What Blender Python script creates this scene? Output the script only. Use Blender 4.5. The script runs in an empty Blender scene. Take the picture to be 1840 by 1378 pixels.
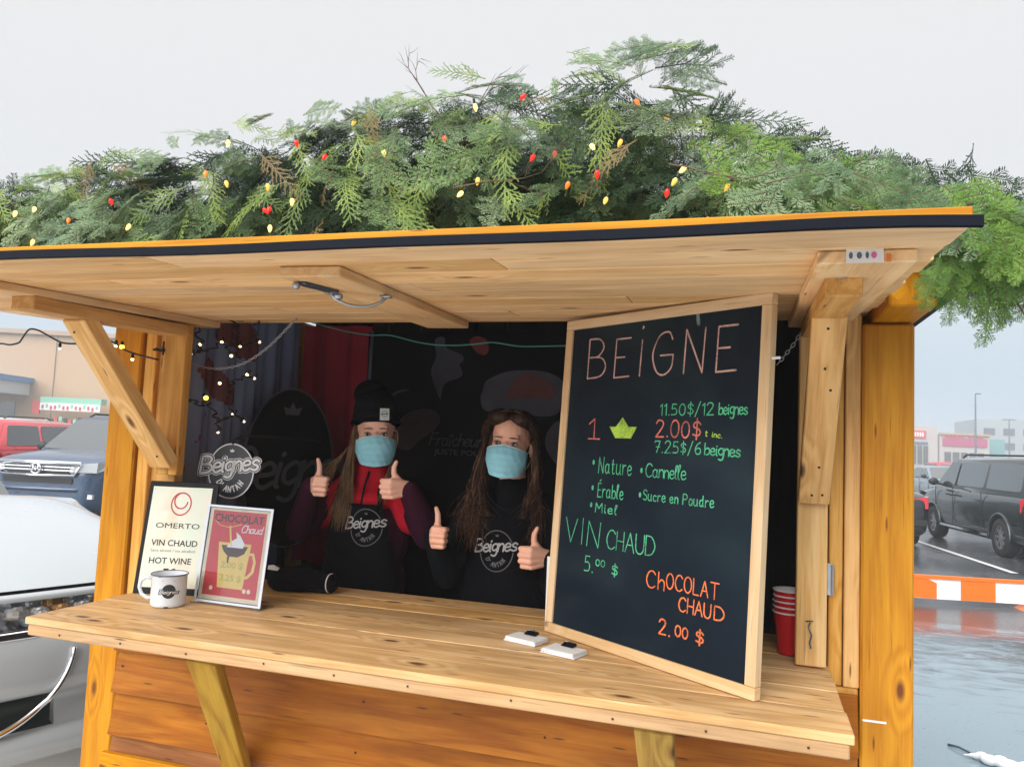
import bpy, bmesh, math, random
import numpy as np
from mathutils import Vector, Matrix, Euler

R = math.radians
scene = bpy.context.scene
COL = scene.collection

# ------------------------------------------------------------------ camera
cam_d = bpy.data.cameras.new('camera')
cam = bpy.data.objects.new('camera', cam_d)
COL.objects.link(cam)
scene.camera = cam
cam_d.sensor_width = 36.0
cam_d.sensor_fit = 'HORIZONTAL'
cam_d.lens = 36.0 * 1381.0 / 1840.0
cam_d.clip_start = 0.05
cam_d.clip_end = 1500
YAW, PITCH, ROLL, EYE = R(16.9), R(4.4), R(2.46), 1.62
fw = Vector((-math.sin(YAW) * math.cos(PITCH), math.cos(YAW) * math.cos(PITCH), math.sin(PITCH)))
r0 = Vector((math.cos(YAW), math.sin(YAW), 0)); u0 = r0.cross(fw)
rr = r0 * math.cos(ROLL) + u0 * math.sin(ROLL)
uu = u0 * math.cos(ROLL) - r0 * math.sin(ROLL)
cam.matrix_world = Matrix(((rr.x, uu.x, -fw.x, 0), (rr.y, uu.y, -fw.y, 0), (rr.z, uu.z, -fw.z, EYE), (0, 0, 0, 1)))

# ------------------------------------------------------------------ world, sun, exposure
SUN_EL, SUN_AZ = 35.0, 200.0      # soft bright patch of overcast behind the photographer
world = bpy.data.worlds.new('World'); scene.world = world; world.use_nodes = True
wn = world.node_tree.nodes; wl = world.node_tree.links; wn.clear()
wo = wn.new('ShaderNodeOutputWorld')
sky = wn.new('ShaderNodeTexSky'); sky.sky_type = 'NISHITA'; sky.sun_disc = False
sky.sun_elevation = R(SUN_EL); sky.sun_rotation = R(SUN_AZ)
sky.air_density = 1.0; sky.dust_density = 6.0; sky.ozone_density = 1.0
bg1 = wn.new('ShaderNodeBackground'); bg1.inputs[1].default_value = 0.05
wl.new(sky.outputs[0], bg1.inputs[0])
# the closed cloud layer: blue-grey mist at the horizon, white above, slowly brighter to the zenith
tc = wn.new('ShaderNodeTexCoord'); sx = wn.new('ShaderNodeSeparateXYZ')
wl.new(tc.outputs['Generated'], sx.inputs[0])
rp = wn.new('ShaderNodeValToRGB'); rp.color_ramp.interpolation = 'EASE'
e = rp.color_ramp.elements
e[0].position = 0.0; e[0].color = (0.180, 0.216, 0.250, 1)
e[1].position = 1.0; e[1].color = (0.70, 0.70, 0.70, 1)
for p_, c_ in ((0.08, (0.194, 0.236, 0.272, 1)), (0.27, (0.268, 0.272, 0.278, 1)), (0.5, (0.278, 0.278, 0.280, 1))):
    q = rp.color_ramp.elements.new(p_); q.color = c_
wl.new(sx.outputs['Z'], rp.inputs[0])
bg2 = wn.new('ShaderNodeBackground'); bg2.inputs[1].default_value = 1.08
wl.new(rp.outputs[0], bg2.inputs[0])
ad = wn.new('ShaderNodeMixShader'); ad.inputs[0].default_value = 0.93
wl.new(bg1.outputs[0], ad.inputs[1]); wl.new(bg2.outputs[0], ad.inputs[2])
wl.new(ad.outputs[0], wo.inputs[0])
sd = bpy.data.lights.new('sun', 'SUN'); sd.energy = 1.5; sd.angle = R(60); sd.color = (1.0, 0.97, 0.93)
sun = bpy.data.objects.new('sun', sd); COL.objects.link(sun)
sdir = Vector((math.sin(R(SUN_AZ)) * math.cos(R(SUN_EL)), math.cos(R(SUN_AZ)) * math.cos(R(SUN_EL)), math.sin(R(SUN_EL))))
sun.rotation_euler = sdir.to_track_quat('Z', 'Y').to_euler()
scene.view_settings.view_transform = 'Standard'
scene.view_settings.look = 'None'
scene.view_settings.gamma = 1.0
scene.view_settings.use_curve_mapping = False
scene.view_settings.exposure = 1.55
scene.render.engine = 'CYCLES'
scene.cycles.use_denoising = True
scene.cycles.max_bounces = 8
scene.cycles.diffuse_bounces = 4
scene.cycles.transparent_max_bounces = 24
scene.cycles.volume_bounces = 1
scene.cycles.sample_clamp_indirect = 6

# ------------------------------------------------------------------ object helpers
WM = {}
def link(o, M=None, parent=None):
    COL.objects.link(o)
    M = M if M is not None else Matrix.Identity(4)
    WM[o.name] = M
    if parent is not None:
        o.parent = parent
        o.matrix_local = WM[parent.name].inverted() @ M
    else:
        o.matrix_local = M
    return o
def tag(o, label=None, cat=None, group=None, kind=None):
    if label: o['label'] = label
    if cat: o['category'] = cat
    if group: o['group'] = group
    if kind: o['kind'] = kind
    return o
def thing(name, label, cat, loc=(0, 0, 0), rz=0.0, group=None):
    o = bpy.data.objects.new(name, None); o.empty_display_size = 0.1
    link(o, Matrix.Translation(loc) @ Matrix.Rotation(rz, 4, 'Z'))
    return tag(o, label, cat, group)
def mesh_of(name, v, f, mat=None, smooth=False):
    m = bpy.data.meshes.new(name)
    m.from_pydata([tuple(p) for p in v], [], [tuple(q) for q in f]); m.validate()
    if mat: m.materials.append(mat)
    if smooth: m.polygons.foreach_set('use_smooth', [True] * len(m.polygons))
    m.update()
    return m
def obj(name, mesh, parent=None, M=None):
    o = bpy.data.objects.new(name, mesh)
    return link(o, M, parent)
def copy_obj(o, parent, M):
    c = o.copy(); COL.objects.link(c); WM[c.name] = M
    if parent is not None:
        c.parent = parent; c.matrix_local = WM[parent.name].inverted() @ M
    else:
        c.parent = None; c.matrix_local = M
    return c

class MB:
    """collects geometry for one mesh"""
    def __init__(s): s.v = []; s.f = []; s.n = 0
    def add(s, v, f):
        s.v.extend([tuple(p) for p in v]); s.f.extend([tuple(i + s.n for i in q) for q in f]); s.n += len(v)
        return s
    def box(s, c, size, M=None):
        x, y, z = [q / 2 for q in size]
        v = [Vector((a * x, b * y, d * z)) for a in (-1, 1) for b in (-1, 1) for d in (-1, 1)]
        if M is not None: v = [M @ p for p in v]
        v = [p + Vector(c) for p in v]
        return s.add(v, [(0, 1, 3, 2), (4, 6, 7, 5), (0, 4, 5, 1), (2, 3, 7, 6), (0, 2, 6, 4), (1, 5, 7, 3)])
    def tube(s, pts, rad, n=8, cap=True, close=False):
        pts = [Vector(p) for p in pts]; k = len(pts)
        rad = [rad] * k if isinstance(rad, (int, float)) else rad
        up = None; v = []
        for i, p in enumerate(pts):
            if close: t = pts[(i + 1) % k] - pts[i - 1]
            else: t = pts[min(i + 1, k - 1)] - pts[max(i - 1, 0)]
            if t.length < 1e-9: t = Vector((0, 0, 1))
            t.normalize()
            if up is None:
                up = t.orthogonal().normalized()
            up = (up - t * up.dot(t))
            if up.length < 1e-6: up = t.orthogonal()
            up.normalize(); b = t.cross(up)
            for j in range(n):
                a = 2 * math.pi * j / n
                v.append(p + (up * math.cos(a) + b * math.sin(a)) * rad[i])
        f = []
        m = k if close else k - 1
        for i in range(m):
            i2 = (i + 1) % k
            for j in range(n):
                f.append((i * n + j, i * n + (j + 1) % n, i2 * n + (j + 1) % n, i2 * n + j))
        if cap and not close:
            f.append(tuple(reversed(range(n)))); f.append(tuple((k - 1) * n + j for j in range(n)))
        return s.add(v, f)
    def lathe(s, prof, n=24, c=(0, 0, 0), M=None):
        v = []; k = len(prof)
        for (r_, z_) in prof:
            for j in range(n):
                a = 2 * math.pi * j / n
                p = Vector((r_ * math.cos(a), r_ * math.sin(a), z_))
                if M is not None: p = M @ p
                v.append(p + Vector(c))
        f = [(i * n + j, i * n + (j + 1) % n, (i + 1) * n + (j + 1) % n, (i + 1) * n + j) for i in range(k - 1) for j in range(n)]
        return s.add(v, f)
    def ball(s, c, r, nu=12, nv=8, M=None):
        r = (r, r, r) if isinstance(r, (int, float)) else r
        v = []; f = []
        for i in range(nv + 1):
            th = math.pi * i / nv
            for j in range(nu):
                ph = 2 * math.pi * j / nu
                p = Vector((r[0] * math.sin(th) * math.cos(ph), r[1] * math.sin(th) * math.sin(ph), r[2] * math.cos(th)))
                if M is not None: p = M @ p
                v.append(p + Vector(c))
        for i in range(nv):
            for j in range(nu):
                f.append((i * nu + j, (i + 1) * nu + j, (i + 1) * nu + (j + 1) % nu, i * nu + (j + 1) % nu))
        return s.add(v, f)
    def capsule(s, a, b, ra, rb=None, n=12):
        rb = ra if rb is None else rb
        a = Vector(a); b = Vector(b); d = b - a; L = d.length
        if L < 1e-7: return s.ball(a, ra)
        d.normalize(); pts = []; rad = []
        for k in range(0, 5):
            t = math.pi / 2 * k / 4
            pts.append(a - d * ra * math.cos(t)); rad.append(max(ra * math.sin(t), 1e-5))
        for k in range(0, 5):
            t = math.pi / 2 * k / 4
            pts.append(b + d * rb * math.sin(t)); rad.append(max(rb * math.cos(t), 1e-5))
        # tangents are all along d, so build directly
        up = d.orthogonal().normalized(); w = d.cross(up); v = []
        for p, q in zip(pts, rad):
            for j in range(n):
                an = 2 * math.pi * j / n
                v.append(p + (up * math.cos(an) + w * math.sin(an)) * q)
        f = [(i * n + j, i * n + (j + 1) % n, (i + 1) * n + (j + 1) % n, (i + 1) * n + j) for i in range(len(pts) - 1) for j in range(n)]
        return s.add(v, f)
    def prism(s, poly, d, M=None):
        """extrude a 2-D polygon (x, z) by depth d along +y"""
        k = len(poly)
        v = [Vector((p[0], 0, p[1])) for p in poly] + [Vector((p[0], d, p[1])) for p in poly]
        if M is not None: v = [M @ p for p in v]
        f = [tuple(range(k)), tuple(reversed(range(k, 2 * k)))] + [(i, i + k, (i + 1) % k + k, (i + 1) % k) for i in range(k)]
        return s.add(v, f)
    def mesh(s, name, mat=None, smooth=False, fix=True):
        m = mesh_of(name, s.v, s.f, mat, smooth)
        if fix:
            b = bmesh.new(); b.from_mesh(m)
            bmesh.ops.remove_doubles(b, verts=b.verts, dist=1e-6)
            bmesh.ops.recalc_face_normals(b, faces=b.faces); b.to_mesh(m); b.free()
        return m
    def build(s, name, mat, parent=None, smooth=False, M=None, fix=True):
        return obj(name, s.mesh(name, mat, smooth, fix), parent, M)

def box_mesh(size, mat, bev=0.002, segs=1, name='board', jig=0.0, seed=0):
    b = bmesh.new(); bmesh.ops.create_cube(b, size=1)
    for v in b.verts: v.co = Vector((v.co.x * size[0], v.co.y * size[1], v.co.z * size[2]))
    if jig:
        rn = random.Random(seed)
        for v in b.verts: v.co += Vector((rn.uniform(-jig, jig), rn.uniform(-jig, jig), rn.uniform(-jig, jig)))
    if bev: bmesh.ops.bevel(b, geom=b.edges[:], offset=bev, segments=segs, affect='EDGES', profile=0.6)
    m = bpy.data.meshes.new(name); b.to_mesh(m); b.free()
    m.materials.append(mat)
    return m
def beam(name, p0, p1, w, h, mat, parent=None, roll=0.0, bev=0.003, side=None, jig=0.0):
    """board from p0 to p1: local x runs along it (so does the grain), w is its local y, h its local z"""
    p0 = Vector(p0); p1 = Vector(p1); d = p1 - p0; L = d.length; d.normalize()
    ref = Vector(side) if side is not None else (Vector((0, 0, 1)) if abs(d.z) < 0.9 else Vector((0, -1, 0)))
    y = ref.cross(d).normalized(); z = d.cross(y)
    M = Matrix(((d.x, y.x, z.x, 0), (d.y, y.y, z.y, 0), (d.z, y.z, z.z, 0), (0, 0, 0, 1)))
    M = Matrix.Translation((p0 + p1) / 2) @ M @ Matrix.Rotation(roll, 4, 'X')
    return obj(name, box_mesh((L, w, h), mat, bev, name=name, jig=jig, seed=int(L * 1e4) + int(p0.x * 100)), parent, M)

def evaluated(o, name):
    dg = bpy.context.evaluated_depsgraph_get()
    m = bpy.data.meshes.new_from_object(o.evaluated_get(dg)); m.name = name
    return m
def remesh(mb, name, voxel, smooth, mat):
    o = bpy.data.objects.new('tmp', mb.mesh('tmp')); COL.objects.link(o)
    r_ = o.modifiers.new('r', 'REMESH'); r_.mode = 'VOXEL'; r_.voxel_size = voxel; r_.use_smooth_shade = True
    s_ = o.modifiers.new('s', 'SMOOTH'); s_.iterations = smooth; s_.factor = 0.5
    bpy.context.view_layer.update()
    m = evaluated(o, name); bpy.data.objects.remove(o)
    m.materials.clear(); m.materials.append(mat)
    m.polygons.foreach_set('use_smooth', [True] * len(m.polygons))
    return m

# ------------------------------------------------------------------ materials
def new_mat(name):
    m = bpy.data.materials.new(name); m.use_nodes = True
    nt = m.node_tree; nt.nodes.clear()
    o = nt.nodes.new('ShaderNodeOutputMaterial'); b = nt.nodes.new('ShaderNodeBsdfPrincipled')
    nt.links.new(b.outputs[0], o.inputs[0])
    return m, nt, b
def setp(b, **k):
    for a, v in k.items():
        n = a.replace('_', ' ')
        if n in b.inputs:
            b.inputs[n].default_value = (*v, 1) if isinstance(v, tuple) and len(v) == 3 else v
def node(nt, t, **k):
    n = nt.nodes.new(t)
    for a, v in k.items(): setattr(n, a, v)
    return n
def plain(name, col, rough=0.5, metal=0.0, var=0.08, scale=30.0, bump=0.0, **kw):
    """a base colour with faint mottling and fine relief"""
    m, nt, b = new_mat(name)
    setp(b, Roughness=rough, Metallic=metal, **kw)
    t = node(nt, 'ShaderNodeTexCoord'); n = node(nt, 'ShaderNodeTexNoise'); n.inputs['Scale'].default_value = scale
    n.inputs['Detail'].default_value = 5
    nt.links.new(t.outputs['Object'], n.inputs['Vector'])
    mx = node(nt, 'ShaderNodeMix', data_type='RGBA', blend_type='MIX')
    mx.inputs[6].default_value = (*[c * (1 - var) for c in col], 1)
    mx.inputs[7].default_value = (*[min(1, c * (1 + var)) for c in col], 1)
    nt.links.new(n.outputs['Fac'], mx.inputs[0]); nt.links.new(mx.outputs[2], b.inputs['Base Color'])
    if bump:
        bp = node(nt, 'ShaderNodeBump'); bp.inputs['Strength'].default_value = bump; bp.inputs['Distance'].default_value = 0.003
        nt.links.new(n.outputs['Fac'], bp.inputs['Height']); nt.links.new(bp.outputs[0], b.inputs['Normal'])
    return m
def glow(name, col, strength, base=(0.8, 0.6, 0.3)):
    m, nt, b = new_mat(name)
    setp(b, Roughness=0.2); b.inputs['Base Color'].default_value = (*base, 1)
    b.inputs['Emission Color'].default_value = (*col, 1); b.inputs['Emission Strength'].default_value = strength
    return m
def wood(name, light, mid, dark, knot=(0.10, 0.045, 0.02), knots=1.0, rough=0.6, grain=1.0, grey=0.0, bump=0.25, stain=0.35):
    """sawn timber: the grain runs along each board's local x"""
    m, nt, b = new_mat(name); L = nt.links.new
    t = node(nt, 'ShaderNodeTexCoord'); oi = node(nt, 'ShaderNodeObjectInfo')
    sc = node(nt, 'ShaderNodeVectorMath', operation='SCALE'); sc.inputs[0].default_value = (37.0, 17.0, 53.0)
    L(oi.outputs['Random'], sc.inputs['Scale'])
    ad_ = node(nt, 'ShaderNodeVectorMath', operation='ADD'); L(t.outputs['Object'], ad_.inputs[0]); L(sc.outputs[0], ad_.inputs[1])
    P = ad_.outputs[0]
    def mapped(s, src=P):
        q = node(nt, 'ShaderNodeMapping'); q.inputs['Scale'].default_value = s; L(src, q.inputs[0]); return q.outputs[0]
    def noise(vec, scale, det=4, rgh=0.6, dist=0.0):
        q = node(nt, 'ShaderNodeTexNoise'); q.inputs['Scale'].default_value = scale; q.inputs['Detail'].default_value = det
        q.inputs['Roughness'].default_value = rgh; q.inputs['Distortion'].default_value = dist; L(vec, q.inputs['Vector']); return q
    # knots: sparse voronoi cells, stretched along the board
    vo = node(nt, 'ShaderNodeTexVoronoi'); vo.inputs['Scale'].default_value = 5.2; vo.inputs['Randomness'].default_value = 1.0
    vo.voronoi_dimensions = '2D'
    sxyz = node(nt, 'ShaderNodeSeparateXYZ'); L(P, sxyz.inputs[0]); yz = node(nt, 'ShaderNodeMath', operation='ADD'); L(sxyz.outputs[1], yz.inputs[0]); L(sxyz.outputs[2], yz.inputs[1])
    cxy = node(nt, 'ShaderNodeCombineXYZ'); L(sxyz.outputs[0], cxy.inputs[0]); L(yz.outputs[0], cxy.inputs[1]); Q = cxy.outputs[0]
    L(mapped((0.50, 1.25, 1), Q), vo.inputs['Vector'])
    sep = node(nt, 'ShaderNodeSeparateColor'); L(vo.outputs['Color'], sep.inputs[0])
    thr = node(nt, 'ShaderNodeMath', operation='GREATER_THAN'); thr.inputs[1].default_value = 1.0 - 0.42 * knots; L(sep.outputs[0], thr.inputs[0])
    kd = node(nt, 'ShaderNodeMapRange'); kd.inputs['From Min'].default_value = 0.035; kd.inputs['From Max'].default_value = 0.095
    kd.inputs['To Min'].default_value = 1.0; kd.inputs['To Max'].default_value = 0.0; L(vo.outputs['Distance'], kd.inputs['Value'])
    kn = node(nt, 'ShaderNodeMath', operation='MULTIPLY'); L(kd.outputs[0], kn.inputs[0]); L(thr.outputs[0], kn.inputs[1])
    # halo of bent grain about knots
    kh = node(nt, 'ShaderNodeMapRange'); kh.inputs['From Min'].default_value = 0.05; kh.inputs['From Max'].default_value = 0.32
    kh.inputs['To Min'].default_value = 0.55; kh.inputs['To Max'].default_value = 0.0; L(vo.outputs['Distance'], kh.inputs['Value'])
    k2 = node(nt, 'ShaderNodeMath', operation='MULTIPLY'); L(kh.outputs[0], k2.inputs[0]); L(thr.outputs[0], k2.inputs[1])
    # growth rings
    n1 = noise(mapped((0.8, 9, 9)), 2.0 * grain, 3, 0.5, 0.3)
    am = node(nt, 'ShaderNodeMath', operation='ADD'); L(n1.outputs['Fac'], am.inputs[0]); L(k2.outputs[0], am.inputs[1])
    mu = node(nt, 'ShaderNodeMath', operation='MULTIPLY'); mu.inputs[1].default_value = 22.0; L(am.outputs[0], mu.inputs[0])
    sn = node(nt, 'ShaderNodeMath', operation='SINE'); L(mu.outputs[0], sn.inputs[0])
    fine = noise(mapped((2.5, 90, 90)), 2.2 * grain, 4, 0.65)
    s1 = node(nt, 'ShaderNodeMapRange'); s1.inputs['From Min'].default_value = -1; L(sn.outputs[0], s1.inputs['Value'])
    mixf = node(nt, 'ShaderNodeMix', data_type='FLOAT'); mixf.inputs[0].default_value = 0.68
    L(s1.outputs[0], mixf.inputs[2]); L(fine.outputs['Fac'], mixf.inputs[3])
    rp_ = node(nt, 'ShaderNodeValToRGB'); e_ = rp_.color_ramp.elements
    e_[0].position = 0.22; e_[0].color = (*dark, 1); e_[1].position = 0.80; e_[1].color = (*light, 1)
    q = e_.new(0.5); q.color = (*mid, 1); L(mixf.outputs[0], rp_.inputs[0])
    # blotches and weathering
    bl = noise(mapped((0.9, 3.0, 3.0)), 3.0, 4, 0.6); br_ = node(nt, 'ShaderNodeMapRange')
    br_.inputs['From Min'].default_value = 0.3; br_.inputs['From Max'].default_value = 0.75
    br_.inputs['To Min'].default_value = 1.0 + 0.14 * stain; br_.inputs['To Max'].default_value = 1.0 - 0.6 * stain; L(bl.outputs['Fac'], br_.inputs['Value'])
    hs = node(nt, 'ShaderNodeHueSaturation'); L(rp_.outputs[0], hs.inputs['Color']); L(br_.outputs[0], hs.inputs['Value'])
    rv = node(nt, 'ShaderNodeMapRange'); rv.inputs['To Min'].default_value = 0.90; rv.inputs['To Max'].default_value = 1.08
    L(oi.outputs['Random'], rv.inputs['Value']); L(rv.outputs[0], hs.inputs['Saturation'])
    # per-board lightness
    bm = node(nt, 'ShaderNodeMix', data_type='RGBA', blend_type='MULTIPLY'); bm.inputs[0].default_value = 1.0
    rv2 = node(nt, 'ShaderNodeMapRange'); rv2.inputs['To Min'].default_value = 0.86; rv2.inputs['To Max'].default_value = 1.08
    fr = node(nt, 'ShaderNodeMath', operation='FRACT'); m7 = node(nt, 'ShaderNodeMath', operation='MULTIPLY'); m7.inputs[1].default_value = 7.31
    L(oi.outputs['Random'], m7.inputs[0]); L(m7.outputs[0], fr.inputs[0]); L(fr.outputs[0], rv2.inputs['Value'])
    L(hs.outputs[0], bm.inputs[6]); L(rv2.outputs[0], bm.inputs[7])
    # dark streaks / checks
    ck = noise(mapped((1.6, 38, 38)), 3.0, 2, 0.5); cr = node(nt, 'ShaderNodeMapRange'); cr.inputs['From Min'].default_value = 0.66; cr.inputs['From Max'].default_value = 0.76
    cr.inputs['To Max'].default_value = 0.55; L(ck.outputs['Fac'], cr.inputs['Value'])
    mk = node(nt, 'ShaderNodeMix', data_type='RGBA'); mk.inputs[7].default_value = (*[c * 0.35 for c in mid], 1)
    L(cr.outputs[0], mk.inputs[0]); L(bm.outputs[2], mk.inputs[6])
    mk2 = node(nt, 'ShaderNodeMix', data_type='RGBA'); mk2.inputs[7].default_value = (*knot, 1)
    L(kn.outputs[0], mk2.inputs[0]); L(mk.outputs[2], mk2.inputs[6])
    L(mk2.outputs[2], b.inputs['Base Color'])
    # short dark dashes: bark pockets, old nail holes, scratches
    v2 = node(nt, 'ShaderNodeTexVoronoi'); v2.voronoi_dimensions = '2D'; v2.inputs['Scale'].default_value = 11; L(mapped((0.45, 3.2, 1), Q), v2.inputs['Vector'])
    s2_ = node(nt, 'ShaderNodeSeparateColor'); L(v2.outputs['Color'], s2_.inputs[0]); t2 = node(nt, 'ShaderNodeMath', operation='GREATER_THAN'); t2.inputs[1].default_value = 1 - .16 * knots; L(s2_.outputs[1], t2.inputs[0])
    d2 = node(nt, 'ShaderNodeMapRange'); d2.inputs['From Min'].default_value = .05; d2.inputs['From Max'].default_value = .13; d2.inputs['To Min'].default_value = .85; d2.inputs['To Max'].default_value = 0; L(v2.outputs['Distance'], d2.inputs['Value'])
    m2_ = node(nt, 'ShaderNodeMath', operation='MULTIPLY'); L(d2.outputs[0], m2_.inputs[0]); L(t2.outputs[0], m2_.inputs[1])
    mk3 = node(nt, 'ShaderNodeMix', data_type='RGBA'); mk3.inputs[7].default_value = (*[c * .9 for c in knot], 1); L(m2_.outputs[0], mk3.inputs[0]); L(mk2.outputs[2], mk3.inputs[6]); L(mk3.outputs[2], b.inputs['Base Color'])
    b.inputs['Roughness'].default_value = rough
    b.inputs['Specular IOR Level'].default_value = 0.18
    bp = node(nt, 'ShaderNodeBump'); bp.inputs['Strength'].default_value = bump; bp.inputs['Distance'].default_value = 0.0025
    L(mixf.outputs[0], bp.inputs['Height']); L(bp.outputs[0], b.inputs['Normal'])
    return m

W_ORANGE = wood('stained_orange_timber', (0.72, 0.33, 0.012), (0.63, 0.26, 0.008), (0.52, 0.19, 0.006), knot=(0.16, 0.05, 0.015), knots=0.7, rough=0.5, stain=0.3, bump=0.12)
W_SIDING = wood('stained_siding', (0.47, 0.175, 0.016), (0.38, 0.125, 0.009), (0.29, 0.082, 0.006), knot=(0.10, 0.035, 0.012), knots=0.7, rough=0.55, stain=0.6)
W_PALE = wood('pale_pine', (0.84, 0.58, 0.30), (0.76, 0.48, 0.21), (0.62, 0.35, 0.13), knot=(0.16, 0.075, 0.035), knots=0.75, rough=0.6, stain=0.35)
W_COUNTER = wood('counter_pine', (0.82, 0.57, 0.30), (0.74, 0.46, 0.20), (0.56, 0.31, 0.11), knot=(0.12, 0.055, 0.03), knots=1.25, rough=0.5, stain=0.55)
W_AWNING = wood('awning_pine', (0.95, 0.67, 0.36), (0.92, 0.60, 0.30), (0.80, 0.47, 0.20), knot=(0.22, 0.10, 0.05), knots=0.6, rough=0.6, stain=0.4)
W_JAMB = wood('jamb_pine', (0.80, 0.48, 0.18), (0.72, 0.39, 0.12), (0.56, 0.27, 0.07), knot=(0.13, 0.055, 0.025), knots=0.9, rough=0.6, stain=0.4)
W_EDGE = wood('edging_pine', (0.58, 0.39, 0.21), (0.52, 0.33, 0.165), (0.42, 0.24, 0.11), knots=.9, rough=.6, stain=.4)
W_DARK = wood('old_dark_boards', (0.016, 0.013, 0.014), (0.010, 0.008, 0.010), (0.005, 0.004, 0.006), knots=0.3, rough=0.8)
W_FRAME = wood('planed_pale_frame', (0.80, 0.60, 0.38), (0.74, 0.53, 0.31), (0.66, 0.43, 0.22), knots=0.1, rough=0.5, stain=0.15, bump=0.1)
RUBBER = plain('black_rubber', (0.004, 0.006, 0.012), 0.7, var=0.3, bump=0.2, Specular_IOR_Level=0.12)
METAL = plain('zinc_metal', (0.42, 0.45, 0.50), 0.38, 0.9, var=0.25)
STEEL = plain('dark_steel', (0.10, 0.14, 0.19), 0.4, 0.8, var=0.3)
NAIL = plain('nail_head', (0.05, 0.03, 0.025), 0.5, 0.5)
BLACK = plain('black_paint', (0.004, 0.005, 0.007), 0.5, var=0.2, Specular_IOR_Level=0.2)
WHITE = plain('white_paint', (0.78, 0.80, 0.82), 0.5)
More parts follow.
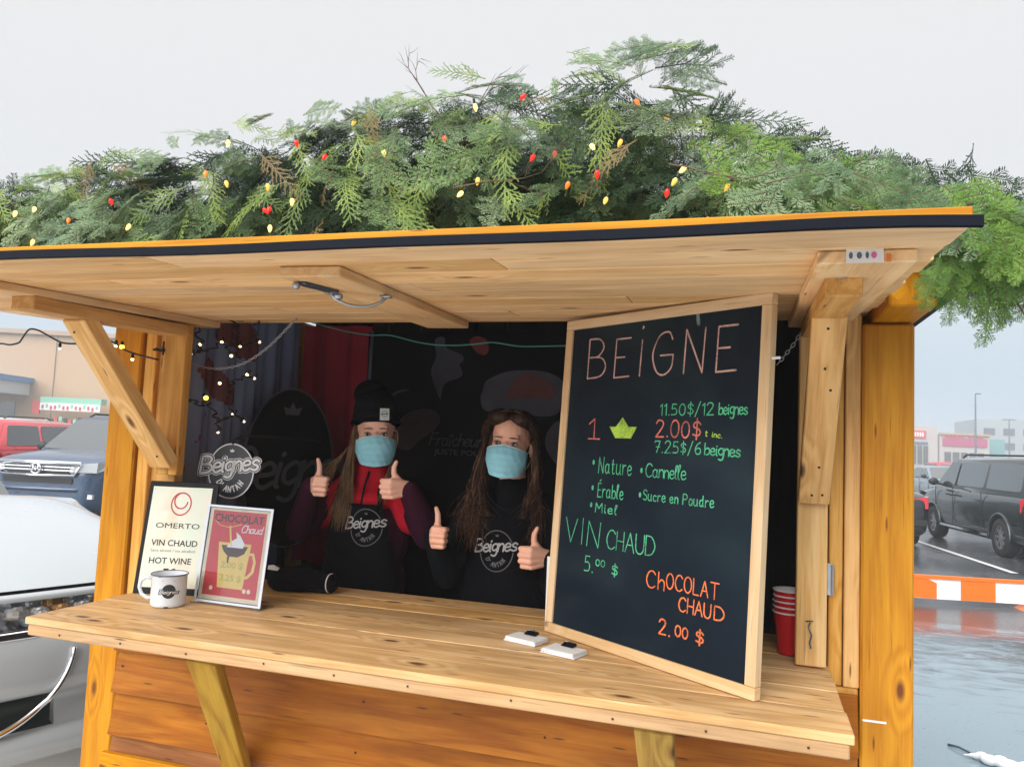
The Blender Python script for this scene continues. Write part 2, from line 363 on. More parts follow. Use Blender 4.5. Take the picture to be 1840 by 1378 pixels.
# ------------------------------------------------------------------ writing
GL = {
'A': '0,0 3,10|3,10 6,0|1,3.8 5,3.8', 'B': '0,0 0,10|0,10 3.6,9.8 5.2,7.8 3.6,5.6 .4,5.3|.4,5.3 4.6,5 6.2,2.8 4.6,.5 0,0',
'C': '6,8.3 4.2,10 1.6,9.2 0,5 1.3,1 3.8,0 6,1.4', 'D': '0,0 0,10|0,10 3.8,9.4 6,5 4,.8 0,0',
'E': '0,0 .2,10|.2,10 5.2,10|.1,5.2 3.4,5.2|0,0 5.2,.2', 'É': '0,0 .2,10|.2,10 4.2,10|.1,5.2 3.2,5.2|0,0 4.4,.2|2,11.4 3.4,12.8',
'G': '5.8,8.2 4.6,10 1.8,9.2 0,5 1.3,1 3.6,0 5.8,1.6 6.2,4.6|6.2,4.6 2.4,4.6', 'H': '0,0 .2,10|5,0 5.2,10|0,5 5,5',
'I': '0,0 0,10', 'J': '3.6,10 3.8,3 2.4,0 0,1.2', 'L': '0,10 0,0|0,0 4.5,0', 'M': '0,0 .5,10|.5,10 3.2,4|3.2,4 6,10|6,10 6.5,0',
'N': '0,0 .3,10|.3,10 5.2,0|5.2,0 5.6,10', 'O': '3,10 .8,8.4 0,5 .8,1.6 3,0 5.2,1.6 6,5 5.2,8.4 3,10',
'P': '0,0 .2,10|.2,10 4,9.8 5.5,7.6 4,5.2 .2,5', 'R': '0,0 .2,10|.2,10 4,9.8 5.2,7.6 4,5.4 .2,5|2,5 5.6,0',
'S': '5,8.6 3,10 .6,8.8 .8,6.4 3.6,5 5,2.6 3.4,.3 .2,1.2', 'T': '0,10 6.4,10|3.2,10 3.2,0', 'U': '0,10 .1,3 1.6,.3 4,.3 5.4,3 5.6,10',
'V': '0,10 3,0|3,0 5.6,10', 'F': '0,0 .2,10|.2,10 5.2,10|.1,5.2 3.8,5.2', 'W': '0,10 2,0|2,0 4,7|4,7 6,0|6,0 8,10', 'X': '0,0 5.5,10|0,10 5.5,0',
'İ': '0,0 .3,8.6|.2,11.4 .5,11.6 .3,11.9', '$': '4.6,7.6 2.8,9 .6,8 .8,6 3.4,5 4.6,3 3,1.2 .2,2|2.4,10.8 2.4,-.8', '.': '.3,.3 .7,.3 .5,.7', ',': '.5,1 0,-1.4',
'/': '0,-1.2 4,11', "'": '.6,10 0,7.6', '•': '.6,4 1.2,4.4 .8,3.4 .6,4.2',
'0': '2.6,10 .7,8.4 0,5 .7,1.6 2.6,0 4.6,1.6 5.2,5 4.6,8.4 2.6,10', '1': '0,8 1.8,10|1.8,10 1.8,0', '¹': '0,7.4 2.4,10|2.4,10 2.6,.1|0,0 5.2,0',
'2': '0,8 1.4,10 4,9.6 4.8,7.4 3,4 0,0|0,0 5.4,.2', '5': '4.6,10 .8,10|.8,10 .4,5.6|.4,5.6 3,6.2 5,4 4,.8 0,.4',
'6': '4.4,9.6 1.6,7.4 .2,3.4 1.6,.2 4.4,.8 4.6,4 2.4,5 .4,3', '7': '0,8.8 .2,10|.2,10 5,10|5,10 2,0|1.4,5 4.8,5', '3': '.2,9 2.4,10 4.4,8 2.4,5.4|2.4,5.4 5,3.4 3.4,.4 0,.8',
'9': '4.4,6 2,4.6 .2,6.8 1.6,9.8 4.2,9 4.4,6 4,0',
'a': '4,5 2.2,6 .3,4.4 .4,1.2 2.2,0 4,1.8|4.1,5.8 4.1,1.2 5.2,.3', 'b': '0,10 0,0|0,3.6 2,5.8 4.2,4.6 4.2,1.4 2.2,0 0,1',
'c': '4,4.8 2.4,6 .4,4.6 .4,1.4 2.2,0 4.2,1', 'd': '4,5 2.2,6 .3,4.4 .4,1.2 2.2,0 4,1.8|4.1,10 4.1,1 5,.2', 'e': '.3,3 3.6,3.4 3.8,5 2.2,6 .4,4.6 .4,1.4 2.2,0 4.4,1.2',
'g': '4,5 2.2,6 .3,4.4 .5,1.8 2.2,.8 4,2.2|4.1,5.8 4.1,-1.4 2.6,-3.4 .4,-2.6', 'h': '0,10 0,0|0,3.4 2,5.8 3.9,4.6 4,0', 'i': '.2,5.8 .2,1 1,0|.2,7.9 .5,8.1 .2,8.3',
'î': '.2,5.8 .2,1 1,0|-.8,7.4 .4,9 1.6,7.4', 'l': '0,4 1.6,9 .9,10 0,8 0,1.4 1.2,0', 'm': '0,6 0,0|0,3.6 1.6,5.8 2.9,4.4 2.9,0|2.9,3.6 4.6,5.8 5.8,4.4 6,0',
'n': '0,6 0,0|0,3.6 2,5.9 3.8,4.4 4,0', 'o': '2.2,6 .4,4.6 .4,1.4 2.2,0 4,1.4 4,4.6 2.2,6', 'p': '0,6 0,-3|0,3.6 2,5.8 4.2,4.6 4.2,1.4 2.2,0 0,1',
'r': '0,6 0,0|0,3.4 1.6,5.6 3.2,5.6', 's': '3.6,5 2,6 .5,4.8 1,3.4 3.2,2.4 3.4,.8 1.8,0 0,.8', 't': '1.2,9 1.2,1.2 2.4,.1 3.4,.6|0,6.2 3,6.2', 'u': '0,6 0,1.4 1.8,0 3.8,1.8|3.9,6 3.9,1 4.8,.2',
'v': '0,6 2,0|2,0 4,6', ' ': ''}
def catmull(p, n=5):
    if len(p) < 3: return p
    closed = p[0] == p[-1]
    q = ([p[-2]] + p + [p[1]]) if closed else ([p[0]] + p + [p[-1]])
    out = []
    for i in range(1, len(q) - 2):
        for k in range(n):
            t = k / n; a, b_, c, d = q[i - 1], q[i], q[i + 1], q[i + 2]
            out.append(tuple(0.5 * (2 * b_[j] + (c[j] - a[j]) * t + (2 * a[j] - 5 * b_[j] + 4 * c[j] - d[j]) * t * t + (3 * b_[j] - a[j] - 3 * c[j] + d[j]) * t ** 3) for j in (0, 1)))
    out.append(p[-1]); return out
def write(text, x, y, h, width=None, slant=0.0, squeeze=1.0, gap=1.8, jit=0.0, seed=1, rot=0.0):
    """strokes of a line of hand lettering: list of polylines; h is the capital height"""
    rn = random.Random(seed); cur = 0; out = []
    for ch in text:
        g = GL.get(ch, ''); mxx = 0; sc = 1 + rn.uniform(-jit, jit); dy = rn.uniform(-jit, jit) * 3
        if ch == ' ': cur += 4; continue
        ss = [[tuple(float(c) for c in pt.split(',')) for pt in s_.split()] for s_ in g.split('|') if s_]
        for s_ in ss:
            mxx = max(mxx, max(p[0] for p in s_))
            out.append([(cur + p[0] * sc + slant * p[1], p[1] * sc + dy) for p in catmull(s_)])
        cur += mxx + gap
    tot = max(cur - gap, 0.1); k = h / 10.0; kx = (width / tot) if width else k * squeeze
    c_, s2 = math.cos(rot), math.sin(rot)
    return [[(x + (p[0] * kx) * c_ - p[1] * k * s2, y + (p[0] * kx) * s2 + p[1] * k * c_) for p in s_] for s_ in out]
def ribbon(strokes, w, fn, mat, name, parent=None, taper=0.0):
    """flat ribbons of width w laid on a surface by fn(u, v) -> point"""
    V = []; F = []
    rw = random.Random(len(strokes) * 7 + 3)
    for s_ in strokes:
        p = [s_[0]]
        for q in s_[1:]:
            if math.hypot(q[0] - p[-1][0], q[1] - p[-1][1]) > w * 0.12: p.append(q)
        if len(p) < 2: p = [(s_[0][0] - w * .3, s_[0][1]), (s_[0][0] + w * .3, s_[0][1])]
        k = len(p); base = len(V)
        a = (p[0][0] - (p[1][0] - p[0][0]) * 0, p[0][1])
        for i in range(k):
            q0 = p[max(i - 1, 0)]; q1 = p[min(i + 1, k - 1)]
            dx, dy = q1[0] - q0[0], q1[1] - q0[1]; d = math.hypot(dx, dy) or 1; nx, ny = -dy / d, dx / d
            ww = w / 2 * (1 - taper * abs(2 * i / max(k - 1, 1) - 1)) * (rw.uniform(.78, 1.2) if taper else 1)
            V.append((p[i][0] + nx * ww, p[i][1] + ny * ww)); V.append((p[i][0] - nx * ww, p[i][1] - ny * ww))
        for i in range(k - 1): F.append((base + 2 * i, base + 2 * i + 1, base + 2 * i + 3, base + 2 * i + 2))
        for (ix, sg) in ((0, 1), (k - 1, -1)):                  # rounded ends
            q0, q1 = p[ix], p[ix + sg] if k > 1 else p[ix]
            an = math.atan2(q0[1] - q1[1], q0[0] - q1[0]); cb = len(V); ww = w / 2 * (1 - taper)
            for j in range(5):
                t = an - math.pi / 2 + math.pi * j / 4; V.append((q0[0] + ww * math.cos(t), q0[1] + ww * math.sin(t)))
            F.append(tuple(range(cb, cb + 5)))
    m = mesh_of(name, [fn(*q) for q in V], F, mat)
    return obj(name, m, parent)
def fill(poly, fn, mat, name, parent=None, n=1):
    m = mesh_of(name, [fn(*q) for q in poly], [tuple(range(len(poly)))], mat)
    return obj(name, m, parent)
def disc(cx, cy, rx, ry, n=36): return [(cx + rx * math.cos(2 * math.pi * i / n), cy + ry * math.sin(2 * math.pi * i / n)) for i in range(n)]
def grid_fill(cx, cy, rx, ry, fn, mat, name, parent=None, n=36, k=5):
    """an elliptical patch that can follow a curved surface"""
    V = [(cx, cy)]; F = []
    for i in range(1, k + 1): V += disc(cx, cy, rx * i / k, ry * i / k, n)
    for j in range(n): F.append((0, 1 + j, 1 + (j + 1) % n))
    for i in range(k - 1):
        for j in range(n): F.append((1 + i * n + j, 1 + (i + 1) * n + j, 1 + (i + 1) * n + (j + 1) % n, 1 + i * n + (j + 1) % n))
    return obj(name, mesh_of(name, [fn(*q) for q in V], F, mat), parent)
def font_text(txt, size, fn, mat, name, parent, x=0.0, y=0.0, width=None, bold=0.0, xs=1.0):
    cu = bpy.data.curves.new('t', 'FONT'); cu.body = txt; cu.size = size; cu.align_x = 'LEFT'; cu.offset = bold; cu.resolution_u = 3
    o = bpy.data.objects.new('t', cu); COL.objects.link(o); bpy.context.view_layer.update()
    m = evaluated(o, name); bpy.data.objects.remove(o)
    xs_ = [v.co.x for v in m.vertices]; lo, hi = min(xs_), max(xs_)
    k = (width / (hi - lo)) if width else xs
    for v in m.vertices: v.co = Vector(fn(x + (v.co.x - lo) * k, y + v.co.y))
    m.materials.clear(); m.materials.append(mat)
    return obj(name, m, parent)
def arc_text(txt, cx, cy, r, h, a0, a1, ry=None):
    """capitals along the lower arc of an ellipse"""
    ry = ry or r; out = []; n = len(txt)
    for i, ch in enumerate(txt):
        a = a0 + (a1 - a0) * i / (n - 1); px, py = cx + r * math.cos(a), cy + ry * math.sin(a)
        t = math.atan2(ry * math.cos(a), -r * math.sin(a))
        out += write(ch, px - h * .3 * math.cos(t), py - h * .3 * math.sin(t), h, rot=t, squeeze=0.9)
    return out
def logo(fn, cx, cy, s, parent, ink, back=None, lift=None, ring=1.0, halo=True):
    """oval badge: ring, little crown, slanted script word and lower arc of capitals; s = oval half height"""
    f2 = lift if lift else fn
    rx = s * 0.86
    if back:
        grid_fill(cx, cy, rx * 1.02, s * 1.02, fn, back, 'badge', parent)
    ribbon([disc(cx, cy, rx, s) + [(cx + rx, cy)]], s * 0.045 * ring, f2, ink, 'ring', parent)
    ribbon(arc_text("D'ANTAN", cx, cy, rx * .72, s * .21, R(-142), R(-38), s * .78), s * .042, f2, ink, 'lettering', parent)
    st = [(cx + a * s, cy + (.70 + b_) * s) for a, b_ in ((-.06, 0), (-.09, .09), (-.03, .06), (0, .13), (.03, .06), (.09, .09), (.06, 0))]
    fill(st, f2, ink, 'crown_mark', parent)
    w = write('Beignes', cx - 1.18 * s, cy - .14 * s, s * .62, width=2.2 * s, slant=.22, gap=.7, rot=R(6))
    return w, f2
def full_logo(fn, lift, lift2, cx, cy, s, parent, ink, back, ring=1.0):
    w, f2 = logo(fn, cx, cy, s, parent, ink, back, lift, ring)
    ribbon(w, s * .22, lift, ink, 'halo', parent)
    l_ = (lambda q: (lambda u, v: q(u, v)))(lift2)
    ribbon(w, s * .165, l_, back, 'outline', parent)
    return w
# ------------------------------------------------------------------ ground, puddle, markings
def ground_mat(name, c1, c2, r1, r2, scale, bumpd=0.004, lift=0.5, aggregate=60.0):
    m, nt, b = new_mat(name); L = nt.links.new
    t = node(nt, 'ShaderNodeTexCoord')
    n1 = node(nt, 'ShaderNodeTexNoise'); n1.inputs['Scale'].default_value = scale; n1.inputs['Detail'].default_value = 6; n1.inputs['Distortion'].default_value = .4
    n2 = node(nt, 'ShaderNodeTexNoise'); n2.inputs['Scale'].default_value = aggregate; n2.inputs['Detail'].default_value = 3
    L(t.outputs['Object'], n1.inputs['Vector']); L(t.outputs['Object'], n2.inputs['Vector'])
    mx = node(nt, 'ShaderNodeMix', data_type='RGBA'); mx.inputs[6].default_value = (*c1, 1); mx.inputs[7].default_value = (*c2, 1)
    mr = node(nt, 'ShaderNodeMapRange'); mr.inputs['From Min'].default_value = .38; mr.inputs['From Max'].default_value = .62; L(n1.outputs['Fac'], mr.inputs['Value'])
    L(mr.outputs[0], mx.inputs[0])
    m2 = node(nt, 'ShaderNodeMix', data_type='RGBA', blend_type='OVERLAY'); m2.inputs[0].default_value = .5
    L(mx.outputs[2], m2.inputs[6]); L(n2.outputs['Fac'], m2.inputs[7]); L(m2.outputs[2], b.inputs['Base Color'])
    rr_ = node(nt, 'ShaderNodeMapRange'); rr_.inputs['To Min'].default_value = r1; rr_.inputs['To Max'].default_value = r2
    L(mr.outputs[0], rr_.inputs['Value']); L(rr_.outputs[0], b.inputs['Roughness'])
    bp = node(nt, 'ShaderNodeBump'); bp.inputs['Strength'].default_value = lift; bp.inputs['Distance'].default_value = bumpd
    L(n2.outputs['Fac'], bp.inputs['Height']); L(bp.outputs[0], b.inputs['Normal'])
    return m
ASPHALT = ground_mat('wet_asphalt', (0.045, 0.05, 0.056), (0.085, 0.09, 0.098), 0.10, 0.42, 0.35)
gm = MB(); gm.add([(-450, -300, 0), (450, -300, 0), (450, 600, 0), (-450, 600, 0)], [(0, 1, 2, 3)])
tag(gm.build('parking_lot_ground', ASPHALT, fix=False), kind='structure')

def puddle_mat():
    m, nt, b = new_mat('standing_meltwater'); L = nt.links.new
    t = node(nt, 'ShaderNodeTexCoord')
    mp = node(nt, 'ShaderNodeMapping'); mp.inputs['Scale'].default_value = (1.1, 2.6, 1); L(t.outputs['Object'], mp.inputs[0])
    n = node(nt, 'ShaderNodeTexNoise'); n.inputs['Scale'].default_value = 3.2; n.inputs['Detail'].default_value = 4; n.inputs['Distortion'].default_value = .8; L(mp.outputs[0], n.inputs['Vector'])
    n3 = node(nt, 'ShaderNodeTexNoise'); n3.inputs['Scale'].default_value = .45; n3.inputs['Detail'].default_value = 5; L(t.outputs['Object'], n3.inputs['Vector'])
    mx = node(nt, 'ShaderNodeMix', data_type='RGBA'); mx.inputs[6].default_value = (0.18, 0.245, 0.285, 1); mx.inputs[7].default_value = (0.245, 0.325, 0.37, 1)
    L(n3.outputs['Fac'], mx.inputs[0])
    dk = node(nt, 'ShaderNodeSeparateXYZ'); L(t.outputs['Object'], dk.inputs[0]); da = node(nt, 'ShaderNodeMath', operation='MULTIPLY_ADD'); da.inputs[1].default_value = 7.5; L(n.outputs['Fac'], da.inputs[0]); L(dk.outputs[1], da.inputs[2])
    dr = node(nt, 'ShaderNodeMapRange'); dr.inputs['From Min'].default_value = 10.2; dr.inputs['From Max'].default_value = 12.2; dr.inputs['To Max'].default_value = .8; L(da.outputs[0], dr.inputs['Value'])
    gr_ = node(nt, 'ShaderNodeTexNoise'); gr_.inputs['Scale'].default_value = 45; gr_.inputs['Detail'].default_value = 4; L(t.outputs['Object'], gr_.inputs['Vector'])
    g2 = node(nt, 'ShaderNodeMapRange'); g2.inputs['From Min'].default_value = .62; g2.inputs['From Max'].default_value = .75; g2.inputs['To Max'].default_value = .5; L(gr_.outputs['Fac'], g2.inputs['Value'])
    gx = node(nt, 'ShaderNodeMath', operation='MAXIMUM'); L(dr.outputs[0], gx.inputs[0]); L(g2.outputs[0], gx.inputs[1])
    md = node(nt, 'ShaderNodeMix', data_type='RGBA'); md.inputs[7].default_value = (.055, .065, .075, 1); L(gx.outputs[0], md.inputs[0]); L(mx.outputs[2], md.inputs[6]); mx = md
    # pale unseen area added before the stall to bounce light onto the awning
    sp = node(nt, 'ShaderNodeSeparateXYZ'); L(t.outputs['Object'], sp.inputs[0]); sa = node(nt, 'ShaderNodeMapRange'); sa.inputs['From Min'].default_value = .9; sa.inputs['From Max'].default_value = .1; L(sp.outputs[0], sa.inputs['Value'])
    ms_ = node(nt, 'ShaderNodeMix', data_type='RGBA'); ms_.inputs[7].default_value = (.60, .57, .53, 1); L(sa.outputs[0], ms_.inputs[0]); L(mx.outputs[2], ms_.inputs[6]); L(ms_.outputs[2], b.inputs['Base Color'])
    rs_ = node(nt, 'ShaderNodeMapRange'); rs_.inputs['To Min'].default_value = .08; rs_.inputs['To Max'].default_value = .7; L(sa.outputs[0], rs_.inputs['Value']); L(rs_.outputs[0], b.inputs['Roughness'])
    setp(b, Roughness=0.08); b.inputs['IOR'].default_value = 1.33
    mr = node(nt, 'ShaderNodeMapRange'); mr.inputs['From Min'].default_value = .45; mr.inputs['From Max'].default_value = .62; L(n3.outputs['Fac'], mr.inputs['Value'])
    mr.inputs['To Min'].default_value = .05; mr.inputs['To Max'].default_value = .6
    bp = node(nt, 'ShaderNodeBump'); bp.inputs['Distance'].default_value = 0.02; L(mr.outputs[0], bp.inputs['Strength'])
    L(n.outputs['Fac'], bp.inputs['Height']); L(bp.outputs[0], b.inputs['Normal'])
    return m
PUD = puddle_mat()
rn = random.Random(4)
out = []
for i in range(90):
    a = 2 * math.pi * i / 90
    rx, ry = 5.6, 3.7
    w_ = 1 + .05 * math.sin(5 * a + 1) + .03 * math.sin(11 * a) + .02 * rn.uniform(-1, 1)
    ex = 0.55
    cx_, sy_ = math.copysign(abs(math.cos(a)) ** ex, math.cos(a)), math.copysign(abs(math.sin(a)) ** ex, math.sin(a))
    out.append((1.5 + 9.5 * cx_ * w_ , 2.4 + 6.3 * sy_ * w_, 0.004))
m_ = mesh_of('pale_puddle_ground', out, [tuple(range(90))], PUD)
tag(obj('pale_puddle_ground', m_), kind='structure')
# dark tarmac strip behind the barrier, with its own edge
TAR = ground_mat('fresh_tarmac', (0.032, 0.036, 0.042), (0.055, 0.06, 0.066), 0.16, 0.5, 0.8)
tb = MB(); tb.add([(1.2, 10.4, .004), (14, 12.0, .004), (14, 13.0, .004), (1.2, 11.6, .004)], [(0, 1, 2, 3)])
tag(tb.build('tarmac_patch_ground', TAR, fix=False), kind='structure')
PAINT = plain('road_paint', (0.62, 0.64, 0.64), 0.4, var=0.3, scale=14)
def stripe(p, q, w):
    p = Vector(p); q = Vector(q); d = (q - p).normalized(); n = Vector((-d.y, d.x, 0)) * w / 2
    m = MB(); m.add([p - n, q - n, q + n, p + n], [(0, 1, 2, 3)])
    return tag(m.build('bay_marking', PAINT, fix=False), kind='structure')
for k in range(-1, 7):
    dx = 2.9 * k
    stripe((3.9 + dx, 13.3, .008), (3.2 + dx, 18.6, .008), .11)
for k in range(0, 7):
    stripe((-5.6 - 2.8 * k, 8.2, .004), (-6.6 - 2.8 * k, 14.2, .004), .11)

# ------------------------------------------------------------------ the stall
stall = thing('market_stall', 'orange stained timber market stall with open awning hatch and deep pale counter', 'market stall', (-0.9, 2.3, 0))
PX0, PX1, YF, YB = -2.26, 0.44, 2.30, 3.46
CT = 1.05
# posts
beam('post', (-2.195, YF + .065, 0), (-2.195, YF + .065, 2.12), .13, .13, W_ORANGE, stall, bev=.006)
beam('post', (0.376, YF + .065, 0), (0.376, YF + .065, 1.99), .13, .13, W_ORANGE, stall, bev=.006)
beam('post', (-2.195, YB, 0), (-2.195, YB, 2.12), .13, .13, W_ORANGE, stall, bev=.006)
beam('post', (0.376, YB, 0), (0.376, YB, 1.99), .13, .13, W_ORANGE, stall, bev=.006)
# white scuff on the right post
m = MB(); m.box((0.346, YF - .0012, .925), (.058, .002, .0055)); m.build('paint_scuff', WHITE, stall)
# eave plates run front to back over the posts and stick out in front
beam('eave_plate', (0.392, 2.06, 2.060), (0.392, YB + .1, 2.060), .11, .13, W_ORANGE, stall, bev=.005)
beam('eave_plate', (-2.21, 2.12, 2.12), (-2.21, YB + .1, 2.12), .11, .13, W_ORANGE, stall, bev=.005)
# jamb studs
for x, y, z0 in ((-2.098, 2.335, 0.1), (-2.048, 2.352, 0.1), (-1.992, 2.345, 0.1)):
    beam('jamb_stud', (x, y, z0), (x, y, 2.03), .050 if x < -2.02 else .060, .045, W_JAMB, stall)
for x, y, w in ((0.249, 2.345, .036), (0.290, 2.338, .040)):
    beam('jamb_stud', (x, y, 1.0), (x, y, 2.02), w, .05, W_JAMB, stall)
beam('jamb_stud', (0.27, 2.34, .3), (0.27, 2.34, 0.998), .076, .05, W_JAMB, stall)
beam('hatch_header', (-2.12, 2.40, 2.10), (0.30, 2.40, 2.10), .045, .12, W_DARK, stall)
# clapboard siding, each board leaning out over the one below
zb = 0.985; k = 0
W2 = PX1 - PX0 - .27
while zb > 0.06:
    top, bot = zb, zb - .160
    o = beam('siding_board', (-2.125, YF + .004, (top + bot) / 2), (0.305, YF + .004, (top + bot) / 2), .028, .160, W_SIDING, stall, roll=R(-12.0), bev=.002, jig=.0015)
    zb -= .1445; k += 1
beam('skirt_ledge', (-2.125, 2.262, .462), (-1.30, 2.262, .462), .024, .052, W_ORANGE, stall)
beam('skirt_ledge', (-1.296, 2.262, .458), (0.305, 2.262, .458), .024, .052, W_ORANGE, stall)
# loose dark knots and nails on the siding come with the boards' grain; a few nails stand proud
rn = random.Random(7)
nm = MB()
for z_ in (.93, .79, .645, .50):
    for x_ in (-2.09, -1.72, -1.15, -.55, .0, .27):
        nm.ball((x_ + rn.uniform(-.02, .02), YF - .012 + .0, z_ - .03 + rn.uniform(-.02, .02)), (.004, .002, .004), 8, 4)
nails = nm.build('nail', NAIL, stall); tag(nails, kind='stuff')

# counter: pale boards along the front, a nailed edging below
counter = beam('counter', (-2.0, 1.815, 1.0135), (0.222, 1.785, 1.0135), .022, .030, W_EDGE, stall, bev=.003)
counter['label'] = 'nailed pale edging board of the counter'
yy = [(1.772, 1.924), (1.9285, 2.080), (2.0845, 2.233), (2.238, 2.390), (2.3945, 2.518), (2.523, 2.650)]
for i, (a, b_) in enumerate(yy):
    xl = -2.012 if a < 2.30 else -1.96
    xr = .232 if a < 2.30 else .222
    c = (a + b_) / 2
    zc_ = CT - .0105 - (0, .0012, 0, .0010, .0004, .0012)[i]
    beam('counter_plank', (xl + rn.uniform(-.004, .004), c + .030 * (1 - i / 5) * 1, zc_), (xr + rn.uniform(-.002, .002), c, zc_), b_ - a, .021, W_COUNTER, counter, bev=.0025, jig=.0006)
nm = MB()
for x_ in np.arange(-1.9, .2, .23):
    nm.ball((x_ + rn.uniform(-.03, .03), 1.8025 - (x_ + 2) * .0135 - .0005, 1.0135 + rn.uniform(-.005, .005)), (.0028, .002, .0028), 8, 4)
tag(nm.build('nail', NAIL, counter), kind='stuff')
beam('counter_joist', (-1.98, 1.90, .992), (-1.98, 2.27, .992), .045, .04, W_ORANGE, counter)
beam('counter_joist', (.19, 1.86, .992), (.19, 2.27, .992), .045, .04, W_ORANGE, counter)
YEL = wood('yellow_stained_brace', (0.60, 0.38, 0.05), (0.50, 0.29, 0.032), (0.36, 0.18, 0.02), knots=.5, stain=.4)
beam('counter_brace', (-1.43, 1.865, .985), (-1.575, 2.262, .515), .038, .088, YEL, stall, side=(1, .1, 0))
beam('counter_brace', (-.185, 1.845, .985), (-.185, 2.262, .515), .038, .088, YEL, stall, side=(1, 0, 0))

# awning: hinged hatch of boards, battens and arms beneath
def aw(x, y, dz=0.0): return Vector((x, y, 2.025 + (y - 2.3) * math.tan(R(2.3)) + dz))
AX0, AX1 = -2.62, .334
awning = beam('awning', aw(AX0, 1.337, .0215), aw(AX1 + .002, 1.337, .0215), .022, .021, W_ORANGE, stall, bev=.002)
awning['label'] = 'orange edge board of the open hatch'
n_ = 9; w_ = (2.50 - 1.328) / n_
for i in range(n_):
    y = 1.328 + w_ * (i + .5)
    x1 = AX1 + (0, -.004, .003, -.006, .002, -.003, .004, -.005, 0)[i]
    mid = (-1.25, -.5, -1.6, -.8, -1.1, -.3, -1.45, -.7, -1.0)[i]
    beam('awning_board', aw(AX0, y, .009), aw(mid - .001, y, .009), w_ - .0050, .018, W_AWNING, awning, side=(0, math.sin(R(-2.3)), 1), bev=.0022, jig=.0005)
    beam('awning_board', aw(mid + .001, y, .009), aw(x1, y, .009), w_ - .0050, .018, W_AWNING, awning, side=(0, math.sin(R(-2.3)), 1), bev=.0022, jig=.0005)
# rubber seal hangs along the front, sagging a little at the right
m = MB(); k = 60
for i in range(k + 1):
    x = AX0 + (AX1 + .014 - AX0) * i / k
    s_ = .0025 * math.sin(x * 2.3) + .0015 * math.sin(x * 7)
    zt = aw(0, 1.32).z + .0205 + s_ - (.006 * max(0, (x - .1) / .25) ** 2 if x > .1 else 0)
    for dy, z in ((0, zt), (-.006, zt - .002), (-.007, zt - .019), (0, zt - .021)):
        m.v.append((x, 1.3225 + dy, z))
for i in range(k):
    for j in range(4): m.f.append((i * 4 + j, i * 4 + (j + 1) % 4, i * 4 + 4 + (j + 1) % 4, i * 4 + 4 + j))
m.f += [(0, 1, 2, 3), tuple(k * 4 + j for j in (3, 2, 1, 0))]
m.build('rubber_seal', RUBBER, awning)
T = .024
def batten(xa, ya, xb, yb, w):
    return beam('batten', aw(xa, ya, -T / 2 - .001), aw(xb, yb, -T / 2 - .001), w, T, W_AWNING, awning, side=(0, math.sin(R(-2.3)), 1), bev=.003)
batten(-.930, 1.475, -.992, 2.47, .150)
batten(.205, 1.475, .205, 2.47, .165)
batten(-1.975, 1.40, -1.965, 2.45, .110)
# arms and diagonals of the two gallows brackets
for bx, yend in ((-1.958, 1.655), (.184, 1.62)):
    z1 = aw(0, 1.9, -T).z
    beam('bracket_arm', (bx, yend, z1 - .030), (bx, 2.29, z1 - .016), .085 if bx < 0 else .07, .040, W_JAMB, stall)
    lo = 1.455 if bx < 0 else CT + .004
    beam('bracket_upright', (bx, 2.292, lo), (bx, 2.292, 1.965), .040, .088 if bx < 0 else .078, W_JAMB if bx < 0 else W_PALE, stall, side=(1, 0, 0))
    if bx < 0: beam('bracket_diagonal', (bx - .008, 1.855, 1.950), (bx, 2.262, 1.495), .050, .088, W_PALE, stall, side=(1, 0, 0))
    else: beam('bracket_diagonal', (bx + .004, 1.93, 1.955), (bx, 2.255, 1.50), .036, .078, W_JAMB, stall, side=(1, 0, 0))
nm = MB()
for x_, y_, z_ in ((.185, 2.01, 1.83), (.20, 2.03, 1.78), (.176, 2.225, 1.515), (.202, 2.225, 1.517), (.19, 2.19, 1.59), (.183, 1.925, 1.915), (-1.94, 2.225, 1.52), (-1.975, 1.875, 1.90), (-1.955, 2.01, 1.78)):
    nm.ball((x_, y_ - .022, z_), (.0035, .003, .0035), 8, 4)
tag(nm.build('nail', NAIL, stall), kind='stuff')
# hatch hardware: galvanised hasp plate and pull handle on the middle batten
hz = -T - .001
h1, h2 = aw(-.975, 1.60, hz), aw(-.905, 1.83, hz)
m = MB(); pts = []
a_, c_ = aw(-.985, 1.665, hz - .004), aw(-.872, 1.745, hz - .004)
for i in range(13):
    t = i / 12; p = a_.lerp(c_, t); p.z -= .030 * math.sin(math.pi * t) ** .6; pts.append(p)
m.tube(pts, .0042, 8)
m.box(a_, (.026, .018, .006)); m.box(c_, (.026, .018, .006))
m.build('pull_handle', METAL, awning, smooth=True)
beam('hasp', aw(-.985, 1.53, hz - .004), aw(-.968, 1.655, hz - .004), .030, .006, STEEL, awning, bev=.0015)
m = MB(); m.ball(aw(-.992, 1.525, hz - .010), .009, 10, 6); m.lathe([(.006, 0), (.011, .004), (.011, .012), (.004, .016)], 10, c=aw(-.965, 1.67, hz - .02)); m.build('staple', METAL, awning, smooth=True)
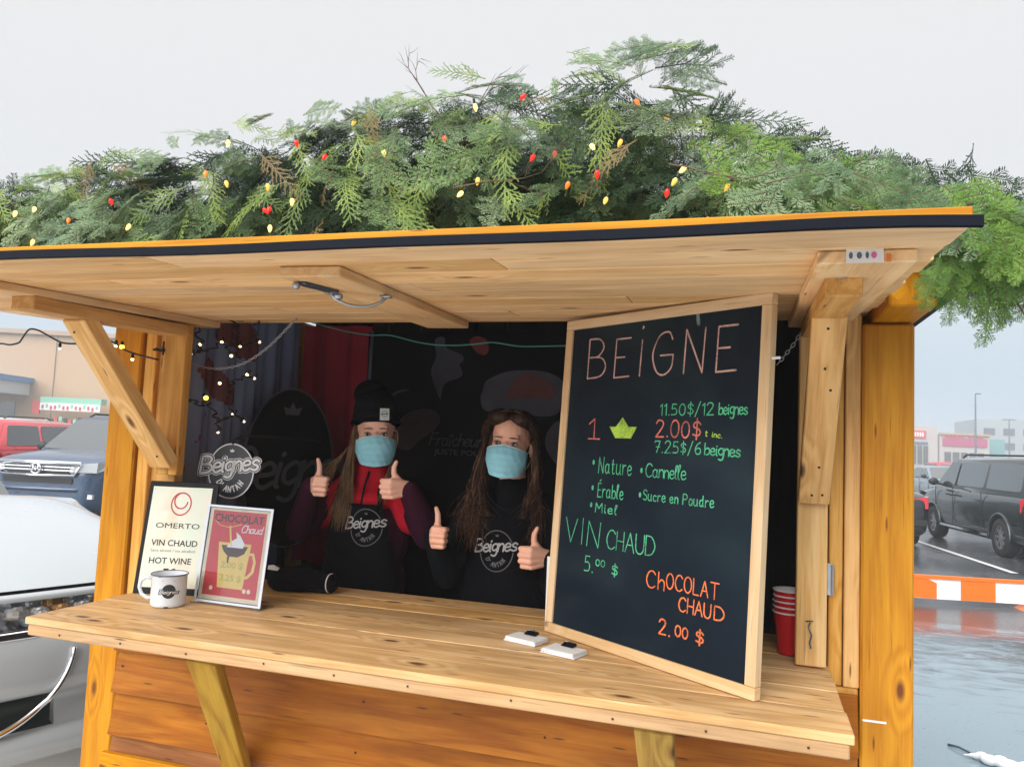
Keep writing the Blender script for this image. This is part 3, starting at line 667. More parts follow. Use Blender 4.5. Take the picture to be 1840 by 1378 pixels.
# stapled white price sticker with faded print at the end of the right batten
q = aw(.205, 1.475, -T / 2)
def stf(u, v): return (.170 + u, 1.4725, q.z + v)
fill([(0, -.013), (.062, -.013), (.062, .013), (0, .013)], stf, WHITE, 'paper_tag', awning)
BLU = plain('faded_blue_ink', (.08, .13, .22), .5); PNK = plain('pink_ink', (.65, .16, .42), .5); ORG = plain('orange_fleck', (.75, .2, .05), .5)
def stf2(u, v): return (.170 + u, 1.4718, q.z + v)
for u_, w_, mt in ((.008, .007, BLU), (.022, .009, BLU), (.035, .006, BLU), (.046, .010, PNK)):
    fill([(u_ + w_ / 2 * math.cos(a), .0008 + .0065 * math.sin(a)) for a in np.linspace(0, 2 * math.pi, 9)[:-1]], stf2, mt, 'print_mark', awning)
fill([(.066, -.012), (.074, -.012), (.074, .002), (.066, .002)], stf2, ORG, 'paper_scrap', awning)
m = MB(); c_ = aw(.18, 1.62, -T - .002)
m.tube([c_ + Vector((.010 * math.cos(a), .010 * math.sin(a), 0)) for a in np.linspace(0, 2 * math.pi, 17)[:-1]], .0014, 6, close=True); m.build('screw_ring', METAL, awning, smooth=True)
# hinge on the right jamb and hooks
m = MB(); m.box((.2325, 2.3055, 1.285), (.012, .004, .085)); m.tube([(.2395, 2.300, 1.245), (.2395, 2.300, 1.325)], .004, 8); m.build('hinge', METAL, stall)
m = MB(); m.tube([(.165, 2.266, 1.955), (.19, 2.252, 1.957), (.2, 2.262, 1.957)], .0035, 8); m.build('hook', METAL, stall)
m = MB()
hp = [(.181, 2.268, 1.17), (.176, 2.255, 1.163), (.180, 2.252, 1.15), (.184, 2.255, 1.14), (.179, 2.256, 1.12), (.183, 2.258, 1.105)]
m.tube(hp, .0022, 6); m.tube([(.187, 2.266, 1.176), (.179, 2.252, 1.178), (.171, 2.266, 1.174)], .002, 6); m.build('hook', STEEL, stall)

# inside: boards, floor, ceiling, roof
for x in np.arange(PX0 + .13, PX1 - .1, .148):
    beam('back_board', (x + .075, YB + .02, .1), (x + .075, YB + .02, 2.35), .02, .145, W_DARK, stall, side=(1, 0, 0), bev=.004)
for xs in (PX0 + .055, PX1 - .075):
    for y in np.arange(2.44, YB - .02, .142):
        beam('side_board', (xs, y + .07, .1), (xs, y + .07, 2.1), .138, .02, W_DARK, stall, side=(1, 0, 0), bev=.004)
m = MB(); m.box((-.9, 2.9, .10), (2.5, 1.1, .04)); m.build('floor', W_DARK, stall)
m = MB(); m.box((-.9, YB + .042, 1.2), (2.4, .01, 2.2)); m.build('back_lining', W_DARK, stall)
ROOFM = plain('roof_felt', (0.02, 0.022, 0.026), 0.85, bump=.3)
RX0, RX1, RXC, RZE0, RZE1, RZR = -2.42, .60, -.90, 2.235, 2.125, 2.62
m = MB()
for (a, b_, c, d) in (((RX0, RZE0), (RXC, RZR), (RXC, RZR - .03), (RX0 + .02, RZE0 - .03)), ((RXC, RZR), (RX1, RZE1), (RX1 - .02, RZE1 - .03), (RXC, RZR - .03))):
    m.prism([a, b_, c, d], YB + .15 - 2.36, Matrix.Translation((0, 2.36, 0)))
m.build('roof', ROOFM, stall)
m = MB(); m.prism([(RX0 + .1, 2.14), (RX1 - .1, 2.05), (RXC, RZR - .04)], .03, Matrix.Translation((0, 2.33, 0))); m.build('gable_wall', W_DARK, stall)
m = MB(); m.box((-.9, 2.93, 2.255), (2.46, 1.0, .015)); m.build('ceiling_panel', plain('grey_ceiling', (.07, .06, .062), .8), stall)
# ------------------------------------------------------------------ evergreen garland over the roof
def leafy(name, col, col2, rough=.5, trans=.32):
    m, nt, b = new_mat(name); L = nt.links.new
    oi = node(nt, 'ShaderNodeObjectInfo'); t = node(nt, 'ShaderNodeTexCoord'); n = node(nt, 'ShaderNodeTexNoise'); n.inputs['Scale'].default_value = 14; n.inputs['Detail'].default_value = 3
    L(t.outputs['Object'], n.inputs['Vector'])
    a = node(nt, 'ShaderNodeMath', operation='MULTIPLY_ADD'); a.inputs[1].default_value = .55; L(oi.outputs['Random'], a.inputs[0]); 
    mrn = node(nt, 'ShaderNodeMapRange'); mrn.inputs['From Min'].default_value = .35; mrn.inputs['From Max'].default_value = .65; mrn.inputs['To Max'].default_value = .45; L(n.outputs['Fac'], mrn.inputs['Value'])
    L(mrn.outputs[0], a.inputs[2])
    mx = node(nt, 'ShaderNodeMix', data_type='RGBA'); mx.inputs[6].default_value = (*col, 1); mx.inputs[7].default_value = (*col2, 1)
    L(a.outputs[0], mx.inputs[0]); L(mx.outputs[2], b.inputs['Base Color']); b.inputs['Roughness'].default_value = rough
    b.inputs['Specular IOR Level'].default_value = .4
    o = [q for q in nt.nodes if q.type == 'OUTPUT_MATERIAL'][0]
    tr = node(nt, 'ShaderNodeBsdfTranslucent'); L(mx.outputs[2], tr.inputs[0]); ms = node(nt, 'ShaderNodeMixShader'); ms.inputs[0].default_value = trans
    L(b.outputs[0], ms.inputs[1]); L(tr.outputs[0], ms.inputs[2]); L(ms.outputs[0], o.inputs[0])
    return m
FIR = leafy('fir_needles', (0.02, 0.075, 0.025), (0.27, 0.44, 0.17))
FIRG = leafy('bright_fir_needles', (0.035, 0.13, 0.012), (0.24, 0.42, 0.065))
BLUEF = leafy('bluish_fir_needles', (0.05, 0.14, 0.07), (0.36, 0.50, 0.27))
CEDAR = leafy('cedar_sprays', (0.04, 0.12, 0.018), (0.38, 0.50, 0.12))
BROWN = leafy('browned_cedar', (0.16, 0.11, 0.045), (0.30, 0.22, 0.08))
TWIG = plain('twig_bark', (0.11, 0.075, 0.05), .8, var=.3)
def bend(p, droop, L_): return (p[0], p[1], p[2] - droop * (p[0] / L_) ** 2 * L_)
def fir_bough(name, mat, L_, seed, droop=.25, needle=.021, sp=.0054, side=.15):
    rn = random.Random(seed); V = []; F = []; S = MB()
    def twig(a, d, ln, lvl):
        d = d.normalized(); side_ = Vector((-d.y, d.x, 0)); n = int(ln / sp)
        S.tube([bend(a, droop, L_), bend(a + d * ln * .5, droop, L_), bend(a + d * ln, droop, L_)], [.0028 * (1 - lvl * .45), .002 * (1 - lvl * .4), .0009], 4, cap=False)
        for i in range(n):
            t = i / n; p = a + d * ln * t
            for s in (-1, 1):
                l = needle * (1 - .45 * t ** 3) * rn.uniform(.75, 1.15)
                q = p + (side_ * s * rn.uniform(.75, 1) + d * rn.uniform(.35, .75) + Vector((0, 0, rn.uniform(-.15, .45)))).normalized() * l
                w = d * .0022 + Vector((0, 0, .0002))
                k = len(V); mid = (p + q) / 2
                V.extend([bend(p - w * .6, droop, L_), bend(mid + w, droop, L_), bend(q, droop, L_), bend(mid - w, droop, L_)]); F.append((k, k + 1, k + 2, k + 3))
    twig(Vector((0, 0, 0)), Vector((1, 0, 0)), L_, 0)
    x = L_ * .12; s = 1
    while x < L_ * .93:
        ln = side * (1 - .72 * (x / L_)) * rn.uniform(.75, 1.2) * (L_ / .35)
        a = R(rn.uniform(38, 58)) * s; d = Vector((math.cos(a), math.sin(a), rn.uniform(-.15, .12)))
        twig(Vector((x, 0, 0)), d, ln, 1)
        if ln > .07:
            for q in (.4, .68):
                b_ = a + R(rn.uniform(32, 48)) * (1 if q < .5 else -1)
                twig(Vector((x, 0, 0)) + d.normalized() * ln * q, Vector((math.cos(b_), math.sin(b_), rn.uniform(-.15, .1))), ln * .36, 2)
        x += L_ * rn.uniform(.045, .075); s = -s
    m = mesh_of(name, V, F, mat); off = len(V)
    V2 = V + [tuple(v) for v in S.v]; F2 = F + [tuple(i + off for i in f) for f in S.f]
    m = mesh_of(name, V2, F2, mat); m.materials.append(TWIG)
    for i in range(len(F), min(len(F2), len(m.polygons))): m.polygons[i].material_index = 1
    return m
def cedar_bough(name, mat, L_, seed, droop=.35):
    rn = random.Random(seed); V = []; F = []
    def strip(a, d, ln, w, lvl):
        d = d.normalized(); sd = Vector((-d.y, d.x, 0)); n = max(3, int(ln / .0065)); curl = rn.uniform(-.6, .6)
        p = a.copy(); dd = d.copy()
        for i in range(n):
            t = i / n; st = ln / n
            sd = Vector((-dd.y, dd.x, rn.uniform(-.12, .12)))
            ww = w * (1 - .5 * t); q = p + dd * st * 1.12; k = len(V)
            V.extend([bend(p, droop, L_), bend((p + q) / 2 + sd * ww, droop, L_), bend(q, droop, L_), bend((p + q) / 2 - sd * ww, droop, L_)]); F.append((k, k + 1, k + 2, k + 3))
            if lvl < 3 and i % (2 if lvl < 2 else 2) == 0 and t > .08 and t < .95:
                s = 1 if (i // 2) % 2 else -1; a_ = R(rn.uniform(28, 46)) * s; c_, s_ = math.cos(a_), math.sin(a_)
                nd = Vector((dd.x * c_ - dd.y * s_, dd.x * s_ + dd.y * c_, rn.uniform(-.15, .15)))
                l2 = (ln * .34 if lvl == 0 else ln * .30) * (1 - .65 * t) * rn.uniform(.7, 1.15)
                if l2 > .009: strip(p, nd, l2, w * .9, lvl + 1)
            p = p + dd * st; an = curl * st * 2; dd = Vector((dd.x * math.cos(an) - dd.y * math.sin(an), dd.x * math.sin(an) + dd.y * math.cos(an), dd.z))
    strip(Vector((0, 0, 0)), Vector((1, 0, 0)), L_, .0052, 0)
    return mesh_of(name, V, F, mat)
def bare_twig(name, L_, seed):
    rn = random.Random(seed); S = MB()
    def tw(a, d, ln, r, lvl):
        p = a; pts = [a]; dd = d.normalized()
        for i in range(5):
            dd = (dd + Vector((rn.uniform(-.2, .2), rn.uniform(-.2, .2), rn.uniform(-.2, .2)))).normalized(); p = p + dd * ln / 5; pts.append(p)
            if lvl < 2 and i > 0:
                a_ = rn.choice((-1, 1)) * R(rn.uniform(25, 50)); nd = Vector((dd.x * math.cos(a_) - dd.y * math.sin(a_), dd.x * math.sin(a_) + dd.y * math.cos(a_), dd.z + rn.uniform(-.2, .2)))
                tw(p, nd, ln * .42, r * .6, lvl + 1)
        S.tube(pts, [r * (1 - .15 * i) for i in range(6)], 5)
    tw(Vector((0, 0, 0)), Vector((1, 0, 0)), L_, .0026, 0)
    return S.mesh(name, TWIG, True, fix=False)
B_FIR = [fir_bough('bough', FIR, .30 + .04 * i, 10 + i, droop=.1 + .08 * i) for i in range(3)]
B_FIRG = [fir_bough('bough', FIRG, .32 + .05 * i, 20 + i, droop=.15 + .15 * i, needle=.024) for i in range(2)]
B_BLUE = [fir_bough('bough', BLUEF, .28 + .06 * i, 30 + i, droop=.1 + .1 * i) for i in range(3)]
B_CED = [cedar_bough('bough', CEDAR, .30 + .05 * i, 40 + i, .25 + .12 * i) for i in range(3)]
B_BRN = [cedar_bough('bough', BROWN, .26, 50, .4)]
garland = thing('evergreen_garland', 'thick garland of mixed fir and cedar boughs piled over the stall roof', 'garland', (-.9, 2.0, 2.3))
OUT = [(-3.4, 2.40), (-2.95, 2.50), (-2.77, 2.56), (-2.45, 2.62), (-2.0, 2.71), (-1.7, 2.73), (-1.33, 2.79), (-1.0, 2.84), (-.7, 2.82), (-.45, 2.87), (-.25, 2.85), (-.08, 2.69), (.12, 2.55), (.33, 2.41), (.60, 2.27), (.75, 2.2)]
def ztop(x):
    xs = [p[0] for p in OUT]; return float(np.interp(x, xs, [p[1] for p in OUT]))
rn = random.Random(12)
def orient(d, roll, up=Vector((0, 0, 1))):
    d = Vector(d).normalized(); y = up.cross(d)
    if y.length < 1e-3: y = Vector((0, 1, 0))
    y.normalize(); z = d.cross(y)
    return Matrix(((d.x, y.x, z.x, 0), (d.y, y.y, z.y, 0), (d.z, y.z, z.z, 0), (0, 0, 0, 1))) @ Matrix.Rotation(roll, 4, 'X')
def kind_at(x, t):
    r = rn.random()
    if x > .1: return rn.choice(B_FIRG if r < .55 else B_BLUE if r < .8 else B_FIR)
    if x > -.35: return rn.choice(B_BLUE if r < .5 else B_FIR if r < .75 else B_FIRG if r < .85 else B_CED)
    if x > -1.1: return rn.choice(B_CED if r < .36 else B_FIR if r < .72 else B_BLUE if r < .92 else B_BRN)
    if x > -1.7: return rn.choice(B_CED if r < .45 else B_BRN if r < .53 else B_FIR if r < .85 else B_BLUE)
    if t < .45: return rn.choice(B_BLUE if r < .55 else B_FIR if r < .85 else B_CED)
    return rn.choice(B_CED if r < .6 else B_FIR if r < .8 else B_FIRG if r < .93 else B_BRN)
def put(mesh, p, M3, s=1.0):
    p = Vector(p); d_ = M3 @ Vector((1, 0, 0)); lo = p.z + d_.z * .36 * s - .07 * s; reach = p.x - abs(d_.x) * .3
    if lo < 2.10 and p.x < .34 and p.x > -2.6: p.z += 2.10 - lo
    o = bpy.data.objects.new('bough', mesh)
    link(o, Matrix.Translation(p) @ M3 @ Matrix.Scale(s, 4), garland); return o
count = 0
for i in range(236):                                    # the boughs one can pick out on the front and top
    x = -2.95 + 3.62 * (i + rn.random()) / 236
    t = rn.random() ** .8
    yb = 2.05 + .08 * t + rn.uniform(-.11, .06)
    zt = 1.62 + (ztop(x) - 1.62) * yb / 2.2
    zb_ = 2.20 if x < .5 else 2.10
    z = zb_ + (zt - zb_ + .0) * t
    if t < .64:                                         # front face: hanging outwards and down
        d = Vector((rn.uniform(-.75, .75), rn.uniform(-.75, -.2), rn.uniform(-.85, -.15)))
        ms = kind_at(x, t); s = rn.uniform(.62, .95)
        o = Vector((x, yb, z)); o -= d.normalized() * .12
        roll = rn.uniform(-.7, .7)
        M3 = orient(d, roll, Vector((0, -1, .6)))
    else:                                               # crest: arching sideways and up a little
        sgn = rn.choice((-1, 1)); d = Vector((sgn * rn.uniform(.5, 1), rn.uniform(-.7, -.1), rn.uniform(-.35, .18)))
        ms = kind_at(x, t); s = rn.uniform(.42, .68)
        o = Vector((x, yb, z - .035)) - d.normalized() * .1
        M3 = orient(d, rn.uniform(-.9, .9), Vector((0, -.8, .7)))
    put(ms, o, M3, s); count += 1
# the tuft at the right end: fir boughs drooping past the post
for k_ in range(34):
    x = rn.uniform(.22, .62); y = rn.uniform(1.86, 2.12); z = 2.05 + .16 * rn.random() + max(0, .5 - x) * .12
    d = Vector((rn.uniform(.1, .9), rn.uniform(-.5, .1), rn.uniform(-.9, -.1) if x > .40 else rn.uniform(-.3, .15)))
    put(rn.choice(B_FIRG + B_FIRG + [B_BLUE[0], B_FIR[0]]), Vector((x, y, z)) - d.normalized() * .08, orient(d, rn.uniform(-.7, .7), Vector((0, -1, .4))), rn.uniform(.55, .8))
for (x, y, z, d, s) in ((.47, 2.02, 2.16, (.6, -.3, -.35), .8), (.50, 1.98, 2.17, (.35, -.2, -.8), .75), (.55, 2.0, 2.2, (.6, -.1, -.7), .85), (.52, 1.95, 2.12, (.1, -.15, -.9), .62),
                     (.60, 2.05, 2.22, (.9, -.1, -.25), .7), (.45, 1.93, 2.1, (-.15, -.1, -.9), .45), (.42, 1.92, 2.08, (-.3, -.05, -.8), .4), (.58, 2.1, 2.15, (.7, .1, -.6), .8), (.5, 2.1, 2.2, (.8, -.2, .1), .7),
                     (.48, 1.9, 2.14, (.5, -.3, -.6), .6), (.55, 1.95, 2.1, (.5, 0, -.8), .65), (.40, 1.96, 2.2, (.7, -.3, -.1), .7), (.62, 2.0, 2.14, (.55, 0, -.75), .7)):
    put(rn.choice(B_FIRG + [B_BLUE[0]]), (x, y, z), orient(d, rn.uniform(-.5, .5), Vector((0, -1, .3))), s)
# sprigs that stand up against the sky
for (px, h, d, k, s) in ((-.30, .0, (-.25, -.1, 1), 'c', .55), (-.34, -.02, (-.6, -.1, .7), 'c', .5), (-.16, -.05, (.6, -.1, .5), 'b', .42), (-.02, -.02, (-.02, -.05, 1), 'c', .5), (-1.33, -.04, (.2, 0, 1), 'c', .5), (-1.22, -.05, (.5, 0, .8), 'c', .42), (-1.45, -.04, (-.3, 0, .9), 'b', .4),
                         (.27, 0, (.6, -.1, .6), 'b', .42), (.35, .0, (.9, -.1, .3), 'b', .4), (-2.35, -.02, (.1, 0, .8), 'c', .45), (-2.75, 0, (-.3, 0, .6), 'c', .45), (-1.9, 0, (-.5, 0, .4), 'b', .5), (-1.85, 0, (.7, 0, .5), 'b', .5), (-.4, 0, (-.8, -.2, .25), 'c', .5), (-2.95, 0, (-.5, 0, .3), 'b', .5), (-.55, -.02, (-.2, 0, .6), 'f', .4), (.6, 0, (.5, 0, .5), 'b', .4)):
    yb = 2.15; z = 1.62 + (ztop(px) - 1.62) * yb / 2.2 - (.10 if px < -1.3 else .15) + h
    put({'c': B_CED[1], 'b': B_BLUE[1], 'f': B_FIR[0]}[k], (px, yb, z), orient(d, rn.uniform(-.5, .5), Vector((0, -1, 0.01))), s * (.5 if px < -1.0 else .55))
# sprigs dangling at the far left, below the hatch
for (x, y, z, d, s) in ((-2.72, 2.06, 2.07, (.35, -.1, -.8), .5), (-2.60, 2.0, 2.02, (.6, -.1, -.55), .4), (-2.85, 2.05, 2.05, (-.1, 0, -.9), .5), (-2.55, 2.03, 2.0, (.1, -.1, -.9), .33)):
    put(B_BLUE[0], (x, y, z), orient(d, .2, Vector((0, -1, .1))), s)
# bare twigs
tw = [bare_twig('bare_twig', .26, s) for s in (1, 2, 3)]
for i, (x, y, z, d) in enumerate(((.555, 1.97, 2.04, (.35, -.1, -.95)), (.60, 1.98, 2.02, (.6, -.1, -.75)), (-.88, 2.12, 2.56, (-.45, 0, .85)), (-.84, 2.12, 2.50, (.4, 0, .9)), (-.8, 1.98, 2.33, (.9, -.2, .25)), (-.2, 1.98, 2.36, (.9, -.2, -.2)))):
    o = bpy.data.objects.new('bare_twig', tw[i % 3]); link(o, Matrix.Translation((x, y, z)) @ orient(d, 0), garland)
# dense inner mass so that the roof is closed behind the picked-out boughs
rn = random.Random(5)
srcs = []
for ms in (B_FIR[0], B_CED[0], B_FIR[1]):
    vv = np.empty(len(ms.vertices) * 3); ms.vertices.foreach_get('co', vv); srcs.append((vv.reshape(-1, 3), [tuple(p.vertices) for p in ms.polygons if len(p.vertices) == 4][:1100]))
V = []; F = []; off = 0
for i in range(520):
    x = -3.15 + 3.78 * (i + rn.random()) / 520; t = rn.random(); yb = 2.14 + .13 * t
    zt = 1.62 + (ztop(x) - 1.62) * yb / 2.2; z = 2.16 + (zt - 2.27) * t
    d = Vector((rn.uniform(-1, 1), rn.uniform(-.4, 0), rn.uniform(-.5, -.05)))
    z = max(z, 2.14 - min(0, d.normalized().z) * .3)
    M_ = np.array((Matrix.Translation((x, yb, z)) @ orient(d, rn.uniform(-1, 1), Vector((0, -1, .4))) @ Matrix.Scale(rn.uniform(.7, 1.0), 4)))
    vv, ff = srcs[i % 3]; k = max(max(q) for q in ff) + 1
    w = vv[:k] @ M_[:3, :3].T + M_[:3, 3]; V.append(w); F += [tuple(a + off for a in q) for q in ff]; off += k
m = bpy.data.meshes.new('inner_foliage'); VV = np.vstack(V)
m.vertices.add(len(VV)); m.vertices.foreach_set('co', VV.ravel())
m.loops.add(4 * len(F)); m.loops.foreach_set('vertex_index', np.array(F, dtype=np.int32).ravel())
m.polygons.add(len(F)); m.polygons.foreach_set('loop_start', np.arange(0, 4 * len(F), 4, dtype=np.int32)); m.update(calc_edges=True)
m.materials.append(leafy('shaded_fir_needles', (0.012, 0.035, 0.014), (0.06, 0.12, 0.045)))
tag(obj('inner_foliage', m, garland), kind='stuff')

# coloured bulbs strung through the garland
BR = glow('red_bulb', (1.0, 0.02, 0.01), .35, (.75, .015, .015)); setp([n for n in BR.node_tree.nodes if n.type == 'BSDF_PRINCIPLED'][0], Roughness=.15)
BY = glow('amber_bulb_lit', (1.0, 0.62, 0.15), 1.1, (.8, .45, .1))
BYD = glow('amber_bulb_unlit', (1, .6, .1), .25, (.75, .45, .10))
BO = glow('orange_bulb', (1, .2, .02), .3, (.75, .16, .03))
WIRE = plain('dark_green_wire', (.012, .035, .03), .45)
gl = thing('light_string', 'string of red and amber bulbs on green wire wound through the roof greenery', 'fairy lights', (-.9, 1.9, 2.35), group=None)
mb = MB(); mb.lathe([(.0001, .0), (.006, -.002), (.0095, -.010), (.0098, -.016), (.0075, -.026), (.003, -.035), (.0001, -.037)], 12)
bulb_r = mb.mesh('bulb', BR, True); 
def recol(m, mat): q = m.copy(); q.materials.clear(); q.materials.append(mat); return q
bulb_y, bulb_d, bulb_o = recol(bulb_r, BY), recol(bulb_r, BYD), recol(bulb_r, BO)
mb = MB(); mb.lathe([(.0062, .002), (.0062, .018), (.004, .022), (.0001, .023)], 8); sock = mb.mesh('socket', WIRE, True)
BULBS = [(-1.959, 1.93, 2.344, 'r'), (-1.315, 1.97, 2.505, 'r'), (-1.209, 1.97, 2.453, 'r'), (-1.386, 1.93, 2.285, 'r'), (-0.833, 1.97, 2.481, 'r'), (-0.613, 2.03, 2.611, 'r'), (-0.562, 1.97, 2.408, 'r'), (-0.503, 1.97, 2.413, 'r'), (-0.196, 1.93, 2.278, 'r'), (-0.379, 1.93, 2.338, 'r'), (-1.359, 1.93, 2.287, 'r'), (-2.348, 1.93, 2.323, 'y'), (-2.267, 1.93, 2.331, 'y'), (-1.871, 1.93, 2.257, 'y'), (-1.287, 1.93, 2.31, 'y'), (-1.357, 1.93, 2.233, 'y'), (-0.767, 2.03, 2.597, 'y'), (-1.021, 1.97, 2.455, 'y'), (-0.751, 1.93, 2.301, 'y'), (-0.407, 1.97, 2.425, 'y'), (-0.153, 1.93, 2.333, 'y'), (-2.259, 1.93, 2.222, 'y'), (-1.557, 1.97, 2.523, 'y'), (-1.524, 1.93, 2.378, 'd'), (-1.376, 1.93, 2.361, 'd'), (-0.708, 1.93, 2.339, 'd'), (-0.324, 1.97, 2.433, 'd'), (-0.351, 1.93, 2.264, 'd'), (-0.046, 1.93, 2.284, 'd'), (-0.207, 2.03, 2.517, 'd'), (-1.151, 2.03, 2.58, 'd'), (-0.175, 1.93, 2.305, 'd'), (-2.119, 1.93, 2.287, 'o'), (-0.453, 1.93, 2.312, 'o'), (-0.302, 2.03, 2.567, 'o'), (-1.598, 1.93, 2.412, 'o'), (-0.098, 1.93, 2.201, 'o')]
rn = random.Random(3)
for (x, y, z, c) in BULBS:
    x, y, z = x * 1.03, y * 1.03, 1.62 + (z - 1.62) * 1.03
    ms = {'r': bulb_r, 'y': bulb_y, 'd': bulb_d, 'o': bulb_o}[c]
    Mx = Matrix.Translation((x, y, z)) @ Matrix.Rotation(rn.uniform(-.8, .8), 4, 'Y') @ Matrix.Rotation(rn.uniform(-.5, .5), 4, 'X') @ Matrix.Scale(.66, 4)
    b_ = bpy.data.objects.new('bulb', ms); link(b_, Mx, gl)
    s_ = bpy.data.objects.new('socket', sock); link(s_, Mx, b_)
left = [Vector((q[0] * 1.03, q[1] * 1.03, 1.62 + (q[2] - 1.62) * 1.03)) for q in BULBS]; cur = min(left, key=lambda p: p.x); left.remove(cur); run = [cur]; runs = [run]
while left:
    nx_ = min(left, key=lambda p: (p - cur).length + .4 * max(0, cur.x - p.x)); left.remove(nx_)
    if (nx_ - cur).length > .42: run = []; runs.append(run)
    run.append(nx_); cur = nx_
for run in runs:
    if len(run) < 2: continue
    ws = MB(); cpts = []
    for a, b_ in zip(run[:-1], run[1:]):
        n_ = 8
        for k in range(n_):
            t = k / n_; q = a.lerp(b_, t); q += Vector((.012 * math.sin(t * 9), .030 + .10 * math.sin(math.pi * t), .014 - .03 * math.sin(math.pi * t))); cpts.append(q)
    cpts.append(run[-1] + Vector((0, .03, .014)))
    ws.tube(cpts, .0014, 5); ws.build('wire', WIRE, gl, smooth=True, fix=False)
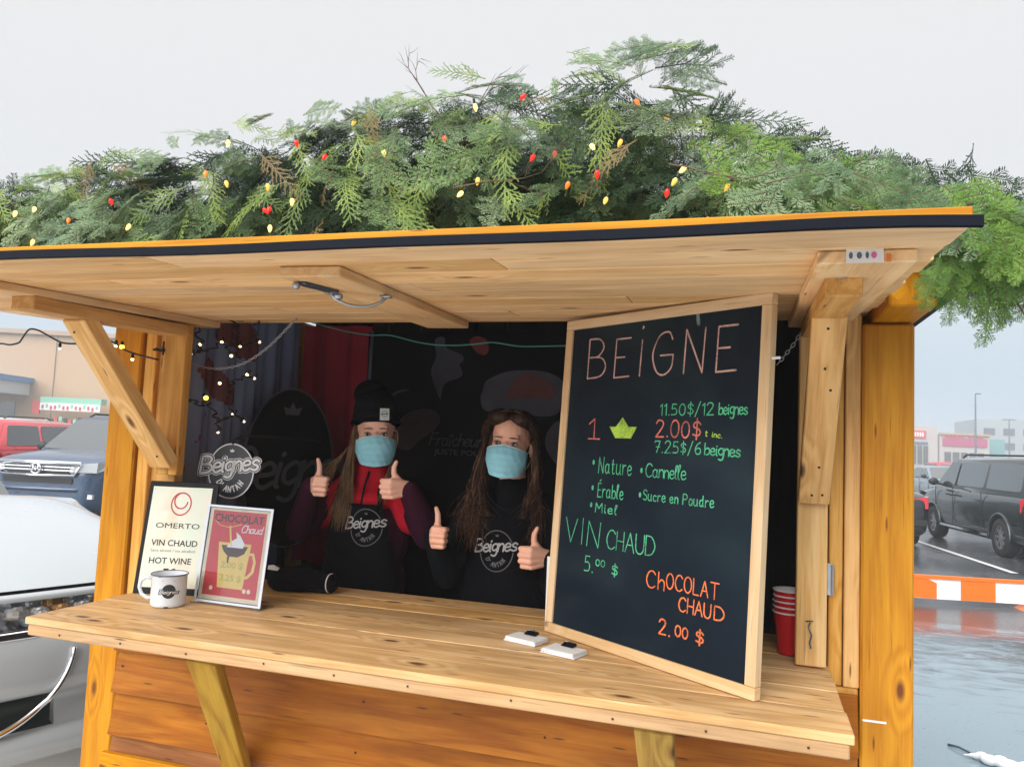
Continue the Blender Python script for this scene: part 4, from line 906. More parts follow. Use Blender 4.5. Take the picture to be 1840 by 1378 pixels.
D = {'sack1': [(-1.422, 2.095), (-1.375, 2.106), (-1.36, 2.056), (-1.282, 2.023), (-1.274, 1.99), (-1.291, 1.978), (-1.276, 1.923), (-1.363, 1.883), (-1.38, 1.81), (-1.424, 1.904), (-1.433, 1.954), (-1.412, 2.016)], 'red1': [(-1.244, 2.095), (-1.21, 2.112), (-1.163, 2.095), (-1.149, 2.051), (-1.165, 2.024), (-1.206, 2.034), (-1.237, 2.067)], 'sack2': [(-1.169, 1.859), (-1.153, 1.903), (-1.086, 1.937), (-1.019, 1.952), (-0.907, 1.953), (-0.83, 1.935), (-0.785, 1.899), (-0.793, 1.825), (-0.812, 1.755), (-0.937, 1.746), (-1.011, 1.765), (-1.147, 1.761), (-1.178, 1.815)], 'dough2': [(-1.053, 1.84), (-1.038, 1.878), (-0.995, 1.928), (-0.929, 1.939), (-0.861, 1.908), (-0.827, 1.856), (-0.836, 1.829), (-0.93, 1.827), (-1.041, 1.824)], 'ring': [(-1.61, 1.602), (-1.611, 1.658), (-1.577, 1.715), (-1.518, 1.751), (-1.44, 1.764), (-1.385, 1.738), (-1.377, 1.699), (-1.416, 1.654), (-1.48, 1.607), (-1.526, 1.566), (-1.581, 1.569)], 'hole': [(-1.52, 1.678), (-1.515, 1.7), (-1.474, 1.713), (-1.484, 1.685), (-1.507, 1.67)], 'plate': [(-1.668, 1.786), (-1.645, 1.821), (-1.591, 1.85), (-1.542, 1.851), (-1.603, 1.833), (-1.644, 1.804)], 'shade': [(-0.861, 1.632), (-0.842, 1.691), (-0.794, 1.719), (-0.787, 1.536), (-0.837, 1.57)], 'txt1': [(-1.425, 1.593), (-1.182, 1.603), (-1.427, 1.637)], 'txt2': [(-1.399, 1.551), (-1.206, 1.56), (-1.4, 1.577)], 'pole': [(-1.75, 2.143), (-1.733, 1.87)], 'cord': [(-1.868, 2.9, 2.119), (-1.743, 2.9, 2.087), (-1.62, 2.9, 2.058), (-1.507, 2.9, 2.044), (-1.425, 2.9, 2.048), (-1.309, 2.9, 2.018), (-1.222, 2.9, 2.005), (-1.124, 2.9, 2.003), (-1.029, 2.9, 2.01), (-0.97, 2.9, 2.019), (-0.865, 2.9, 2.0), (-0.751, 2.9, 2.002), (-0.651, 2.9, 2.005)], 'chain': [(-2.174, 2.36, 1.992), (-2.113, 2.36, 1.97), (-1.992, 2.36, 1.883), (-1.879, 2.36, 1.845), (-1.749, 2.36, 1.857), (-1.637, 2.36, 1.92), (-1.52, 2.36, 2.03)], 'chain2': [(0.089, 2.25, 1.873), (0.108, 2.25, 1.898), (0.126, 2.25, 1.923), (0.145, 2.25, 1.954), (0.169, 2.25, 1.985)], 'fb': [(-1.853, 2.42, 2.04), (-1.973, 2.42, 1.939), (-2.009, 2.42, 1.904), (-1.877, 2.42, 1.948), (-1.795, 2.42, 1.934), (-1.831, 2.42, 1.897), (-1.713, 2.42, 1.949), (-1.716, 2.42, 2.037), (-1.756, 2.42, 1.828), (-1.724, 2.42, 1.815), (-2.024, 2.42, 1.801), (-1.873, 2.42, 1.794), (-2.016, 2.42, 1.723), (-1.929, 2.42, 1.738), (-1.807, 2.42, 1.68), (-1.756, 2.42, 1.656), (-1.865, 2.42, 1.612)], 'fw': [[(-2.01, 2.42, 2.044), (-1.993, 2.42, 1.991), (-1.973, 2.42, 1.939), (-1.97, 2.42, 1.907)], [(-2.056, 2.42, 1.888), (-2.009, 2.42, 1.904), (-1.977, 2.42, 1.915), (-1.928, 2.42, 1.918), (-1.876, 2.42, 1.942), (-1.832, 2.42, 1.913), (-1.792, 2.42, 1.886)], [(-1.853, 2.42, 2.04), (-1.824, 2.42, 2.012), (-1.818, 2.42, 1.96), (-1.795, 2.42, 1.934)], [(-1.795, 2.42, 1.934), (-1.755, 2.42, 1.942), (-1.733, 2.42, 1.958), (-1.713, 2.42, 1.949)], [(-1.716, 2.42, 2.037), (-1.735, 2.42, 2.022), (-1.736, 2.42, 1.96)], [(-2.05, 2.42, 1.823), (-2.024, 2.42, 1.801), (-2.026, 2.42, 1.75), (-2.016, 2.42, 1.723), (-1.985, 2.42, 1.73), (-1.953, 2.42, 1.708), (-1.92, 2.42, 1.724), (-1.892, 2.42, 1.681), (-1.869, 2.42, 1.651), (-1.865, 2.42, 1.612)], [(-1.869, 2.42, 1.651), (-1.84, 2.42, 1.663), (-1.811, 2.42, 1.674), (-1.781, 2.42, 1.672), (-1.756, 2.42, 1.656)], [(-1.807, 2.42, 1.68), (-1.826, 2.42, 1.744), (-1.832, 2.42, 1.775), (-1.804, 2.42, 1.804), (-1.756, 2.42, 1.82), (-1.724, 2.42, 1.815)], [(-1.853, 2.42, 2.04), (-1.804, 2.42, 2.032), (-1.764, 2.42, 2.053)]], 'ow': [(-2.789, 2.24, 1.893), (-2.743, 2.24, 1.918), (-2.693, 2.24, 1.909), (-2.646, 2.24, 1.918), (-2.636, 2.24, 1.934), (-2.605, 2.24, 1.974), (-2.561, 2.24, 1.968), (-2.516, 2.24, 1.949), (-2.439, 2.24, 1.916), (-2.344, 2.24, 1.916), (-2.278, 2.24, 1.922), (-2.212, 2.24, 1.929), (-2.158, 2.24, 1.896), (-2.099, 2.24, 1.879), (-1.999, 2.24, 1.86)], 'ob': [(-2.449, 2.24, 1.898), (-2.19, 2.24, 1.909), (-2.163, 2.24, 1.905), (-2.112, 2.24, 1.86)], 'ban': [], 'p1': [(2.69, 2.003), (2.708, 2.082), (2.796, 2.108), (2.904, 2.102), (2.974, 2.025), (2.981, 1.958), (2.944, 1.928), (2.863, 1.937), (2.811, 1.979), (2.746, 1.982)], 'p2': [(2.587, 1.855), (2.615, 1.903), (2.664, 1.92), (2.722, 1.874), (2.8, 1.823), (2.852, 1.78), (2.849, 1.726), (2.755, 1.732), (2.663, 1.772), (2.608, 1.818)], 'p3': [(2.486, 1.7), (2.527, 1.67), (2.554, 1.567), (2.568, 1.443), (2.513, 1.444)], 'p4': [(2.663, 1.698), (2.672, 1.696), (2.638, 1.619), (2.603, 1.563), (2.594, 1.568), (2.629, 1.624)]}
# ------------------------------------------------------------------ things on the counter
def frame_of(o, ud, lean):
    """u, v, outward normal of a panel standing on its lower edge and leaning back"""
    u = Vector((ud[0], ud[1], 0)).normalized(); nb = Vector((-u.y, u.x, 0))
    if nb.y < 0: nb.negate()
    v = Vector((0, 0, 1)) * math.cos(lean) + nb * math.sin(lean)
    n = u.cross(v)
    if n.y > 0: n.negate()
    o = Vector(o)
    return u, v, n, (lambda a, b, lift=0.0: tuple(o + u * a + v * b + n * lift))
def at(f, lift): return lambda a, b: f(a, b, lift)
def slab(f, u0, v0, u1, v1, l0, l1, mat, name, parent, bev=0.001):
    c = Vector(f((u0 + u1) / 2, (v0 + v1) / 2, (l0 + l1) / 2)); o = Vector(f(0, 0, 0))
    x = (Vector(f(1, 0, 0)) - o); y = (Vector(f(0, 1, 0)) - o); z = x.cross(y)
    if (u1 - u0) < (v1 - v0):            # keep the grain along the long side
        M = Matrix(((y.x, -x.x, z.x, 0), (y.y, -x.y, z.y, 0), (y.z, -x.z, z.z, 0), (0, 0, 0, 1))); s = (v1 - v0, u1 - u0, abs(l1 - l0))
    else:
        M = Matrix(((x.x, y.x, z.x, 0), (x.y, y.y, z.y, 0), (x.z, y.z, z.z, 0), (0, 0, 0, 1))); s = (u1 - u0, v1 - v0, abs(l1 - l0))
    return obj(name, box_mesh(s, mat, bev, name=name), parent, Matrix.Translation(c) @ M)

# chalkboard
BO = (-.567, 2.347, CT + .001)
cb = thing('chalkboard', 'tall chalkboard menu in a pale wooden frame standing on the counter', 'chalkboard', BO)
U_, V_, N_, fb = frame_of(BO, (.595, -.423), R(2.8))
BW, BH, FWd = .745, .962, .029
m, nt, b = new_mat('slate_black'); L = nt.links.new
t = node(nt, 'ShaderNodeTexCoord'); mp = node(nt, 'ShaderNodeMapping'); mp.inputs['Scale'].default_value = (1.2, 1, 2.2); mp.inputs['Rotation'].default_value = (0, R(25), 0); L(t.outputs['Object'], mp.inputs[0])
n = node(nt, 'ShaderNodeTexNoise'); n.inputs['Scale'].default_value = 2.6; n.inputs['Detail'].default_value = 6; n.inputs['Distortion'].default_value = .7; L(mp.outputs[0], n.inputs['Vector'])
mr = node(nt, 'ShaderNodeMapRange'); mr.inputs['From Min'].default_value = .42; mr.inputs['From Max'].default_value = .72; L(n.outputs['Fac'], mr.inputs['Value'])
mx = node(nt, 'ShaderNodeMix', data_type='RGBA'); mx.inputs[6].default_value = (.0012, .008, .018, 1); mx.inputs[7].default_value = (.012, .028, .038, 1)
L(mr.outputs[0], mx.inputs[0]); L(mx.outputs[2], b.inputs['Base Color']); b.inputs['Roughness'].default_value = .5; b.inputs['Specular IOR Level'].default_value = .2
SLATE = m
slab(fb, FWd - .004, FWd - .004, BW - FWd + .004, BH - FWd + .004, -.010, .004, SLATE, 'writing_surface', cb, bev=0)
slab(fb, 0, 0, BW, FWd, -.014, .012, W_FRAME, 'frame_rail', cb, .002)
slab(fb, 0, BH - FWd, BW, BH, -.014, .012, W_FRAME, 'frame_rail', cb, .002)
slab(fb, 0, FWd + .0006, FWd, BH - FWd - .0006, -.014, .0115, W_FRAME, 'frame_rail', cb, .002)
slab(fb, BW - FWd, FWd + .0006, BW, BH - FWd - .0006, -.014, .0115, W_FRAME, 'frame_rail', cb, .002)
def chalk(name, c):
    m, nt, b = new_mat(name); L = nt.links.new
    t = node(nt, 'ShaderNodeTexCoord'); n = node(nt, 'ShaderNodeTexNoise'); n.inputs['Scale'].default_value = 260; n.inputs['Detail'].default_value = 3; L(t.outputs['Object'], n.inputs['Vector'])
    n2 = node(nt, 'ShaderNodeTexNoise'); n2.inputs['Scale'].default_value = 22; L(t.outputs['Object'], n2.inputs['Vector'])
    a = node(nt, 'ShaderNodeMath', operation='ADD'); L(n.outputs['Fac'], a.inputs[0]); L(n2.outputs['Fac'], a.inputs[1])
    mr = node(nt, 'ShaderNodeMapRange'); mr.inputs['From Min'].default_value = .7; mr.inputs['From Max'].default_value = 1.05; L(a.outputs[0], mr.inputs['Value'])
    mx = node(nt, 'ShaderNodeMix', data_type='RGBA'); mx.inputs[6].default_value = (*[q * .30 for q in c], 1); mx.inputs[7].default_value = (*c, 1)
    L(mr.outputs[0], mx.inputs[0]); L(mx.outputs[2], b.inputs['Base Color']); b.inputs['Roughness'].default_value = .9
    return m
CH_P = chalk('pinkish_chalk', (.66, .42, .38)); CH_G = chalk('green_chalk', (.10, .55, .30)); CH_O = chalk('orange_chalk', (.85, .20, .06))
CH_R = chalk('coral_chalk', (.72, .20, .15)); CH_L = chalk('lime_chalk', (.45, .72, .08)); CH_W = chalk('grey_chalk', (.18, .27, .30))
lf = at(fb, .0046)
def ln(txt, u, v, h, w, mat, th, rot=0.0, slant=0.0, jit=.05, seed=1, gap=2.0):
    ribbon(write(txt, u, v, h, width=w, slant=slant, jit=jit, seed=seed, rot=rot, gap=gap), th, lf, mat, 'chalk_lettering', cb, taper=.12)
ln('BEİGNE', .105, .774, .118, .540, CH_P, .0052, gap=3.4, seed=2, jit=.03)
ln('¹', .128, .591, .062, .050, CH_R, .0046)
fill([(.214, .629), (.240, .629), (.265, .656), (.290, .629), (.322, .629), (.302, .596), (.240, .596)], lf, CH_L, 'chalk_crown', cb)
ln('11.50$/12', .405, .662, .031, .178, CH_G, .0032, seed=3)
ln('beignes', .600, .664, .030, .085, CH_G, .0036, seed=4, gap=.9)
ln('2.00$', .394, .602, .045, .150, CH_R, .0046, seed=5)
ln('tx inc.', .561, .608, .014, .052, CH_L, .0026, rot=R(-5), seed=6)
ln('7.25$/6', .393, .560, .032, .155, CH_G, .0034, seed=7)
ln('beignes', .562, .560, .030, .108, CH_G, .0040, seed=8, rot=R(-1), gap=.8)
for u_, v_ in ((.158, .522), (.350, .508), (.161, .447), (.350, .441), (.160, .397)):
    fill(disc(u_, v_, .0045, .0075, 12), lf, CH_G, 'chalk_dot', cb)
ln('Nature', .181, .492, .047, .132, CH_G, .0034, seed=9)
ln('Cannelle', .366, .492, .036, .140, CH_G, .0033, seed=10, gap=1.0)
ln('Érable', .184, .422, .040, .103, CH_G, .0034, seed=11)
ln('Sucre en Poudre', .362, .428, .028, .237, CH_G, .0033, seed=12)
ln('Miel', .179, .378, .027, .087, CH_G, .0036, seed=13)
ln('VIN', .055, .279, .074, .150, CH_G, .0038, seed=14, gap=2.4, rot=R(-1))
ln('CHAUD', .234, .281, .050, .180, CH_G, .0038, seed=15, gap=1.4)
ln('5.', .150, .203, .046, .034, CH_G, .0036); ln('00', .196, .226, .018, .036, CH_G, .0034, seed=3); ln('$', .262, .208, .032, .022, CH_G, .0042)
ln('Ch', .393, .200, .045, .062, CH_O, .0040, seed=4); ln('OCOLAT', .462, .207, .040, .166, CH_O, .0040, seed=16, gap=1.6)
ln('CHAU', .507, .158, .034, .100, CH_O, .0042, seed=17, gap=1.6); ln('D', .618, .158, .034, .030, CH_O, .0042)
ln('2.', .446, .088, .039, .036, CH_O, .0048); ln('00', .500, .094, .026, .040, CH_O, .0044, seed=6); ln('$', .566, .090, .034, .024, CH_O, .0048)
ribbon([[(.52, .905), (.515, .93)]], .011, at(fb, .0043), CH_W, 'chalk_smudge', cb)
# white card edge behind the board
wc = thing('white_card', 'white card edge tucked upright behind lower left side of the chalkboard', 'card', (-.578, 2.372, CT))
m = MB(); m.box((-.540, 2.366, CT + .112), (.078, .003, .22)); m.build('card_sheet', WHITE, wc)
# white hook on the board's right edge
m = MB(); p = Vector(fb(BW, .80, 0)); m.tube([p + Vector((-.002, 0, 0)), p + Vector((.018, 0, .002))], .0035, 8); m.build('hook', WHITE, cb)

# leaning wine poster on a dark backing board
WO = (-2.000, 2.205, CT + .001)
wp = thing('wine_poster', 'pale green hot wine poster pinned on a black board leaning at the left jamb', 'poster', WO)
_, _, _, fp = frame_of(WO, (.93, .28), R(11))
fp0 = fp; fp = lambda a, b, l=0.0: fp0(a * .86, b * .98, l)
slab(fp, 0, 0, .285, .395, -.012, 0, BLACK, 'backing_board', wp, .002)
m, nt, b = new_mat('mottled_pale_paper'); L = nt.links.new
t = node(nt, 'ShaderNodeTexCoord'); n = node(nt, 'ShaderNodeTexNoise'); n.inputs['Scale'].default_value = 7; n.inputs['Detail'].default_value = 4; L(t.outputs['Object'], n.inputs['Vector'])
rp_ = node(nt, 'ShaderNodeValToRGB'); e_ = rp_.color_ramp.elements; e_[0].position = .3; e_[0].color = (.66, .58, .42, 1); e_[1].position = .68; e_[1].color = (.62, .74, .64, 1); q = e_.new(.48); q.color = (.74, .75, .64, 1)
L(n.outputs['Fac'], rp_.inputs[0]); L(rp_.outputs[0], b.inputs['Base Color']); b.inputs['Roughness'].default_value = .35
slab(fp, .018, .022, .262, .375, .0005, .002, m, 'paper_sheet', wp, 0)
INK = plain('black_ink', (.012, .011, .012), .6); REDI = plain('crimson_ink', (.50, .03, .06), .5); GREYI = plain('grey_ink', (.22, .22, .2), .6)
pf = at(fp, .0026)
sp = [(.142 + .040 * (1 - .62 * max(0, (i - 26) / 20)) * math.cos(R(110 + i * 13)) + .0 + (.010 * max(0, (i - 26) / 20)), .315 + .040 * (1 - .62 * max(0, (i - 26) / 20)) * math.sin(R(110 + i * 13)) + (.010 * max(0, (i - 26) / 20))) for i in range(47)]
ribbon([sp], .0052, pf, REDI, 'printed_mark', wp)
font_text('OMERTO', .026, pf, INK, 'lettering', wp, .052, .228, .178, 0.0)
font_text('VIN CHAUD', .030, pf, INK, 'lettering', wp, .044, .166, .188, .0003)
font_text('Sans alcool / no alcohol', .014, pf, GREYI, 'lettering', wp, .046, .145, .180)
font_text('HOT WINE', .030, pf, INK, 'lettering', wp, .047, .104, .170, .0003)
font_text('5$', .045, pf, INK, 'lettering', wp, .108, .056, .058, .0012)
for u_, v_ in ((.025, .367), (.255, .367), (.025, .030), (.255, .030)): fill(disc(u_, v_, .003, .003, 10), at(fp, .0032), METAL, 'pin', wp)

# hot chocolate card in an acrylic stand
CO = (-1.736, 2.196, CT + .001)
cs = thing('acrylic_sign_stand', 'clear acrylic stand holding a red hot chocolate card on the counter', 'sign stand', CO)
_, _, _, fc = frame_of(CO, (.999, -.04), R(7))
ACR, nt, b = new_mat('clear_acrylic'); setp(b, Roughness=.05, IOR=1.49); b.inputs['Transmission Weight'].default_value = 1.0; b.inputs['Base Color'].default_value = (.93, .95, 1, 1)
fc0 = fc; fc = lambda a, b, l=0.0: fc0(a * .97, b * .90, l)
slab(fc, 0, .004, .272, .355, .0035, .0065, ACR, 'acrylic_panel', cs, .0008)
EDGA = plain('acrylic_edge', (.62, .68, .80), .15)
for a_ in ((0, .004, .010, .355), (.262, .004, .272, .355), (.0105, .347, .2615, .355), (.0105, .004, .2615, .012)): slab(fc, *a_, .0068, .0078, EDGA, 'acrylic_edge', cs, 0)
m = MB(); m.box(Vector(fc(.136, .003, -.02)), (.272, .075, .004), Matrix.Rotation(math.atan2(-.04, .999), 4, 'Z')); m.build('acrylic_foot', ACR, cs)
CREAM = plain('cream_paper', (.78, .70, .50), .5); REDP = plain('poster_red', (.60, .035, .045), .4, var=.15, scale=12); YLW = plain('poster_yellow', (.80, .60, .18), .5); YLD = plain('poster_olive', (.55, .47, .10), .5); CHO = plain('poster_brown', (.07, .035, .03), .5)
slab(fc, .012, .014, .262, .345, .0, .0018, CREAM, 'card', cs, 0)
q1, q2, q3 = at(fc, .0021), at(fc, .0024), at(fc, .0027)
fill([(.026, .030), (.246, .030), (.246, .336), (.026, .336)], q1, REDP, 'printed_panel', cs)
fill([(.084, .060), (.188, .060), (.200, .222), (.066, .222)], q2, YLW, 'printed_mug', cs)
ribbon([[(.190, .185), (.212, .188), (.222, .160), (.218, .125), (.200, .105), (.186, .102)]], .011, q2, YLW, 'printed_mug_handle', cs)
fill([(.078, .212), (.188, .212), (.176, .186), (.150, .172), (.112, .172), (.090, .190)], q3, CHO, 'printed_chocolate', cs)
fill([(.100, .205), (.168, .205), (.172, .222), (.150, .250), (.132, .262), (.138, .240), (.118, .228)], at(fc, .0030), WHITE, 'printed_cream', cs)
fill([(.108, .172), (.118, .172), (.116, .150), (.110, .148)], q3, CHO, 'printed_drip', cs)
ribbon([[(.118, .212), (.104, .280)]], .007, at(fc, .0033), YLW, 'printed_straw', cs)
ribbon([[(.038, .300), (.060, .282), (.100, .276), (.150, .290)]], .0022, q2, YLW, 'printed_swoosh', cs)
font_text('CHOCOLAT', .040, q2, CHO, 'lettering', cs, .034, .296, .204, .0014)
ribbon(write('Chaud', .150, .262, .026, .085, slant=.25, gap=.8), .0032, q2, WHITE, 'lettering', cs)
font_text('2.00 $', .030, q3, YLD, 'lettering', cs, .088, .132, .090, .0008); font_text('3.25 $', .030, q3, YLD, 'lettering', cs, .090, .086, .088, .0008)
for u_ in (.060, .196, .214): fill(disc(u_, .056, .0075, .0085, 10), q2, CREAM, 'printed_marshmallow', cs)

# enamel mug
MC = Vector((-1.772, 2.112, CT + .001))
mug = thing('enamel_mug', 'white enamel mug with black rim and round dark badge at the counter end', 'mug', MC)
ENA, nt, b = new_mat('white_enamel'); setp(b, Roughness=.12); b.inputs['Base Color'].default_value = (.70, .78, .88, 1); b.inputs['Coat Weight'].default_value = .6
mr_, mh_ = .0540, .100
m = MB(); m.lathe([(.0001, 0), (mr_ - .004, 0), (mr_ - .001, .004), (mr_, .012), (mr_, mh_ - .003), (mr_ + .0025, mh_), (mr_ - .002, mh_), (mr_ - .002, .006), (.0001, .006)], 40, c=MC); m.build('mug_body', ENA, mug, smooth=True)
m = MB(); m.tube([MC + Vector(((mr_ + .002) * math.cos(a), (mr_ + .002) * math.sin(a), mh_)) for a in np.linspace(0, 2 * math.pi, 41)[:-1]], .0022, 8, close=True); m.build('rim', plain('rim_blue_black', (.10, .12, .17), .3), mug, smooth=True)
m = MB(); hd = Vector((-.95, -.30, 0)).normalized()
m.tube([MC + hd * (mr_ - .002) + Vector((0, 0, .082)), MC + hd * (mr_ + .020) + Vector((0, 0, .086)), MC + hd * (mr_ + .037) + Vector((0, 0, .074)), MC + hd * (mr_ + .041) + Vector((0, 0, .052)), MC + hd * (mr_ + .033) + Vector((0, 0, .032)), MC + hd * (mr_ + .014) + Vector((0, 0, .020)), MC + hd * (mr_ - .003) + Vector((0, 0, .022))], .0058, 10); m.build('handle', ENA, mug, smooth=True)
ta = math.atan2(-2.1 + .0, 1.76 * .95) - .05
def mf(lift):
    def f(u, v):
        a = ta + u / mr_; r_ = mr_ + lift
        return (MC.x + r_ * math.cos(a), MC.y + r_ * math.sin(a), MC.z + v)
    return f
BADGE = plain('badge_ink', (.02, .025, .035), .3)
grid_fill(.004, .052, .021, .022, mf(.0004), BADGE, 'badge', mug)
ribbon(write('Beignes', -.026, .044, .013, .060, slant=.2, gap=.8), .0042, mf(.0008), BADGE, 'lettering', mug)
ribbon(write('Beignes', -.024, .045, .011, .056, slant=.2, gap=.8), .0012, mf(.0012), WHITE, 'lettering', mug)
font_text('martinbo', .010, mf(.0006), plain('pale_blue_ink', (.25, .45, .6), .4), 'lettering', mug, -.018, .082, .036) if False else None
ribbon([[(-.030, .098), (-.018, .099)], [(-.006, .0025), (.004, .0025)]], .0042, mf(.0007), BLACK, 'enamel_chip', mug)
ribbon([[(-.016, .084), (.020, .0845)]], .0028, mf(.0006), plain('pale_blue_ink', (.25, .42, .55), .4), 'printed_line', mug)

# stack of red party cups
RED = plain('red_plastic', (.52, .008, .018), .28, var=.05); CUPW = plain('white_plastic', (.75, .74, .76), .35)
m = MB(); n_ = 36; m.lathe([(.0001, .002), (.028, .002), (.0295, 0), (.030, .004), (.0335, .045), (.0342, .047), (.0385, .082), (.0392, .084), (.0435, .116)], n_); cup_o = m.mesh('cup_wall', RED, True)
m = MB(); m.lathe([(.0001, .006), (.0285, .006), (.0325, .045), (.0375, .083), (.0425, .116)], n_); cup_i = m.mesh('cup_lining', CUPW, True)
m = MB(); m.tube([((.0445) * math.cos(a), .0445 * math.sin(a), .1175) for a in np.linspace(0, 2 * math.pi, n_ + 1)[:-1]], .0024, 8, close=True); cup_r = m.mesh('cup_rim', CUPW, True)
lbl = ['lowest red cup of the stack, standing on the counter', 'second red cup from the bottom of the nested stack', 'middle red cup of the nested stack', 'second red cup from the top of the nested stack', 'topmost red cup of the stack with white inside showing']
for i in range(5):
    p = (.135 + .001 * (i % 2), 2.405, CT + .001 + i * .0155)
    t = thing('plastic_cup', lbl[i], 'cup', p, group='nested red plastic cups')
    for ms in (cup_o, cup_i, cup_r):
        o = bpy.data.objects.new(ms.name.split('.')[0], ms); link(o, Matrix.Translation(p) @ Matrix.Rotation(i * .7, 4, 'Z'), t)

# two clipped packets of paper
def packet(p, rz, label):
    t = thing('paper_packet', label, 'paper packet', p, rz, 'clipped paper packets')
    M = WM[t.name]; rn = random.Random(int(abs(p[0]) * 1000))
    for k in range(5):
        w = box_mesh((.108 - .002 * k, .070, .0022), WHITE, .0003, name='paper_sheet')
        obj('paper_sheet', w, t, M @ Matrix.Translation((rn.uniform(-.002, .002), rn.uniform(-.002, .002), .0012 + k * .0026)) @ Matrix.Rotation(rn.uniform(-.04, .04), 4, 'Z'))
    m = MB(); m.prism([(-.020, -.002), (.020, -.002), (.020, .016), (-.020, .016)], .003, M @ Matrix.Translation((.0, .037, 0)))
    m.v = []; m.f = []; m.n = 0
    prof = [(-.010, .0145), (.012, .0155), (.012, .0225), (-.010, .0165)]     # wedge shaped spring clip gripping the far edge
    v = [M @ Vector((x, .024 + y, z)) for x in (-.019, .019) for (y, z) in prof]
    m.add(v, [(0, 1, 2, 3), (7, 6, 5, 4), (0, 4, 5, 1), (1, 5, 6, 2), (2, 6, 7, 3), (3, 7, 4, 0)])
    m.build('binder_clip', BLACK, t)
    m = MB(); m.tube([M @ Vector(q) for q in ((-.010, .034, .020), (-.013, .018, .030), (-.006, .004, .032), (.006, .004, .032), (.013, .018, .030), (.010, .034, .020))], .0011, 6); m.build('clip_wire', METAL, t, smooth=True)
packet((-.590, 2.195, CT + .001), R(-18), 'clipped white paper packet farther from the chalkboard, nearer the sellers')
packet((-.462, 2.118, CT + .001), R(-20), 'clipped white paper packet nearer the camera at the foot of the chalkboard')

# black mitten lying on the counter
KNIT = plain('black_knit', (.003, .003, .005), .9, var=.5, scale=160, bump=.8, Specular_IOR_Level=0.1)
gp = (-1.50, 2.50, CT)
gv = thing('mitten', 'crumpled black mitten with thin white cuff line lying behind the red card', 'mitten', gp)
m = MB()
m.capsule((-1.60, 2.47, CT + .040), (-1.50, 2.50, CT + .045), .040, .042); m.capsule((-1.50, 2.50, CT + .045), (-1.42, 2.52, CT + .036), .042, .034); m.capsule((-1.58, 2.50, CT + .06), (-1.54, 2.55, CT + .075), .026, .020); m.ball((-1.62, 2.49, CT + .055), (.035, .03, .035))
obj('mitten_body', remesh(m, 'mitten_body', .006, 3, KNIT), gv)
m = MB(); m.tube([(-1.415 + .008 * math.cos(a) * .3, 2.515 + .030 * math.cos(a), CT + .038 + .034 * math.sin(a)) for a in np.linspace(R(70), R(250), 12)], .0022, 6); m.build('cuff_trim', CUPW, gv, smooth=True)
m = MB(); m.prism([(-.022, -.006), (.018, -.008), (.026, .002), (.0, .012), (-.02, .008)], .002, Matrix.Translation((-1.60, 2.43, CT + .088))); m.build('care_label', CUPW, gv)

# ------------------------------------------------------------------ hangings inside the stall
m, nt, b = new_mat('grey_blue_cloth'); SHEET = plain('grey_blue_cloth', (.25, .29, .46), .8, var=.25, scale=3)
CURT = plain('dark_red_cloth', (.45, .010, .035), .85, var=.3, scale=4)
PANEL = plain('black_banner_vinyl', (.0012, .0020, .0060), .6, var=.3, scale=3, Specular_IOR_Level=0.1)
lb = thing('cloth_banner', 'grey blue pleated cloth banner on the left inside wall with faded food pictures', 'banner', (-2.09, 2.85, 1.1))
def lbf(y, z, lift=0.0): return (-2.120 + .012 * math.sin((y - 2.4) * 38 + .6 * math.sin(z * 3)) + .006 * math.sin((y - 2.4) * 90 + 1) + lift, y, z)
V = []; F = []; ny, nz = 90, 12
for j in range(nz + 1):
    for i in range(ny + 1): V.append(lbf(2.40 + .95 * i / ny, 1.0 + 1.21 * j / nz))
for j in range(nz):
    for i in range(ny): a = j * (ny + 1) + i; F.append((a, a + 1, a + ny + 2, a + ny + 1))
obj('cloth_sheet', mesh_of('cloth_sheet', V, F, SHEET, True), lb)
def poly_grid(poly, fn, mat, name, parent, step=.012):
    """fill a polygon densely enough to follow folds"""
    m0 = MB(); V = []; F = []; xs = [p[0] for p in poly]; zs = [p[1] for p in poly]
    def inside(x, z):
        c = False; j = len(poly) - 1
        for i in range(len(poly)):
            if (poly[i][1] > z) != (poly[j][1] > z) and x < (poly[j][0] - poly[i][0]) * (z - poly[i][1]) / (poly[j][1] - poly[i][1]) + poly[i][0]: c = not c
            j = i
        return c
    x = min(xs)
    while x < max(xs):
        z = min(zs)
        while z < max(zs):
            if inside(x + step / 2, z + step / 2):
                k = len(V); V += [fn(x, z), fn(x + step, z), fn(x + step, z + step), fn(x, z + step)]; F.append((k, k + 1, k + 2, k + 3))
            z += step
        x += step
    m = mesh_of(name, V, F, mat, True); b = bmesh.new(); b.from_mesh(m); bmesh.ops.remove_doubles(b, verts=b.verts, dist=1e-5)
    bmesh.ops.smooth_vert(b, verts=b.verts, factor=.5, use_axis_x=False, use_axis_y=True, use_axis_z=True)
    b.to_mesh(m); b.free()
    return obj(name, m, parent)
BRN2 = plain('faded_brown_print', (.22, .06, .06), .8, var=.4, scale=9); PNK2 = plain('faded_purple_print', (.26, .07, .18), .8, var=.4)
lift3 = lambda y, z: lbf(y, z, .005)
for k, mt in (('p1', BRN2), ('p2', BRN2), ('p3', BRN2), ('p4', PNK2)): poly_grid([tuple(q) for q in D[k]], lift3, mt, 'printed_picture', lb)
rc = thing('red_curtain', 'dark red curtain hanging in soft folds in the back left corner', 'curtain', (-1.95, 3.37, 1.1))
V = []; F = []; nx = 60
for j in range(nz + 1):
    for i in range(nx + 1):
        x = -2.12 + .36 * i / nx; V.append((x, 3.375 + .014 * math.sin((x + 2.1) * 42) + .006 * math.sin((x + 2) * 95 + j * .3) * (1 - .5 * j / nz), 1.0 + 1.16 * j / nz))
